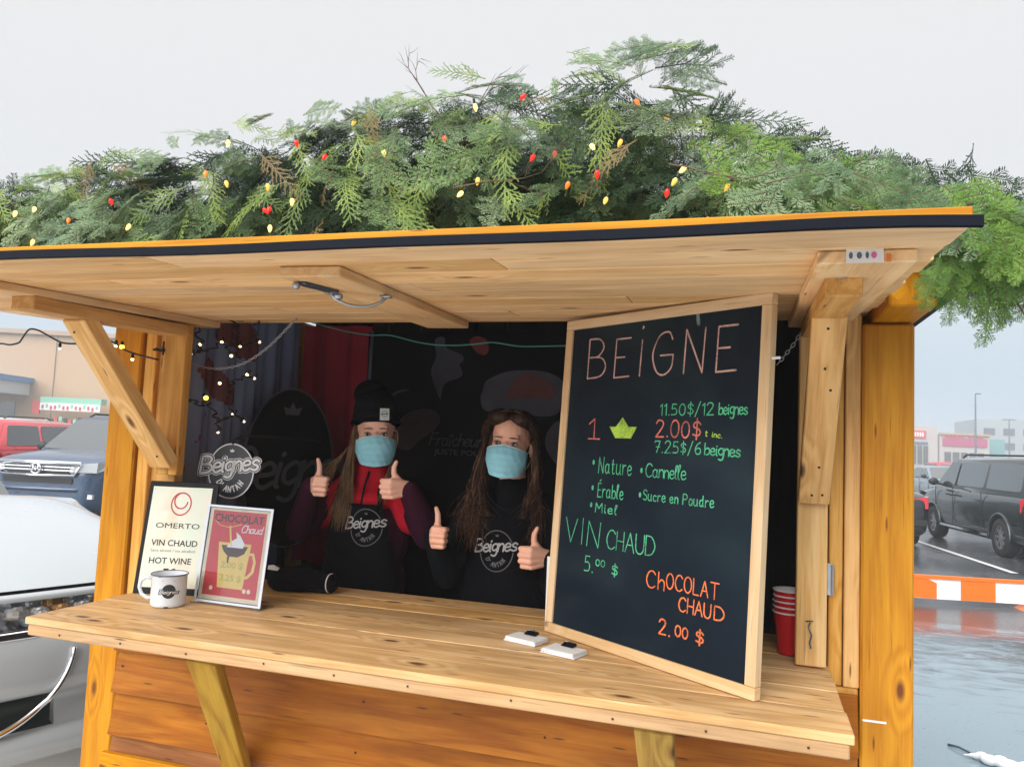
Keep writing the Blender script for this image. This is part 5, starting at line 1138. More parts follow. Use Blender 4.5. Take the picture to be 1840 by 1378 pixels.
for j in range(nz):
    for i in range(nx): a = j * (nx + 1) + i; F.append((a, a + 1, a + nx + 2, a + nx + 1))
obj('cloth_sheet', mesh_of('cloth_sheet', V, F, CURT, True), rc)
bb = thing('printed_banner', 'black back wall banner printed with faint doughnuts and grey lettering', 'banner', (-.9, 3.39, .6))
m = MB(); m.box((-.83, 3.39, 1.46), (1.90, .008, 1.34)); m.build('banner_panel', PANEL, bb)
m = MB(); m.tube([(D['pole'][0][0], 3.372, 1.5), (D['pole'][0][0], 3.372, 2.135)], .008, 8); m.build('edge_pole', plain('grey_pole', (.20, .20, .30), .5), bb, smooth=True)
bf = lambda lift: (lambda x, z: (x, 3.3855 - lift, z))
GP = plain('faded_grey_print', (.060, .060, .085), .6, var=.6, scale=12); BP = plain('faded_dough_print', (.14, .035, .03), .6, var=.5, scale=10); RP = plain('faded_red_print', (.20, .02, .02), .6, var=.3)
MP = plain('faded_maroon_print', (.045, .018, .025), .6, var=.6, scale=9); TX = plain('faded_text_print', (.055, .055, .085), .6); BX = plain('faded_black_print', (.012, .012, .02), .6)
for k, mt, l_ in (('sack1', GP, .001), ('red1', RP, .0015), ('sack2', GP, .001), ('dough2', BP, .0015), ('ring', MP, .001), ('hole', BX, .0015), ('plate', MP, .001), ('shade', GP, .0012)):
    fill([tuple(q) for q in catmull([tuple(p) for p in D[k]] + [tuple(D[k][0])], 4)[:-1]], bf(l_), mt, 'printed_picture', bb)
ribbon(write('Fraîcheur', D['txt1'][0][0], D['txt1'][0][1], .058, .26, slant=.25, gap=.9), .0052, bf(.0018), TX, 'lettering', bb)
font_text('JUSTE POUR', .036, bf(.0018), TX, 'lettering', bb, D['txt2'][0][0], D['txt2'][0][1], .26, .0006)
# large oval logo board in the corner
ob = thing('logo_board', 'large black oval doughnut logo board standing dimly in the left back corner', 'sign', (-1.9, 3.0, 1.0))
_, _, _, fo = frame_of((-2.0, 2.85, 0), (.30, .45), 0.0)
OVB = plain('matte_black_board', (.001, .001, .002), .7, Specular_IOR_Level=0.08); OVG = plain('dim_grey_print', (.075, .08, .10), .6)
V = []; pts2 = disc(.155, 1.47, .205, .345, 48)
m = MB(); m.add([fo(*p, 0) for p in pts2] + [fo(*p, -.012) for p in pts2], [tuple(range(48)), tuple(reversed(range(48, 96)))] + [(i, 48 + i, 48 + (i + 1) % 48, (i + 1) % 48) for i in range(48)]); m.build('board_face', OVB, ob)
ribbon([pts2 + [pts2[0]]], .006, at(fo, .001), OVG, 'ring', ob)
sw = write('Beignes', -.125, 1.372, .175, .565, slant=.28, gap=.5, rot=R(3))
ribbon(sw, .020, at(fo, .0022), OVG, 'lettering', ob)
fill([(.125, 1.70), (.112, 1.735), (.140, 1.728), (.155, 1.757), (.170, 1.728), (.198, 1.735), (.185, 1.70)], at(fo, .002), OVG, 'crown_mark', ob)
m = MB(); m.box(Vector(fo(.155, .62, -.03)), (.03, .02, 1.0)); m.build('stand_leg', BLACK, ob)

# small white on black oval sign hanging by the opening
hs_ = thing('logo_sign', 'small oval sign with white script lettering hanging on a black bracket', 'sign', (-1.819, 2.45, 1.47))
SB, SI = plain('sign_black', (.022, .027, .040), .4), plain('sign_white', (.78, .80, .84), .4)
sc_ = Vector((-1.819, 2.45, 1.471)); ax = Vector((.975, .22, 0)); an = Vector((.22, -.975, 0))
def sf(lift): return lambda u, v: tuple(sc_ + ax * u + Vector((0, 0, v)) + an * lift)
pp = disc(0, 0, .088, .102, 40); m = MB(); m.add([sf(0)(*p) for p in pp] + [sf(-.005)(*p) for p in pp], [tuple(range(40)), tuple(reversed(range(40, 80)))] + [(i, 40 + i, 40 + (i + 1) % 40, (i + 1) % 40) for i in range(40)]); m.build('sign_plate', SB, hs_)
w = full_logo(sf(.0006), sf(.001), sf(.0016), 0, 0, .100, hs_, SI, SB, ring=1.0)
ribbon(w, .0088, sf(.0022), SI, 'lettering', hs_)
m = MB(); m.tube([sc_ + Vector((0, 0, .098)), sc_ + Vector((0.002, .01, .118)), sc_ + Vector((.03, .03, .132)), sc_ + Vector((.10, .08, .133)), sc_ + Vector((.16, .16, .130)), sc_ + Vector((.18, .32, .12))], .0045, 8); m.build('bracket', BLACK, hs_, smooth=True)

# chains and cord
def chain(pts, name, label, step=.0125):
    t = thing(name, label, 'chain', pts[0])
    c = [tuple(p) for p in pts]; P = []
    q = [c[0]] + c + [c[-1]]
    for i in range(1, len(q) - 2):
        for k in range(12):
            s = k / 12; a, b_, cc, d = (Vector(q[i + j]) for j in (-1, 0, 1, 2))
            P.append(.5 * (2 * b_ + (cc - a) * s + (2 * a - 5 * b_ + 4 * cc - d) * s * s + (3 * b_ - a - 3 * cc + d) * s ** 3))
    P.append(Vector(c[-1])); m = MB()
    m.tube([(.0078 * math.cos(a), .0042 * math.sin(a), 0) for a in np.linspace(0, 2 * math.pi, 11)[:-1]], .0014, 5, close=True); lk = m.mesh('link', METAL, True)
    acc = 0; n = 0
    for a, b_ in zip(P[:-1], P[1:]):
        d = b_ - a; L_ = d.length
        while acc < L_:
            p = a + d * (acc / L_); o = bpy.data.objects.new('link', lk); link(o, Matrix.Translation(p) @ orient(d, R(90) * (n % 2)), t); n += 1; acc += step
        acc -= L_
chain(D['chain'], 'hatch_chain', 'long silver chain sagging across the opening from the left jamb')
chain(D['chain2'], 'hatch_chain', 'short chain beside the chalkboard top right corner')
m = MB(); P = [Vector(p) for p in D['cord']]; CP = []
for i in range(len(P) - 1):
    for k in range(4): CP.append(P[i].lerp(P[i + 1], k / 4))
CP.append(P[-1])
for _ in range(2): CP = [CP[0]] + [(CP[i - 1] + CP[i] * 2 + CP[i + 1]) / 4 for i in range(1, len(CP) - 1)] + [CP[-1]]
m.tube([(-1.66, 2.9, 2.11)] + CP, .0028, 6); o = m.build('cord', plain('pale_green_cord', (.10, .36, .32), .6), None, smooth=True); tag(o, 'thin pale green cord strung under the ceiling behind the sellers', 'cord')
# fairy lights in the left of the opening
fl = thing('light_string', 'black wired warm fairy lights tangled in the left of the opening', 'fairy lights', (-1.9, 2.42, 1.8))
WB = glow('warm_led', (1.0, .62, .25), 3.0, (.9, .8, .6)); WB2 = glow('warm_led_dim', (1.0, .7, .45), .8, (.8, .8, .8)); WBY = glow('amber_led', (1.0, .55, .04), 2.2, (.9, .7, .1)); BWIRE = plain('black_wire', (.003, .003, .006), .5)
for w in D['fw']: 
    m = MB(); P = [tuple(p) for p in w]; CP = []
    q = [P[0]] + P + [P[-1]]
    for i in range(1, len(q) - 2):
        for k in range(5):
            s = k / 5; a, b_, cc, d = (Vector(q[i + j]) for j in (-1, 0, 1, 2)); CP.append(.5 * (2 * b_ + (cc - a) * s + (2 * a - 5 * b_ + 4 * cc - d) * s * s + (3 * b_ - a - 3 * cc + d) * s ** 3) + Vector((0, .02 * math.sin(9 * s + i), 0)))
    CP.append(Vector(P[-1])); m.tube(CP, .0034, 6); m.build('wire', BWIRE, fl, smooth=True)
m = MB(); m.ball((0, 0, 0), .0054, 10, 6); led = m.mesh('bulb', WB, True); ledd = recol(led, WB2); m = MB(); m.ball((0, 0, 0), .0085, 12, 8); ledy = m.mesh('bulb', WBY, True)
m = MB(); m.lathe([(.0048, 0), (.0055, .014), (.003, .018), (.0001, .018)], 8); skt = m.mesh('socket', BWIRE, True)
for i, p in enumerate(D['fb']):
    ms = ledy if i == 13 else ledd if i in (2, 6, 7, 9, 14, 15, 16) else led
    o = bpy.data.objects.new('bulb', ms); link(o, Matrix.Translation(p), fl); s_ = bpy.data.objects.new('socket', skt); link(s_, Matrix.Translation(p) @ Matrix.Rotation((i * 1.7) % 2 - 1, 4, 'Y') @ Matrix.Translation((0, .002, .003)), o)
ol = thing('light_string', 'black fairy light wire running from the left greenery behind the diagonal brace', 'fairy lights', D['ow'][5])
m = MB(); P = [Vector(p) for p in D['ow']]; CP = []
for i in range(len(P) - 1):
    for k in range(4): CP.append(P[i].lerp(P[i + 1], k / 4))
CP.append(P[-1])
for _ in range(2): CP = [CP[0]] + [(CP[i - 1] + CP[i] * 2 + CP[i + 1]) / 4 for i in range(1, len(CP) - 1)] + [CP[-1]]
m.tube(CP, .0035, 6); m.build('wire', BWIRE, ol, smooth=True)
for i, p in enumerate(D['ob']):
    p = Vector(p); p.y -= .0
    o = bpy.data.objects.new('bulb', ledd if i == 0 else ledy if i == 2 else led); link(o, Matrix.Translation(p), ol); s_ = bpy.data.objects.new('socket', skt); link(s_, Matrix.Translation(p) @ Matrix.Translation((0, 0, .003)), o)
m = MB()
for k in range(5): m.tube([(-2.085 + .010 * k, 2.308, 1.905 + .004 * math.sin(k * 2)), (-2.05 + .012 * k, 2.306, 1.900 + .007 * math.sin(k * 3)), (-2.01 + .006 * k, 2.310, 1.903)], .0038, 6)
m.tube([(-2.005, 2.268, 1.93), (-2.003, 2.266, 1.88)], .003, 6)
tag(m.build('wire_tie', BLACK, ol, smooth=True), kind='stuff')
# ------------------------------------------------------------------ the two sellers
def skin_mat(name, c):
    m, nt, b = new_mat(name); setp(b, Roughness=.48); b.inputs['Specular IOR Level'].default_value = .4
    t = node(nt, 'ShaderNodeTexCoord'); n = node(nt, 'ShaderNodeTexNoise'); n.inputs['Scale'].default_value = 35; n.inputs['Detail'].default_value = 3; nt.links.new(t.outputs['Object'], n.inputs['Vector'])
    mx = node(nt, 'ShaderNodeMix', data_type='RGBA'); mx.inputs[6].default_value = (*[q * k for q, k in zip(c, (1.0, .82, .8))], 1); mx.inputs[7].default_value = (*[min(1, q * 1.06) for q in c], 1)
    nt.links.new(n.outputs['Fac'], mx.inputs[0]); nt.links.new(mx.outputs[2], b.inputs['Base Color'])
    b.inputs['Subsurface Weight'].default_value = .12; b.inputs['Subsurface Radius'].default_value = (.012, .005, .003); b.inputs['Subsurface Scale'].default_value = 1.0
    return m
SK1 = skin_mat('fair_skin', (.95, .60, .47)); SK2 = skin_mat('warm_skin', (.95, .57, .42))
def cloth(name, c, scale=60, bump=.5):
    m, nt, b = new_mat(name); setp(b, Roughness=.85); b.inputs['Specular IOR Level'].default_value = .12
    t = node(nt, 'ShaderNodeTexCoord'); n = node(nt, 'ShaderNodeTexNoise'); n.inputs['Scale'].default_value = 11; n.inputs['Detail'].default_value = 5; n.inputs['Distortion'].default_value = 1.0; nt.links.new(t.outputs['Object'], n.inputs['Vector'])
    mx = node(nt, 'ShaderNodeMix', data_type='RGBA'); mx.inputs[6].default_value = (*[q * .75 for q in c], 1); mx.inputs[7].default_value = (*[q * 1.25 for q in c], 1)
    nt.links.new(n.outputs['Fac'], mx.inputs[0]); nt.links.new(mx.outputs[2], b.inputs['Base Color'])
    bp = node(nt, 'ShaderNodeBump'); bp.inputs['Strength'].default_value = bump; bp.inputs['Distance'].default_value = .02; nt.links.new(n.outputs['Fac'], bp.inputs['Height']); nt.links.new(bp.outputs[0], b.inputs['Normal'])
    return m
MAROON = cloth('maroon_jacket', (.040, .006, .022)); REDJ = cloth('red_jacket_yoke', (.52, .010, .028)); TEAL = cloth('black_teal_jacket', (.0035, .0055, .008)); APR = cloth('black_apron', (.0022, .0024, .005)); DENIM = cloth('dark_trousers', (.015, .017, .025))
KNITB = plain('black_beanie_knit', (.0025, .003, .007), .95, var=.5, scale=120, bump=.8, Specular_IOR_Level=0.1)
MASKM = cloth('blue_surgical_mask', (.36, .80, .98), bump=.25); MASKW = plain('mask_white', (.72, .78, .82), .8)
EYEW = plain('eye_white', (.55, .48, .46), .25); IRIS = plain('dark_iris', (.035, .02, .012), .15); BROWM = plain('eyebrow', (.10, .05, .03), .9); LASH = plain('lash_line', (.015, .010, .010), .7)
LOGOI = plain('apron_print', (.42, .43, .45), .7); LOGOD = plain('apron_print_dim', (.14, .145, .16), .7); SHOE = plain('shoe_leather', (.012, .012, .014), .5)
def hair_mat(name, c1, c2):
    m, nt, b = new_mat(name); setp(b, Roughness=.45); b.inputs['Specular IOR Level'].default_value = .25; L = nt.links.new
    t = node(nt, 'ShaderNodeTexCoord'); mp = node(nt, 'ShaderNodeMapping'); mp.inputs['Scale'].default_value = (70, 70, 6); L(t.outputs['Object'], mp.inputs[0])
    n = node(nt, 'ShaderNodeTexNoise'); n.inputs['Scale'].default_value = 1.5; n.inputs['Detail'].default_value = 3; L(mp.outputs[0], n.inputs['Vector'])
    mx = node(nt, 'ShaderNodeMix', data_type='RGBA'); mx.inputs[6].default_value = (*c1, 1); mx.inputs[7].default_value = (*c2, 1)
    mr = node(nt, 'ShaderNodeMapRange'); mr.inputs['From Min'].default_value = .35; mr.inputs['From Max'].default_value = .7; L(n.outputs['Fac'], mr.inputs['Value']); L(mr.outputs[0], mx.inputs[0]); L(mx.outputs[2], b.inputs['Base Color'])
    return m
H1 = hair_mat('dark_blonde_hair', (.10, .055, .028), (.30, .185, .10)); H2 = hair_mat('dark_brown_hair', (.010, .005, .004), (.070, .032, .018)); H2T = hair_mat('brown_hair_ends', (.06, .026, .014), (.26, .125, .07))

def hand_parts(mb, W, f, side, s=1.0):
    """a thumbs-up fist. W wrist, f pointing direction of the knuckles, side=+1 right hand, -1 left hand"""
    f = Vector(f).normalized(); up = Vector((0, 0, 1)); up = (up - f * up.dot(f)).normalized()
    pal = up.cross(f) * side                      # palm normal
    P = lambda x, y, z: Vector(W) + (f * x + pal * y + up * z) * s
    mcp = [(.072, .0, .030), (.077, -.004, .010), (.074, -.003, -.010), (.066, .001, -.028)]
    for (x, y, z), r_ in zip(mcp, (.0125, .0125, .012, .0108)):
        mb.capsule(P(0, .004, z * .45), P(x, y, z), .0165 * s, r_ * s)
        ln_ = 1.0 if z > -.02 else .86
        a = P(x, y, z); b_ = P(x + .018, y + .034 * ln_, z * 1.02 - .001); c = P(x - .010, y + .046 * ln_, z * 1.0 - .001); d = P(x - .024, y + .030, z * .98)
        mb.capsule(a, b_, r_ * .92 * s, r_ * .82 * s, 10); mb.capsule(b_, c, r_ * .80 * s, r_ * .74 * s, 10); mb.capsule(c, d, r_ * .74 * s, r_ * .66 * s, 10)
    mb.capsule(P(.010, .008, .012), P(.050, .014, .034), .018 * s, .0155 * s)            # thenar
    t0, t1, t2, t3 = P(.030, .012, .026), P(.052, .014, .056), P(.053, .012, .081), P(.047, .006, .101)
    mb.capsule(t0, t1, .0145 * s, .0110 * s, 10); mb.capsule(t1, t2, .0108 * s, .0100 * s, 10); mb.capsule(t2, t3, .0100 * s, .0074 * s, 10)

def person(label, base, head, turn, R_arm, L_arm, skin, jacket, hairm, shoulder_z, tilt=0.0, s=1.0, hs=1.08):
    """base (x, y) of the body, head = midpoint between the eyes' depth; arms = (elbow, wrist, knuckle direction)"""
    root = thing('person', label, 'person', (base[0], base[1], .12))
    hc = Vector(head)
    HM = Matrix.Translation(hc) @ Matrix.Rotation(turn, 4, 'Z') @ Matrix.Rotation(tilt, 4, 'Y')
    HM = HM @ Matrix.Scale(hs, 4)
    h = lambda x, y, z: HM @ Vector((x, y, z)); RM = HM.to_3x3()
    bx, by = base; zs = shoulder_z
    mb = MB()
    for c, r_ in (((0, .015, .032), (.074, .093, .082)), ((0, -.025, -.018), (.064, .062, .086)), ((0, -.048, -.088), (.034, .036, .026)), ((-.034, -.052, -.034), (.027, .028, .032)), ((.034, -.052, -.034), (.027, .028, .032)),
                  ((-.077, .006, -.014), (.009, .018, .030)), ((.077, .006, -.014), (.009, .018, .030)), ((0, -.03, .045), (.060, .062, .050)), ((-.045, -.02, -.072), (.022, .030, .026)), ((.045, -.02, -.072), (.022, .030, .026))):
        mb.ball(h(*c), r_, 18, 12, RM.to_4x4())
    mb.capsule(h(0, -.084, .002), h(0, -.097, -.034), .0080, .0115); mb.capsule(h(-.034, -.074, .020), h(.034, -.074, .020), .014, .014)
    mb.capsule(h(0, .018, -.06), (bx, by + .01, zs + .04), .053, .056); mb.capsule((bx, by + .01, zs + .05), (bx, by + .01, zs - .10), .055, .06)
    mb.capsule((bx - .13, by, zs - .03), (bx + .13, by, zs - .03), .045); mb.capsule((bx, by, zs - .14), (bx, by, zs - .42), .085, .10); mb.capsule((bx, by, zs - .42), (bx, by, zs - .55), .12, .12)
    sh = {1: Vector((bx - .165, by, zs - .035)), -1: Vector((bx + .165, by, zs - .035))}
    for sd_, (el, wr, f) in ((1, R_arm), (-1, L_arm)):
        mb.capsule(sh[sd_], el, .040, .034); mb.capsule(el, wr, .034, .023)
        hand_parts(mb, wr, f, sd_, s)
    for sg in (-1, 1):
        mb.capsule((bx + sg * .08, by, zs - .58), (bx + sg * .085, by + .01, .62), .075, .052); mb.capsule((bx + sg * .085, by + .01, .62), (bx + sg * .085, by + .03, .20), .05, .036); mb.capsule((bx + sg * .085, by + .04, .165), (bx + sg * .09, by - .10, .155), .035, .028)
    obj('body', remesh(mb, 'body', .0032, 1, skin), root)
    # eyes, brows
    for sg in (-1, 1):
        e = MB(); e.ball(h(sg * .031, -.0845, -.002), (.0125, .009, .0062), 14, 8, RM.to_4x4()); eo = e.build('eye', EYEW, root, smooth=True)
        e = MB(); e.ball(h(sg * .0305 - .001, -.0905, -.002), (.0058, .004, .0058), 12, 8, RM.to_4x4()); e.build('iris', IRIS, eo, smooth=True)
        e = MB(); e.tube([h(sg * .031 + d, -.0895 + abs(d) * .35, .0042 - 22 * d * d) for d in (-.014, -.008, 0, .008, .014)], [.0012, .0022, .0026, .0022, .0012], 6); e.build('lash_line', LASH, eo, smooth=True)
        e = MB(); e.tube([h(sg * (.012 + d), -.0935 + d * .28, .019 + .10 * d - 3.2 * d * d) for d in (0, .010, .020, .030, .036)], [.0016, .0026, .0026, .0018, .0008], 6); e.build('eyebrow', BROWM, root, smooth=True)
    # pleated mask
    V = []; F = []; nu, nv = 28, 20
    for j in range(nv + 1):
        v = j / nv; zz = -.017 - .104 * v
        bul = .018 * math.sin(math.pi * min(1, v * 1.15)) + .014 * math.exp(-((v - .18) / .2) ** 2)
        pleat = .0022 * (1 if (v * 4.2) % 1 < .5 else 0) if .2 < v < .85 else 0
        wsc = 1 - .22 * max(0, v - .55) ** 1.2 * 2.2
        for i in range(nu + 1):
            u = 2 * i / nu - 1; th = u * R(80); c_ = math.cos(th)
            x = .0745 * math.sin(th) * wsc; y = -.026 - (.073 + bul + pleat) * c_ ** .8 - .004 * (1 - abs(u)) * (1 if v < .1 else 0)
            z = zz + .010 * (abs(u) ** 2) * (1 if v < .5 else -1) * (-1) * (1 - abs(2 * v - 1)) + (.012 * (1 - abs(u) ** .8) if v < .02 else 0) - .012 * abs(u) ** 2 * (1 - v) + .016 * abs(u) ** 2 * v
            z += .0006 * math.sin(u * 9 + v * 5); y += .0014 * math.sin(u * 23 - v * 13)
            V.append(h(x, y, z))
    for j in range(nv):
        for i in range(nu): a = j * (nu + 1) + i; F.append((a, a + 1, a + nu + 2, a + nu + 1))
    mk = obj('mask', mesh_of('mask', V, F, MASKM, True), root)
    sm = mk.modifiers.new('thick', 'SOLIDIFY'); sm.thickness = .0015
    e = MB(); e.tube([Vector(V[i]) + RM @ Vector((0, -.0012, 0)) for i in range(1, nu)], .0026, 6); e.build('mask_nose_edge', MASKW, mk, smooth=True)
    for sg in (-1, 1):
        e = MB(); e.tube([h(sg * .066, -.036, -.040), h(sg * .076, -.010, -.012), h(sg * .082, .016, .006), h(sg * .083, .022, -.030), h(sg * .074, -.008, -.070), h(sg * .058, -.040, -.104)], .0014, 6); e.build('ear_loop', MASKW, mk, smooth=True)
    # jacket
    jb = MB()
    jb.capsule((bx - .125, by, zs - .045), (bx + .125, by, zs - .045), .074, .074, 20); jb.ball((bx, by, zs - .18), (.175, .125, .20), 22, 14); jb.ball((bx, by + .005, zs - .42), (.165, .125, .24), 22, 14); jb.capsule((bx - .05, by, zs - .55), (bx + .05, by, zs - .55), .13)
    jb.capsule((bx, by + .005, zs - .02), (bx, by - .002, zs + .035), .088, .074)
    for sd_, (el, wr, f) in ((1, R_arm), (-1, L_arm)):
        w2 = wr - (wr - el).normalized() * .012
        jb.capsule(sh[sd_], el, .066, .056); jb.capsule(el, w2, .056, .040)
        md = el.lerp(w2, .55); jb.ball(md, (.050, .050, .046), 12, 8); jb.ball(sh[sd_].lerp(el, .5), (.068, .066, .06), 12, 8)
        # cuff opening keeps the sleeve round at the wrist
        jb.capsule(w2 - (wr - el).normalized() * .03, w2 + (wr - el).normalized() * .0, .041, .037)
    jk = obj('jacket', remesh(jb, 'jacket', .0075, 3, jacket), root)
    tb = MB()
    tb.capsule((bx - .02, by, zs - .56), (bx + .02, by, zs - .56), .135)
    for sg in (-1, 1):
        tb.capsule((bx + sg * .075, by, zs - .6), (bx + sg * .085, by + .01, .62), .092, .066); tb.capsule((bx + sg * .085, by + .01, .62), (bx + sg * .085, by + .03, .22), .066, .055)
    obj('trousers', remesh(tb, 'trousers', .010, 3, DENIM), root)
    for sg in (-1, 1):
        e = MB(); e.capsule((bx + sg * .085, by + .05, .165), (bx + sg * .09, by - .12, .158), .044, .036); e.build('shoe', SHOE, root, smooth=True)
    return root, jk, h, RM

def strands(name, mat, roots, parent, rad=.0022, seed=1, wave=.012, freq=30, n=14):
    """locks as tapering tubes following guide curves: roots = [(p0, p1, p2, p3)]"""
    rn = random.Random(seed); S = MB()
    for g in roots:
        p0, p1, p2, p3 = [Vector(q) for q in g]; ph = rn.uniform(0, 6.3); a = wave * rn.uniform(.5, 1.3); pts = []; rr_ = []
        for i in range(n + 1):
            t = i / n; q = p0 * (1 - t) ** 3 + p1 * 3 * t * (1 - t) ** 2 + p2 * 3 * t * t * (1 - t) + p3 * t ** 3
            q += Vector((math.sin(ph + t * freq * .35) * a * t, math.cos(ph * 1.3 + t * freq * .3) * a * .7 * t, 0)); pts.append(q); rr_.append(rad * (1 - .75 * t ** 3) * rn.uniform(.85, 1.15))
        S.tube(pts, rr_, 5)
    return S.build(name, mat, parent, smooth=True, fix=False)

def apron(root, bx, by, zs, logo_c, s_logo, tz=.0, w=.135):
    """bib apron laid over the jacket, with printed badge"""
    def surf(x, z, lift=0.0):
        k = min(1.0, abs(x) / .19)
        return (bx + x, by - .142 + .10 * k ** 2.4 - .010 * math.sin(math.pi * max(0, min(1, (zs - .05 - z) / .5))) - lift + .003 * math.sin(z * 31 + x * 12), z)
    V = []; F = []; nu, nv = 24, 34
    for j in range(nv + 1):
        z = zs - .062 - .64 * j / nv; ww = w * (.78 + .5 * min(1, j / nv * 2.4)) if j / nv < .42 else w * 1.30
        for i in range(nu + 1): V.append(surf((2 * i / nu - 1) * ww, z))
    for j in range(nv):
        for i in range(nu): a = j * (nu + 1) + i; F.append((a, a + 1, a + nu + 2, a + nu + 1))
    ap = obj('apron', mesh_of('apron', V, F, APR, True), root)
    for sg in (-1, 1):
        e = MB(); P = [Vector(surf(sg * w * .76, zs - .09, .002)), Vector((bx + sg * .085, by - .105, zs - .015)), Vector((bx + sg * .072, by - .05, zs + .038)), Vector((bx + sg * .06, by + .03, zs + .045))]
        for a, b_ in zip(P[:-1], P[1:]):
            d = (b_ - a); n_ = d.cross(Vector((0, -1, .4))).normalized() * .011; k = e.n
            e.add([a - n_, a + n_, b_ + n_, b_ - n_], [(0, 1, 2, 3)])
        o = e.build('strap', APR, ap)
    f0 = lambda l_: (lambda u, v: surf(u, v, l_))
    cx, cz = logo_c
    w_, _ = logo(f0(.0012), cx, cz, s_logo, ap, LOGOD)
    ribbon(w_, s_logo * .20, f0(.0018), APR, 'outline', ap)
    ribbon(w_, s_logo * .085, f0(.0024), LOGOI, 'lettering', ap)
    return ap
V3 = Vector
# seller in the beanie
P1 = person('person in a black beanie, blue mask and maroon and red jacket giving two thumbs up', (-1.475, 2.93), (-1.452, 2.880, 1.632), R(27),
            (V3((-1.735, 2.80, 1.235)), V3((-1.615, 2.685, 1.425)), V3((.62, -.72, -.06))), (V3((-1.175, 2.82, 1.245)), V3((-1.215, 2.700, 1.430)), V3((-.60, -.78, -.04))), SK1, MAROON, H1, 1.415, tilt=R(-2))
root, jk, h, RM = P1
# red yoke and collar over the maroon jacket
yk = MB(); yk.capsule((-1.475, 2.928, 1.385), (-1.470, 2.918, 1.475), .097, .079, 20); yk.ball((-1.475, 2.925, 1.365), (.165, .128, .062), 22, 14)
yk.capsule((-1.62, 2.93, 1.37), (-1.68, 2.89, 1.30), .076, .072); yk.capsule((-1.33, 2.93, 1.37), (-1.27, 2.89, 1.30), .076, .070)
obj('red_yoke', remesh(yk, 'red_yoke', .007, 2, REDJ), root)['label'] = 'bright red collar and yoke'
e = MB(); e.tube([(-1.452, 2.842, 1.480), (-1.455, 2.812, 1.42), (-1.458, 2.795, 1.34)], .005, 6); e.build('zip', BLACK, root)
apron(root, -1.475, 2.925, 1.415, (.050, 1.262), .072)
hb = MB()
for c, r_ in (((0, .012, .066), (.090, .116, .050)), ((0, .020, .098), (.086, .104, .075)), ((-.020, .050, .150), (.068, .074, .062)), ((0, .025, .050), (.090, .100, .040))): hb.ball(h(*c), r_, 22, 14, RM.to_4x4())
hat = obj('beanie', remesh(hb, 'beanie', .006, 3, KNITB), root)
e = MB(); e.tube([h(.089 * math.cos(a), .010 + .112 * math.sin(a), .040 - .022 * math.sin(a) * .7) for a in np.linspace(0, 2 * math.pi, 33)[:-1]], .009, 8, close=True); e.build('turned_brim', KNITB, hat, smooth=True)
tf = lambda u, v, l_=0.0: tuple(h(.030 + u, -.1100 - l_ + 5.0 * (.030 + u) ** 2, .072 + v))
fill([(-.017, -.022), (.017, -.022), (.017, .022), (-.017, .022)], lambda u, v: tf(u, v, .004), MASKW, 'sewn_label', hat)
ribbon([disc(0, .002, .010, .011, 20) + [(.010, .002)]], .0018, lambda u, v: tf(u, v, .0048), LOGOD, 'ring', hat); ribbon([[(-.012, .0), (.012, .003)]], .004, lambda u, v: tf(u, v, .0052), LOGOD, 'lettering', hat)
rn = random.Random(8); G = []
for i in range(200):
    t = rn.random()
    a = h(-.076 + rn.uniform(-.006, .014), -.015 + .05 * t, .015 + rn.uniform(-.02, .02)); x = -1.545 + rn.gauss(0, .020)
    G.append((a, a + V3((-.012, -.02, -.10)), V3((x + .015, 2.80 + rn.uniform(-.02, .01), 1.40)), V3((x + rn.uniform(-.02, .03), 2.775 + rn.uniform(-.012, .01), 1.235 + rn.uniform(0, .09)))))
for i in range(46):
    a = h(.074 + rn.uniform(-.008, .004), .0 + rn.uniform(-.02, .04), .01); G.append((a, a + V3((.012, 0, -.08)), V3((-1.368, 2.83, 1.44)), V3((-1.375 + rn.uniform(-.02, .02), 2.81, 1.34 + rn.uniform(0, .08)))))
for i in range(26):                                     # wisps blown sideways over the shoulder
    a = h(-.07, .03, -.01); G.append((a, a + V3((-.05, 0, -.05)), V3((-1.60, 2.84, 1.50)), V3((-1.66 + rn.uniform(-.03, .05), 2.83, 1.45 + rn.uniform(-.04, .05)))))
strands('hair', H1, G, root, .0021, 3, .006, 22)
# seller with long brown hair
P2 = person('person with long dark brown hair, blue mask and black jacket giving two thumbs up', (-.865, 2.93), (-.868, 2.880, 1.617), R(4),
            (V3((-1.085, 2.82, 1.105)), V3((-1.105, 2.700, 1.262)), V3((.42, -.86, .02))), (V3((-.665, 2.84, 1.10)), V3((-.660, 2.705, 1.215)), V3((-.66, -.74, .02))), SK2, TEAL, H2, 1.400, tilt=R(4), s=1.04)
root, jk, h, RM = P2
apron(root, -.865, 2.925, 1.400, (-.012, 1.215), .075)
e = MB(); e.capsule((-.866, 2.913, 1.395), (-.867, 2.905, 1.430), .070, .063, 20); obj('black_neck_warmer', remesh(e, 'black_neck_warmer', .006, 2, APR), root)
hb = MB()
for c, r_ in (((0, .034, .046), (.083, .094, .078)), ((0, .060, -.02), (.084, .072, .090)), ((-.070, .018, .0), (.022, .050, .075)), ((.070, .040, .0), (.020, .045, .07)), ((-.038, -.040, .088), (.048, .050, .034)), ((.038, -.036, .088), (.046, .050, .034))): hb.ball(h(*c), r_, 22, 14, RM.to_4x4())
hb.capsule(h(-.080, .03, -.02), (-.985, 2.86, 1.43), .030, .036); hb.capsule((-.985, 2.86, 1.43), (-.965, 2.835, 1.29), .034, .022); hb.capsule(h(.082, .05, -.02), (-.765, 2.88, 1.43), .026, .030); hb.capsule((-.765, 2.88, 1.43), (-.770, 2.86, 1.32), .028, .016)
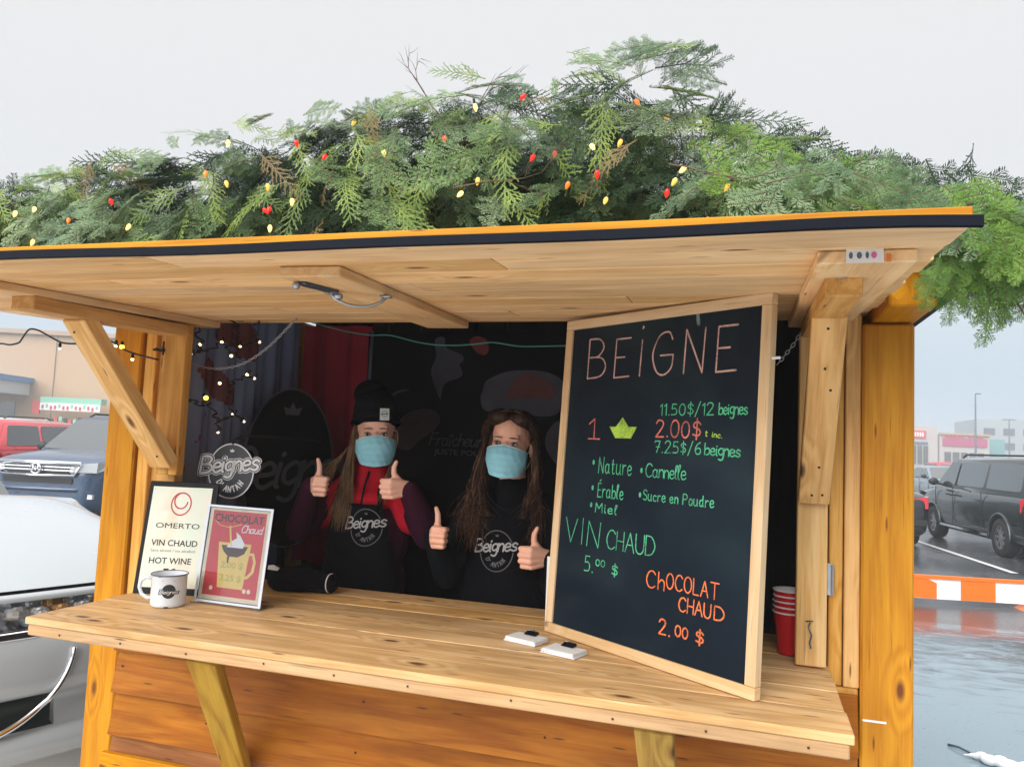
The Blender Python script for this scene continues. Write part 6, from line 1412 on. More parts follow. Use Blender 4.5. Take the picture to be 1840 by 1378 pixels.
cap = obj('hair_cap', remesh(hb, 'hair_cap', .006, 3, H2), root)
rn = random.Random(9); G = []; GT = []
for i in range(620):
    lft = rn.random() < .62; sg = -1 if lft else 1; fr_ = rn.random()
    part = h(.012 + rn.uniform(-.003, .003), -.075 + .13 * fr_, .118 - .030 * (1 - fr_) ** 2 * 0 + rn.uniform(-.003, .004))
    side_ = h(sg * (.090 + rn.uniform(-.006, .008)), -.035 + .09 * fr_, .015 + rn.uniform(-.02, .02))
    out1 = h(sg * .060, -.088 + .09 * fr_, .112); out2 = h(sg * .092, -.060 + .09 * fr_, .070)
    if lft: end = V3((-.965 + rn.gauss(0, .036), 2.785 + rn.uniform(-.015, .03), 1.200 + rn.uniform(0, .16))); mid = V3((-1.005 + rn.gauss(0, .020), 2.83 + rn.uniform(-.02, .02), 1.40 + rn.uniform(-.04, .04)))
    else: end = V3((-.765 + rn.gauss(0, .028), 2.80 + rn.uniform(-.01, .03), 1.23 + rn.uniform(0, .14))); mid = V3((-.750 + rn.gauss(0, .014), 2.85, 1.42))
    G.append((part, out1, out2, side_)); (GT if rn.random() < .30 else G).append((side_ + V3((0, 0, .012)), side_ + V3((sg * .014, 0, -.09)), mid, end))
strands('hair', H2, G, root, .0025, 4, .014, 34); strands('hair_ends', H2T, GT, root, .0023, 5, .017, 34)
e = MB(); 
for t in range(5): e.tube([(-.90 + .004 * t, 2.805, 1.385 - .002 * t), (-.885, 2.79, 1.345), (-.868 + .001 * t, 2.786, 1.33 - .004 * t)], .0012, 5)
e.build('necklace', METAL, root, fix=False) if False else None
# ------------------------------------------------------------------ vehicles
GLASS, nt, b = new_mat('tinted_window'); setp(b, Roughness=.04); b.inputs['Base Color'].default_value = (.018, .026, .030, 1); b.inputs['Coat Weight'].default_value = 1.0; b.inputs['Specular IOR Level'].default_value = .9
TYRE = plain('tyre_rubber', (.016, .016, .018), .8, var=.2); RIMM = plain('alloy_rim', (.38, .39, .41), .35, .8); PLAST = plain('bumper_plastic', (.014, .015, .017), .55); CHR, nt, b = new_mat('chrome'); setp(b, Roughness=.08, Metallic=1.0); b.inputs['Base Color'].default_value = (.78, .80, .84, 1)
LENS, nt, b = new_mat('lamp_lens'); setp(b, Roughness=.06); b.inputs['Base Color'].default_value = (.55, .58, .60, 1); b.inputs['Coat Weight'].default_value = 1.0; b.inputs['Metallic'].default_value = .5
TAIL, nt, b = new_mat('tail_lamp_red'); setp(b, Roughness=.1); b.inputs['Base Color'].default_value = (.55, .008, .014, 1); b.inputs['Coat Weight'].default_value = 1.0
def paint(name, c, rough=.28, metal=.2):
    m, nt, b = new_mat(name); setp(b, Roughness=rough, Metallic=metal); b.inputs['Base Color'].default_value = (*c, 1); b.inputs['Coat Weight'].default_value = .8; b.inputs['Coat Roughness'].default_value = .06
    t = node(nt, 'ShaderNodeTexCoord'); n = node(nt, 'ShaderNodeTexNoise'); n.inputs['Scale'].default_value = 3; n.inputs['Detail'].default_value = 5; nt.links.new(t.outputs['Object'], n.inputs['Vector'])
    mr = node(nt, 'ShaderNodeMapRange'); mr.inputs['To Min'].default_value = rough * .7; mr.inputs['To Max'].default_value = rough * 1.5; nt.links.new(n.outputs['Fac'], mr.inputs['Value']); nt.links.new(mr.outputs[0], b.inputs['Roughness'])
    return m
def loft(st, mat, name, parent, M, holes=None, mirror=True):
    """hull from stations along x: each a list of (half width, z) from floor centre to top centre"""
    V = []; F = []; k = len(st[0][1])
    for x, sec in st:
        ring = [(x, y, z) for y, z in sec] + [(x, -y, z) for y, z in reversed(sec[:-1] if sec[-1][0] == 0 else sec)]
        if sec[0][0] == 0: ring = ring[:-1]
        V.append(ring)
    n = len(V[0]); vv = [p for r_ in V for p in r_]
    for i in range(len(V) - 1):
        for j in range(n): F.append((i * n + j, i * n + (j + 1) % n, (i + 1) * n + (j + 1) % n, (i + 1) * n + j))
    F.append(tuple(reversed(range(n)))); F.append(tuple((len(V) - 1) * n + j for j in range(n)))
    m = MB(); m.add(vv, F)
    o = bpy.data.objects.new('tmp', m.mesh('tmp')); COL.objects.link(o)
    sb = o.modifiers.new('s', 'SUBSURF'); sb.levels = sb.render_levels = 2
    cut = []
    if holes:
        for (hx, hr, hw) in holes:
            for sg in (-1, 1):
                c = MB(); c.lathe([(.0001, -.16), (hr, -.16), (hr, .16), (.0001, .16)], 32, M=Matrix.Rotation(R(90), 4, 'X')); cm = c.mesh('c')
                q = bpy.data.objects.new('c', cm); q.location = (hx, sg * hw, hr * .86); COL.objects.link(q); cut.append(q)
                bo = o.modifiers.new('b', 'BOOLEAN'); bo.operation = 'DIFFERENCE'; bo.object = q; bo.solver = 'EXACT'
    bpy.context.view_layer.update(); me = evaluated(o, name); bpy.data.objects.remove(o)
    for q in cut: bpy.data.objects.remove(q)
    me.materials.clear(); me.materials.append(mat); me.polygons.foreach_set('use_smooth', [True] * len(me.polygons))
    try: me.set_sharp_from_angle(angle=R(38))
    except Exception: pass
    return obj(name, me, parent, M)
def quadm(pts, mat, name, parent, M, th=.006):
    """thin pane with rounded feel, given four corners"""
    m = MB(); p = [Vector(q) for q in pts]; n = (p[1] - p[0]).cross(p[2] - p[0]).normalized() * th
    c = sum(p, Vector()) / len(p); q = []
    for i in range(len(p)):
        a, b_, d = p[i - 1], p[i], p[(i + 1) % len(p)]
        q += [b_ + (a - b_) * .10, b_ + (a - b_) * .02 + (d - b_) * .02, b_ + (d - b_) * .10]
    k = len(q); m.add([M @ v for v in q] + [M @ (v + n) for v in q] + [M @ (v - n) for v in q], [tuple(range(k, 2 * k)), tuple(reversed(range(2 * k, 3 * k)))] + [(k + i, 2 * k + i, 2 * k + (i + 1) % k, k + (i + 1) % k) for i in range(k)])
    return m.build(name, mat, parent)
def wheel(t, M, x, y, r_, w_, steel=False):
    sg = 1 if y > 0 else -1
    X = M @ Matrix.Translation((x, y, r_)) @ Matrix.Rotation(R(-90 * sg), 4, 'X')
    m = MB(); m.lathe([(r_ * .62, -w_ / 2), (r_ * .93, -w_ / 2), (r_, -w_ / 3), (r_, w_ / 3), (r_ * .93, w_ / 2), (r_ * .62, w_ / 2)], 36); ty = obj('wheel', m.mesh('tyre', TYRE, True), t, X)
    m = MB(); m.lathe([(r_ * .64, w_ * .48), (r_ * .60, w_ * .46), (r_ * .57, w_ * .15), (.0001, w_ * .12)], 32); obj('rim_barrel', m.mesh('rim_barrel', PLAST, True), ty, X)
    n = 8 if steel else 10
    m = MB()
    for i in range(n):
        a = 2 * math.pi * i / n; d = Vector((math.cos(a), math.sin(a), 0)); s_ = Vector((-d.y, d.x, 0))
        q = [d * r_ * .14 - s_ * .022, d * r_ * .14 + s_ * .022, d * r_ * .60 + s_ * .026, d * r_ * .60 - s_ * .026]
        m.add([v + Vector((0, 0, w_ * .40)) for v in q] + [v + Vector((0, 0, w_ * .28)) for v in q], [(0, 1, 2, 3), (7, 6, 5, 4), (0, 4, 5, 1), (1, 5, 6, 2), (2, 6, 7, 3), (3, 7, 4, 0)])
    m.lathe([(.0001, w_ * .44), (r_ * .13, w_ * .43), (r_ * .18, w_ * .38), (r_ * .18, w_ * .2)], 16); m.lathe([(r_ * .56, w_ * .44), (r_ * .63, w_ * .47), (r_ * .635, w_ * .40), (r_ * .56, w_ * .34)], 32)
    obj('rim', m.mesh('rim', RIMM, False), ty, X)
def vehicle(name, label, cat, pos, heading, P, col, lights=True):
    """P: L length, W width, H height, hood, belt, nose .. x measured from the middle, front is +x"""
    hd = Vector((heading[0], heading[1], 0)).normalized(); rz = math.atan2(hd.y, hd.x)
    t = thing(name, label, cat, (pos[0], pos[1], 0), rz); M = WM[t.name]
    L2, W2, H = P['L'] / 2, P['W'] / 2, P['H']; hz, bz, wb = P['hood'], P['belt'], P['wb'] / 2; xf, xr = P['ws0'], P['rg0']; x1, x2 = P['ws1'], P['rg1']; rt = P.get('rear_top', bz)
    g0 = .20
    def sec(w, z0, zt, cr=.0): return [(0, z0), (w * .86, z0), (w * .97, z0 + .10), (w, (z0 + zt) / 2), (w * .985, zt - .10), (w * .90, zt - .005), (w * .45, zt + cr), (0, zt + cr * 1.2)]
    st = [(L2, sec(W2 * .70, .30, hz - .26)), (L2 - .04, sec(W2 * .84, g0 + .04, hz - .16)), (L2 - .22, sec(W2 * .96, g0, hz - .05, .01)), (L2 - .6, sec(W2, g0, hz, .02)), (xf + .02, sec(W2, g0, hz + .06, .03)), (xf - .25, sec(W2, g0, bz, .02)),
          (0, sec(W2, g0, bz, .0)), (xr + .3, sec(W2, g0, bz + .01, .0)), (xr - .02, sec(W2, g0, rt, .0)), (-L2 + .25, sec(W2 * .98, g0, rt - .02, .0)), (-L2 + .05, sec(W2 * .93, g0 + .05, rt - .08)), (-L2, sec(W2 * .80, .34, rt - .20))]
    if P['ws0'] >= L2 - .7: st.pop(3)
    paintm = col
    loft(st, paintm, 'body', t, M, holes=[(wb + P.get('ax', 0), P['r'] + .065, W2 - .02), (-wb + P.get('ax', 0), P['r'] + .065, W2 - .02)])
    # cabin
    wr, wt = W2 * .955, W2 * P.get('tumble', .80)
    cs = [(xf + .02, [(0, bz - .1), (wr * .97, bz - .10), (wr * .93, bz - .05), (wr * .90, bz), (wr * .5, bz + .01), (0, bz + .02)])]
    def cab(x, zt, k=1.0): return (x, [(0, bz - .1), (wr, bz - .1), (wr * .985, bz), (wt * k * 1.02 + .0, zt - .07), (wt * k * .55, zt - .005), (0, zt)])
    V = [(xf + .05, 0), ]
    a0, a1 = Vector((xf, wr * .985, bz)), Vector((x1, wt, H - .07)); r1_, r0_ = Vector((x2, wt, H - .08)), Vector((xr, wr * .985, bz))
    m = MB(); ring = [a0, a1, r1_, r0_]
    pts = [Vector((p.x, p.y, p.z)) for p in ring] + [Vector((p.x, -p.y, p.z)) for p in ring]
    top = [Vector((x1 - .10, wt * .55, H - .005)), Vector((x2 + .12, wt * .55, H - .01)), Vector((x1 - .10, -wt * .55, H - .005)), Vector((x2 + .12, -wt * .55, H - .01))]
    low = [Vector((xf, wr * .985, bz - .12)), Vector((xr, wr * .985, bz - .12)), Vector((xf, -wr * .985, bz - .12)), Vector((xr, -wr * .985, bz - .12))]
    vv = [M @ p for p in pts + top + low]
    m.add(vv, [(0, 1, 2, 3), (7, 6, 5, 4), (1, 8, 9, 2), (8, 10, 11, 9), (10, 5, 6, 11), (0, 4, 5, 10, 8, 1), (3, 2, 9, 11, 6, 7), (12, 0, 3, 13), (14, 15, 7, 4), (12, 14, 4, 0), (13, 3, 7, 15)])
    b0 = m.mesh('cabin'); bb_ = bmesh.new(); bb_.from_mesh(b0); bmesh.ops.bevel(bb_, geom=bb_.edges[:], offset=.035, segments=3, affect='EDGES'); bb_.to_mesh(b0); bb_.free()
    b0.materials.append(paintm); b0.polygons.foreach_set('use_smooth', [True] * len(b0.polygons))
    ro = obj('cabin', b0, t)
    # panes
    def side_pt(x, f, sg):          # point on cabin side at x, height fraction f
        lo_, hi_ = wr * .985, wt; return Vector((x, sg * (lo_ + (hi_ - lo_) * f + .003), bz + .0 + (H - .07 - bz) * f))
    for sg in (-1, 1):
        for (xa, xb, fa, fb_, xa2, xb2) in P['win']:
            q = [side_pt(xa, .06, sg), side_pt(xb, .06, sg), side_pt(xb2, .90, sg), side_pt(xa2, .90, sg)]
            if sg < 0: q.reverse()
            w_ = quadm(q, GLASS, 'window', t, M)
        yk_ = sg * (W2 + .085); mm = MB(); mm.ball((xf - .32, yk_, bz + .07), (.055, .10, .075), 14, 10); mm.capsule((xf - .34, sg * W2 * .93, bz + .02), (xf - .33, yk_, bz + .05), .022)
        obj('wing_mirror', mm.mesh('wing_mirror', paintm if P.get('mirror_col') else PLAST, True), t, M)
        for xd in P['doors']:
            mm = MB(); mm.box((xd, sg * (W2 + .004), (bz + .32) / 2 + .02), (.007, .012, bz - .42)); obj('door_gap', mm.mesh('door_gap', PLAST), t, M)
        for xh in P['handles']:
            mm = MB(); mm.tube([(xh - .10, sg * (W2 * .985 + .005), bz - .16), (xh - .08, sg * (W2 + .022), bz - .16), (xh + .08, sg * (W2 + .022), bz - .16), (xh + .10, sg * (W2 * .985 + .005), bz - .16)], .013, 6); obj('door_handle', mm.mesh('door_handle', P.get('hmat', paintm), True), t, M)
        mm = MB(); mm.box((0, sg * (W2 + .001), .33), (P['wb'] - 2 * P['r'] - .22, .016, .045)); obj('side_strip', mm.mesh('side_strip', CHR if P.get('chrome') else PLAST), t, M)
        for xx in (wb, -wb):
            if P.get('flare'):
                mm = MB(); mm.tube([(xx + P.get('ax', 0) + (P['r'] + .075) * math.cos(a), sg * (W2 - .004), P['r'] + (P['r'] + .075) * math.sin(a)) for a in np.linspace(R(-8), R(188), 18)], .026, 6); obj('wheel_arch', mm.mesh('wheel_arch', paintm if P.get('flare') == 2 else PLAST, True), t, M)
            wheel(t, M, xx + P.get('ax', 0), sg * (W2 - .115), P['r'], .22, P.get('steel', False))
    d = (a1 - a0); ins = lambda y, f, e_: Vector((xf + (x1 - xf) * f + .012, y, bz + (H - .075 - bz) * f + .012))
    quadm([ins(wr * .93, .05, 0), ins(-wr * .93, .05, 0), ins(-wt * .93, .97, 0), ins(wt * .93, .97, 0)], GLASS, 'windscreen', t, M)
    ins2 = lambda y, f: Vector((xr + (x2 - xr) * f - .012, y, bz + (H - .085 - bz) * f + .012))
    quadm([ins2(-wr * .90, .10), ins2(wr * .90, .10), ins2(wt * .90, .93), ins2(-wt * .90, .93)], GLASS, 'rear_window', t, M)
    if P.get('rails'):
        for sg in (-1, 1):
            mm = MB(); yy_ = sg * wt * .90; mm.tube([(x1 - .25, yy_, H - .03), (x1 - .4, yy_, H + .03), (x2 + .35, yy_, H + .03), (x2 + .2, yy_, H - .04)], .018, 8); obj('roof_rail', mm.mesh('roof_rail', PLAST, True), t, M)
    # ends
    for sg in (-1, 1):
        mm = MB(); zz = hz - .20; mm.add([(L2 - .015, sg * W2 * .52, zz + .07), (L2 - .02, sg * W2 * .52, zz - .05), (L2 - .10, sg * W2 * .90, zz - .05), (L2 - .36, sg * W2 * .985, zz + .03), (L2 - .36, sg * W2 * .975, zz + .12), (L2 - .12, sg * W2 * .90, zz + .11),
                                              (L2 - .25, sg * W2 * .52, zz)], [(0, 1, 2, 5), (2, 3, 4, 5), (0, 5, 6), (5, 4, 6), (1, 6, 2), (2, 6, 3)])
        mm.v = [(x + .055, y * 1.02, z) for x, y, z in mm.v]
        obj('headlight', mm.mesh('headlight', LENS), t, M)
        zt = rt - .16
        mm = MB(); mm.add([(-L2 + .06, sg * W2 * .62, zt + .02), (-L2 + .045, sg * W2 * .62, zt - .13 * P.get('tl', 1)), (-L2 + .07, sg * W2 * .90, zt - .15 * P.get('tl', 1)), (-L2 + .30, sg * (W2 * .985 + .004), zt - .06 * P.get('tl', 1)), (-L2 + .30, sg * (W2 * .985 + .004), zt + .07), (-L2 + .09, sg * W2 * .90, zt + .06 * P.get('tl', 1)), (-L2 + .3, sg * W2 * .6, zt)],
                                      [(0, 1, 2, 5), (2, 3, 4, 5), (0, 5, 6), (5, 4, 6), (1, 6, 2), (2, 6, 3)])
        mm.v = [(x - .03, y * 1.01, z) for x, y, z in mm.v]
        obj('tail_light', mm.mesh('tail_light', TAIL), t, M)
    mm = MB(); mm.box((L2 - .035, 0, hz - .22), (.10, W2 * 1.0, .13)); obj('grille', mm.mesh('grille', PLAST), t, M)
    mm = MB(); mm.box((L2 - .035, 0, .42), (.10, W2 * 1.2, .13)); obj('air_intake', mm.mesh('air_intake', PLAST), t, M)
    mm = MB(); mm.box((-L2 - .006, 0, rt - .34), (.012, .31, .155)); obj('number_plate', mm.mesh('number_plate', WHITE), t, M)
    mm = MB(); mm.box((-L2 + .03, 0, .50), (.12, W2 * 1.72, .10)); obj('rear_bumper_pad', mm.mesh('rear_bumper_pad', PLAST), t, M)
    return t, M
SUV = dict(L=4.94, W=1.99, H=1.79, hood=1.12, belt=1.14, wb=2.82, r=.37, ws0=1.22, ws1=.42, rg0=-2.22, rg1=-1.92, rear_top=1.12, win=[(1.02, .12, 0, 0, .38, .08), (.04, -.95, 0, 0, .0, -.92), (-1.03, -2.0, 0, 0, -1.0, -1.86)], doors=[1.05, .08, -.95], handles=[.28, -.75], flare=1, rails=True)
VAN = dict(L=5.14, W=1.98, H=1.74, hood=1.04, belt=1.12, wb=3.08, r=.335, ws0=1.55, ws1=.85, rg0=-2.48, rg1=-2.30, rear_top=1.12, tumble=.82, win=[(1.40, .52, 0, 0, .86, .46), (.42, -.80, 0, 0, .38, -.84), (-.90, -2.22, 0, 0, -.93, -2.16)], doors=[1.35, .46, -.84], handles=[.66, .28], flare=2, rails=True, chrome=True, steel=True, hmat=None, tl=2.2, ax=.0)
VAN['hmat'] = BLACK
SED = dict(L=4.7, W=1.82, H=1.46, hood=.98, belt=1.0, wb=2.75, r=.33, ws0=1.0, ws1=.22, rg0=-1.72, rg1=-1.05, rear_top=1.06, win=[(.82, -.02, 0, 0, .18, -.06), (-.10, -1.28, 0, 0, -.12, -.98)], doors=[.9, -.05, -.95], handles=[.12, -.75])
NAVY = paint('navy_paint', (.030, .065, .13)); REDC = paint('red_paint', (.50, .02, .035)); GREYC = paint('silver_blue_paint', (.20, .25, .30)); DKG = paint('dark_green_grey_paint', (.018, .026, .030), .2); BLKC = paint('black_car_paint', (.012, .014, .018), .2); WHC = paint('white_car_paint', (.44, .48, .51), .22, 0.0)
# navy SUV, nose towards the stall
hdv = Vector((.22, -.975, 0)).normalized(); pos = Vector((-10.47, 9.39, 0)) - hdv * 2.47
t, M = vehicle('parked_suv', 'dark blue SUV with chrome grille facing the stall behind the left post', 'car', pos, hdv, SUV, NAVY)
mm = MB(); mm.tube([(2.50, -.70, 1.00), (2.52, 0, 1.005), (2.50, .70, 1.00)], .038, 8); mm.tube([(2.49, -.60, .82), (2.515, 0, .81), (2.49, .60, .82)], .022, 8)
mm.tube([(2.50, -.70, 1.00), (2.49, -.62, .86), (2.49, -.60, .82)], .02, 6); mm.tube([(2.50, .70, 1.00), (2.49, .62, .86), (2.49, .60, .82)], .02, 6); obj('grille_bar', mm.mesh('grille_bar', CHR, True), t, M)
for z_ in (.945, .895): mm = MB(); mm.box((2.495, 0, z_), (.02, 1.18, .022)); obj('grille_slat', mm.mesh('grille_slat', CHR), t, M)
mm = MB(); mm.tube([(2.545, .085 * math.cos(a), .915 + .075 * math.sin(a)) for a in np.linspace(0, 2 * math.pi, 21)[:-1]], .009, 6, close=True); mm.tube([(2.545, -.045, .965), (2.545, -.030, .865)], .012, 6); mm.tube([(2.545, .045, .965), (2.545, .030, .865)], .012, 6); mm.tube([(2.545, -.037, .915), (2.545, .037, .915)], .010, 6)
obj('badge', mm.mesh('badge', CHR, True), t, M)
for sg in (-1, 1): mm = MB(); mm.box((2.40, sg * .72, .50), (.05, .30, .07)); obj('fog_lamp', mm.mesh('fog_lamp', LENS), t, M)
mm = MB(); mm.box((2.455, 0, .735), (.06, 1.12, .085)); obj('lower_grille', mm.mesh('lower_grille', PLAST), t, M)
mm = MB(); mm.tube([(2.30, -.86, .60), (2.46, -.60, .60), (2.485, 0, .60), (2.46, .60, .60), (2.30, .86, .60)], .035, 8); obj('bumper_crease', mm.mesh('bumper_crease', NAVY, True), t, M)
mm = MB(); mm.box((2.42, 0, .30), (.08, 1.5, .10)); obj('skid_plate', mm.mesh('skid_plate', METAL), t, M)
vehicle('parked_car', 'red hatchback parked left of the dark blue SUV', 'car', (-14.35, 12.6, 0), (-.25, .97, 0), dict(SUV, H=1.66, L=4.4, rails=False), REDC)
vehicle('parked_car', 'pale silver car whose roof shows between the red car and the blue SUV', 'car', (-14.9, 16.8, 0), (.2, -.98, 0), dict(SUV, H=1.74), GREYC)
vehicle('parked_car', 'white car with a long roof at the far left picture edge behind the red one', 'car', (-20.5, 16.5, 0), (.2, -.98, 0), dict(SUV, H=1.72), WHC)
# right hand side
hv = Vector((-.13, .99, 0)).normalized(); side = Vector((hv.y, -hv.x, 0))
c_ = Vector((4.31, 15.53, 0)) + hv * 1.54 + side * .99
vehicle('minivan', 'dark green black minivan with roof rails and steel wheels seen from its left rear', 'minivan', c_, hv, VAN, DKG)
c_ = Vector((3.32, 15.55, 0)) + hv * 2.35 - side * .93
vehicle('parked_car', 'black sedan whose red tail light shows just right of the right post', 'car', c_, hv, SED, BLKC)
vehicle('parked_car', 'small red car far behind the minivan front', 'car', (9.0, 40.5, 0), (-.2, 1, 0), dict(SED, H=1.6), REDC)
vehicle('parked_car', 'silver car in the row behind the black sedan', 'car', (7.0, 31.0, 0), (.1, -1, 0), SED, GREYC)

# near white car at the left: front corner built in detail
FX = Vector((.91, -.41, 0)).normalized(); LX = Vector((-FX.y, FX.x, 0))       # forward, and its left
nc = thing('white_car', 'white car front end with clear headlight and chrome trim close behind the left post', 'car', (-3.9, 3.6, 0))
corner = Vector((-2.52, 3.46, 0))
def fr(a, d, z):                           # a along the front from the corner towards the car's right, d ahead of the front line
    r_ = .35                                # rounded plan corner
    if a < r_ * math.pi / 2:
        th = a / r_; c = corner - LX * r_ - FX * r_
        n_ = FX * math.sin(th) + LX * math.cos(th); p = c + n_ * (r_ + d)
    else:
        n_ = FX; p = corner - LX * (r_ + a - r_ * math.pi / 2) + FX * (d + .05 * math.sin(min(1, (a - r_ * 1.57) / 1.2) * 1.57))
    return Vector((p.x, p.y, z))
def frs(s, d, z):                          # s < 0 continues along the flank
    if s < 0:
        p = corner - FX * .35 - FX * (-s) + LX * (d); return Vector((p.x, p.y, z))
    return fr(s, d, z)
def band(rows, s0, s1, n, mat, name, parent=nc, zf=None):
    m = MB(); V = []; F = []
    for i in range(n + 1):
        s = s0 + (s1 - s0) * i / n
        for d, z in rows: V.append(frs(s, d, z + (zf(s) if zf else 0)))
    k = len(rows)
    for i in range(n):
        for j in range(k - 1): F.append((i * k + j, i * k + j + 1, (i + 1) * k + j + 1, (i + 1) * k + j))
    return obj(name, mesh_of(name, V, F, mat, True), parent)
rise = lambda s: .055 * max(0, (.5 - s)) if s < .5 else 0
# hood: from the shut line back to the windscreen
V = []; F = []; na, nb_ = 34, 20
for i in range(na + 1):
    s = -1.3 + 3.1 * i / na
    e0 = frs(s, -.115, .895 + rise(s)) if s > 0 else frs(s, -.115, .895 + rise(0) + .10 * min(1.3, -s))
    back = corner - FX * 1.80 - LX * (.16 + .84 * max(0, min(1, (s + 1.3) / 3.1)) * 1.1)
    back = Vector((back.x, back.y, 1.135 + .03 * math.sin(math.pi * i / na)))
    for j in range(nb_ + 1):
        t_ = j / nb_; p = e0.lerp(back, t_); p.z = e0.z + (back.z - e0.z) * (1 - (1 - t_) ** 1.7) + (.012 * math.sin(math.pi * t_) if 8 < i < 30 else .0); V.append(p)
for i in range(na):
    for j in range(nb_): a = i * (nb_ + 1) + j; F.append((a, a + 1, a + nb_ + 2, a + nb_ + 1))
obj('bonnet', mesh_of('bonnet', V, F, WHC, True), nc)
band([(-.112, .893), (-.118, .880), (-.085, .878), (-.080, .886)], -.9, 1.9, 40, BLACK, 'shut_line', zf=rise)
band([(-.082, .886), (-.062, .880), (-.050, .868), (-.050, .858)], -.9, 1.9, 40, WHC, 'slam_panel', zf=rise)
band([(-.060, .862), (-.075, .850), (-.095, .800), (-.080, .752), (-.045, .745)], -.15, 1.55, 36, CHR, 'headlight_bowl', zf=lambda s: rise(s) * .8)
rnc = random.Random(6); 
for k_ in range(9):
    s = .62 + .09 * k_; p = frs(s, -.066, .803 + rise(s) * .8 + rnc.uniform(-.01, .01)); m = MB(); m.ball(p, (.050, .044, .036), 14, 10, Matrix.Rotation(rnc.uniform(0, 3), 4, 'Z')); m.build('reflector', LENS if k_ % 4 else plain('amber_reflector', (.62, .36, .14), .15, .6), nc)
LENS2, nt, b = new_mat('clear_lens'); setp(b, Roughness=.02, IOR=1.45); b.inputs['Transmission Weight'].default_value = 1.0
band([(-.048, .860), (-.028, .835), (-.020, .795), (-.030, .752)], -.15, 1.55, 36, LENS2, 'headlight_lens', zf=lambda s: rise(s) * .8)
band([(-.040, .748), (-.005, .745), (.006, .733), (.006, .712), (-.005, .704)], 1.10, 2.0, 20, CHR, 'chrome_bar')
band([(-.050, .745), (-.020, .742), (.010, .700), (.028, .640), (.036, .560), (.030, .495), (.0, .468)], -1.0, 1.9, 48, WHC, 'bumper_skin')
band([(.0, .470), (-.045, .455), (-.060, .40), (-.055, .335), (-.01, .325)], 1.0, 1.9, 24, plain('dark_green_grille', (.008, .018, .017), .4), 'lower_grille')
band([(.0, .470), (-.03, .455), (-.02, .40), (-.0, .325)], -1.0, 1.0, 24, WHC, 'bumper_side')
CP = []
for i in range(19):
    t_ = i / 18; s = .955 + .38 * t_ ** 1.8; z = .655 - .335 * math.sin(t_ * 1.45); CP.append(frs(s, .040 - .035 * (1 if z < .45 else 0) * .4, z))
m = MB(); m.tube(CP, [.009 + .009 * (i / 18) for i in range(19)], 8); m.build('fog_trim', CHR, nc, smooth=True)
band([(-.01, .328), (.030, .315), (.045, .270), (.030, .215), (-.02, .190)], -.4, 1.9, 36, WHC, 'lower_valance')
band([(.012, .322), (.035, .318), (.035, .310), (.012, .306)], -.4, .8, 20, BLACK, 'valance_gap')
# rest of the car so that it stands as a whole: cabin, flank, wheels, underside
Mn = Matrix.Translation(corner - FX * 2.35 - LX * .92) @ Matrix.Rotation(math.atan2(FX.y, FX.x), 4, 'Z')
loft([(2.02, [(0, .25), (.70, .25), (.80, .45), (.80, .70), (0, .72)]), (1.2, [(0, .22), (.86, .22), (.905, .5), (.89, .86), (0, .90)]), (.7, [(0, .22), (.86, .22), (.91, .5), (.90, 1.0), (0, 1.04)]), (-.8, [(0, .22), (.86, .22), (.92, .55), (.90, 1.06), (0, 1.06)]), (-2.1, [(0, .26), (.84, .26), (.89, .55), (.86, 1.06), (0, 1.08)]), (-2.4, [(0, .34), (.74, .34), (.78, .6), (.72, .95), (0, .96)])], WHC, 'body', nc, Mn, holes=[(1.38, .40, .9), (-1.42, .40, .9)])
m = MB(); q = [(-.10, .60, 1.10), (-.70, .50, 1.50), (-1.45, .52, 1.50), (-2.15, .70, 1.08)]
m.add([Mn @ Vector(p) for p in q] + [Mn @ Vector((p[0], -p[1], p[2])) for p in q], [(0, 1, 2, 3), (7, 6, 5, 4), (0, 4, 5, 1), (1, 5, 6, 2), (2, 6, 7, 3), (3, 7, 4, 0)]); m.build('cabin', GLASS, nc)
m = MB(); m.box(Mn @ Vector((-1.08, 0, 1.50)), (.80, 1.0, .04), Mn.to_3x3().to_4x4()); m.build('roof_panel', WHC, nc)
for x_ in (1.38, -1.42):
    for sg in (-1, 1): wheel(nc, Mn, x_, sg * .80, .335, .21)

# ------------------------------------------------------------------ background buildings and street furniture
TAN = plain('tan_render', (.50, .34, .22), .8, var=.08, scale=.4); TAND = plain('tan_coping', (.42, .30, .22), .8)
tb_ = thing('store_building', 'long tan windowless store building behind the parked cars at left', 'building', (-60, 52, 0))
d = Vector((.93, .37, 0)).normalized(); n_ = Vector((d.y, -d.x, 0)); A = Vector((-76, 37.5, 0))
Mb = Matrix(((d.x, -n_.x, 0, A.x), (d.y, -n_.y, 0, A.y), (0, 0, 1, 0), (0, 0, 0, 1)))
def bxm(c, s, mat, name, parent, M=Mb): m = MB(); m.box(c, s); return obj(name, m.mesh(name, mat), parent, M)
bxm((24, 15, 4.3), (48, 30, 8.6), TAN, 'wall', tb_)
bxm((24, -.10, 8.65), (48.3, .5, .35), TAND, 'coping', tb_)
for x_ in (10, 18, 26, 34, 42): bxm((x_, -.03, 4.3), (.06, .10, 8.3), TAND, 'wall_joint', tb_)
bxm((19.6, -2.4, 4.15), (9.5, 4.6, .95), plain('white_fascia', (.50, .55, .60), .5), 'canopy', tb_); bxm((19.6, -2.42, 4.82), (9.9, 5.0, .42), plain('blue_fascia', (.03, .19, .45), .4), 'canopy_edge', tb_)
for x_ in (16.0, 19.6, 23.2): bxm((x_, -4.3, 1.85), (.55, .55, 3.7), plain('white_column', (.60, .62, .63), .6), 'column', tb_)
bxm((19.6, -.06, 1.6), (7.5, .14, 3.1), GLASS, 'entrance_glazing', tb_)
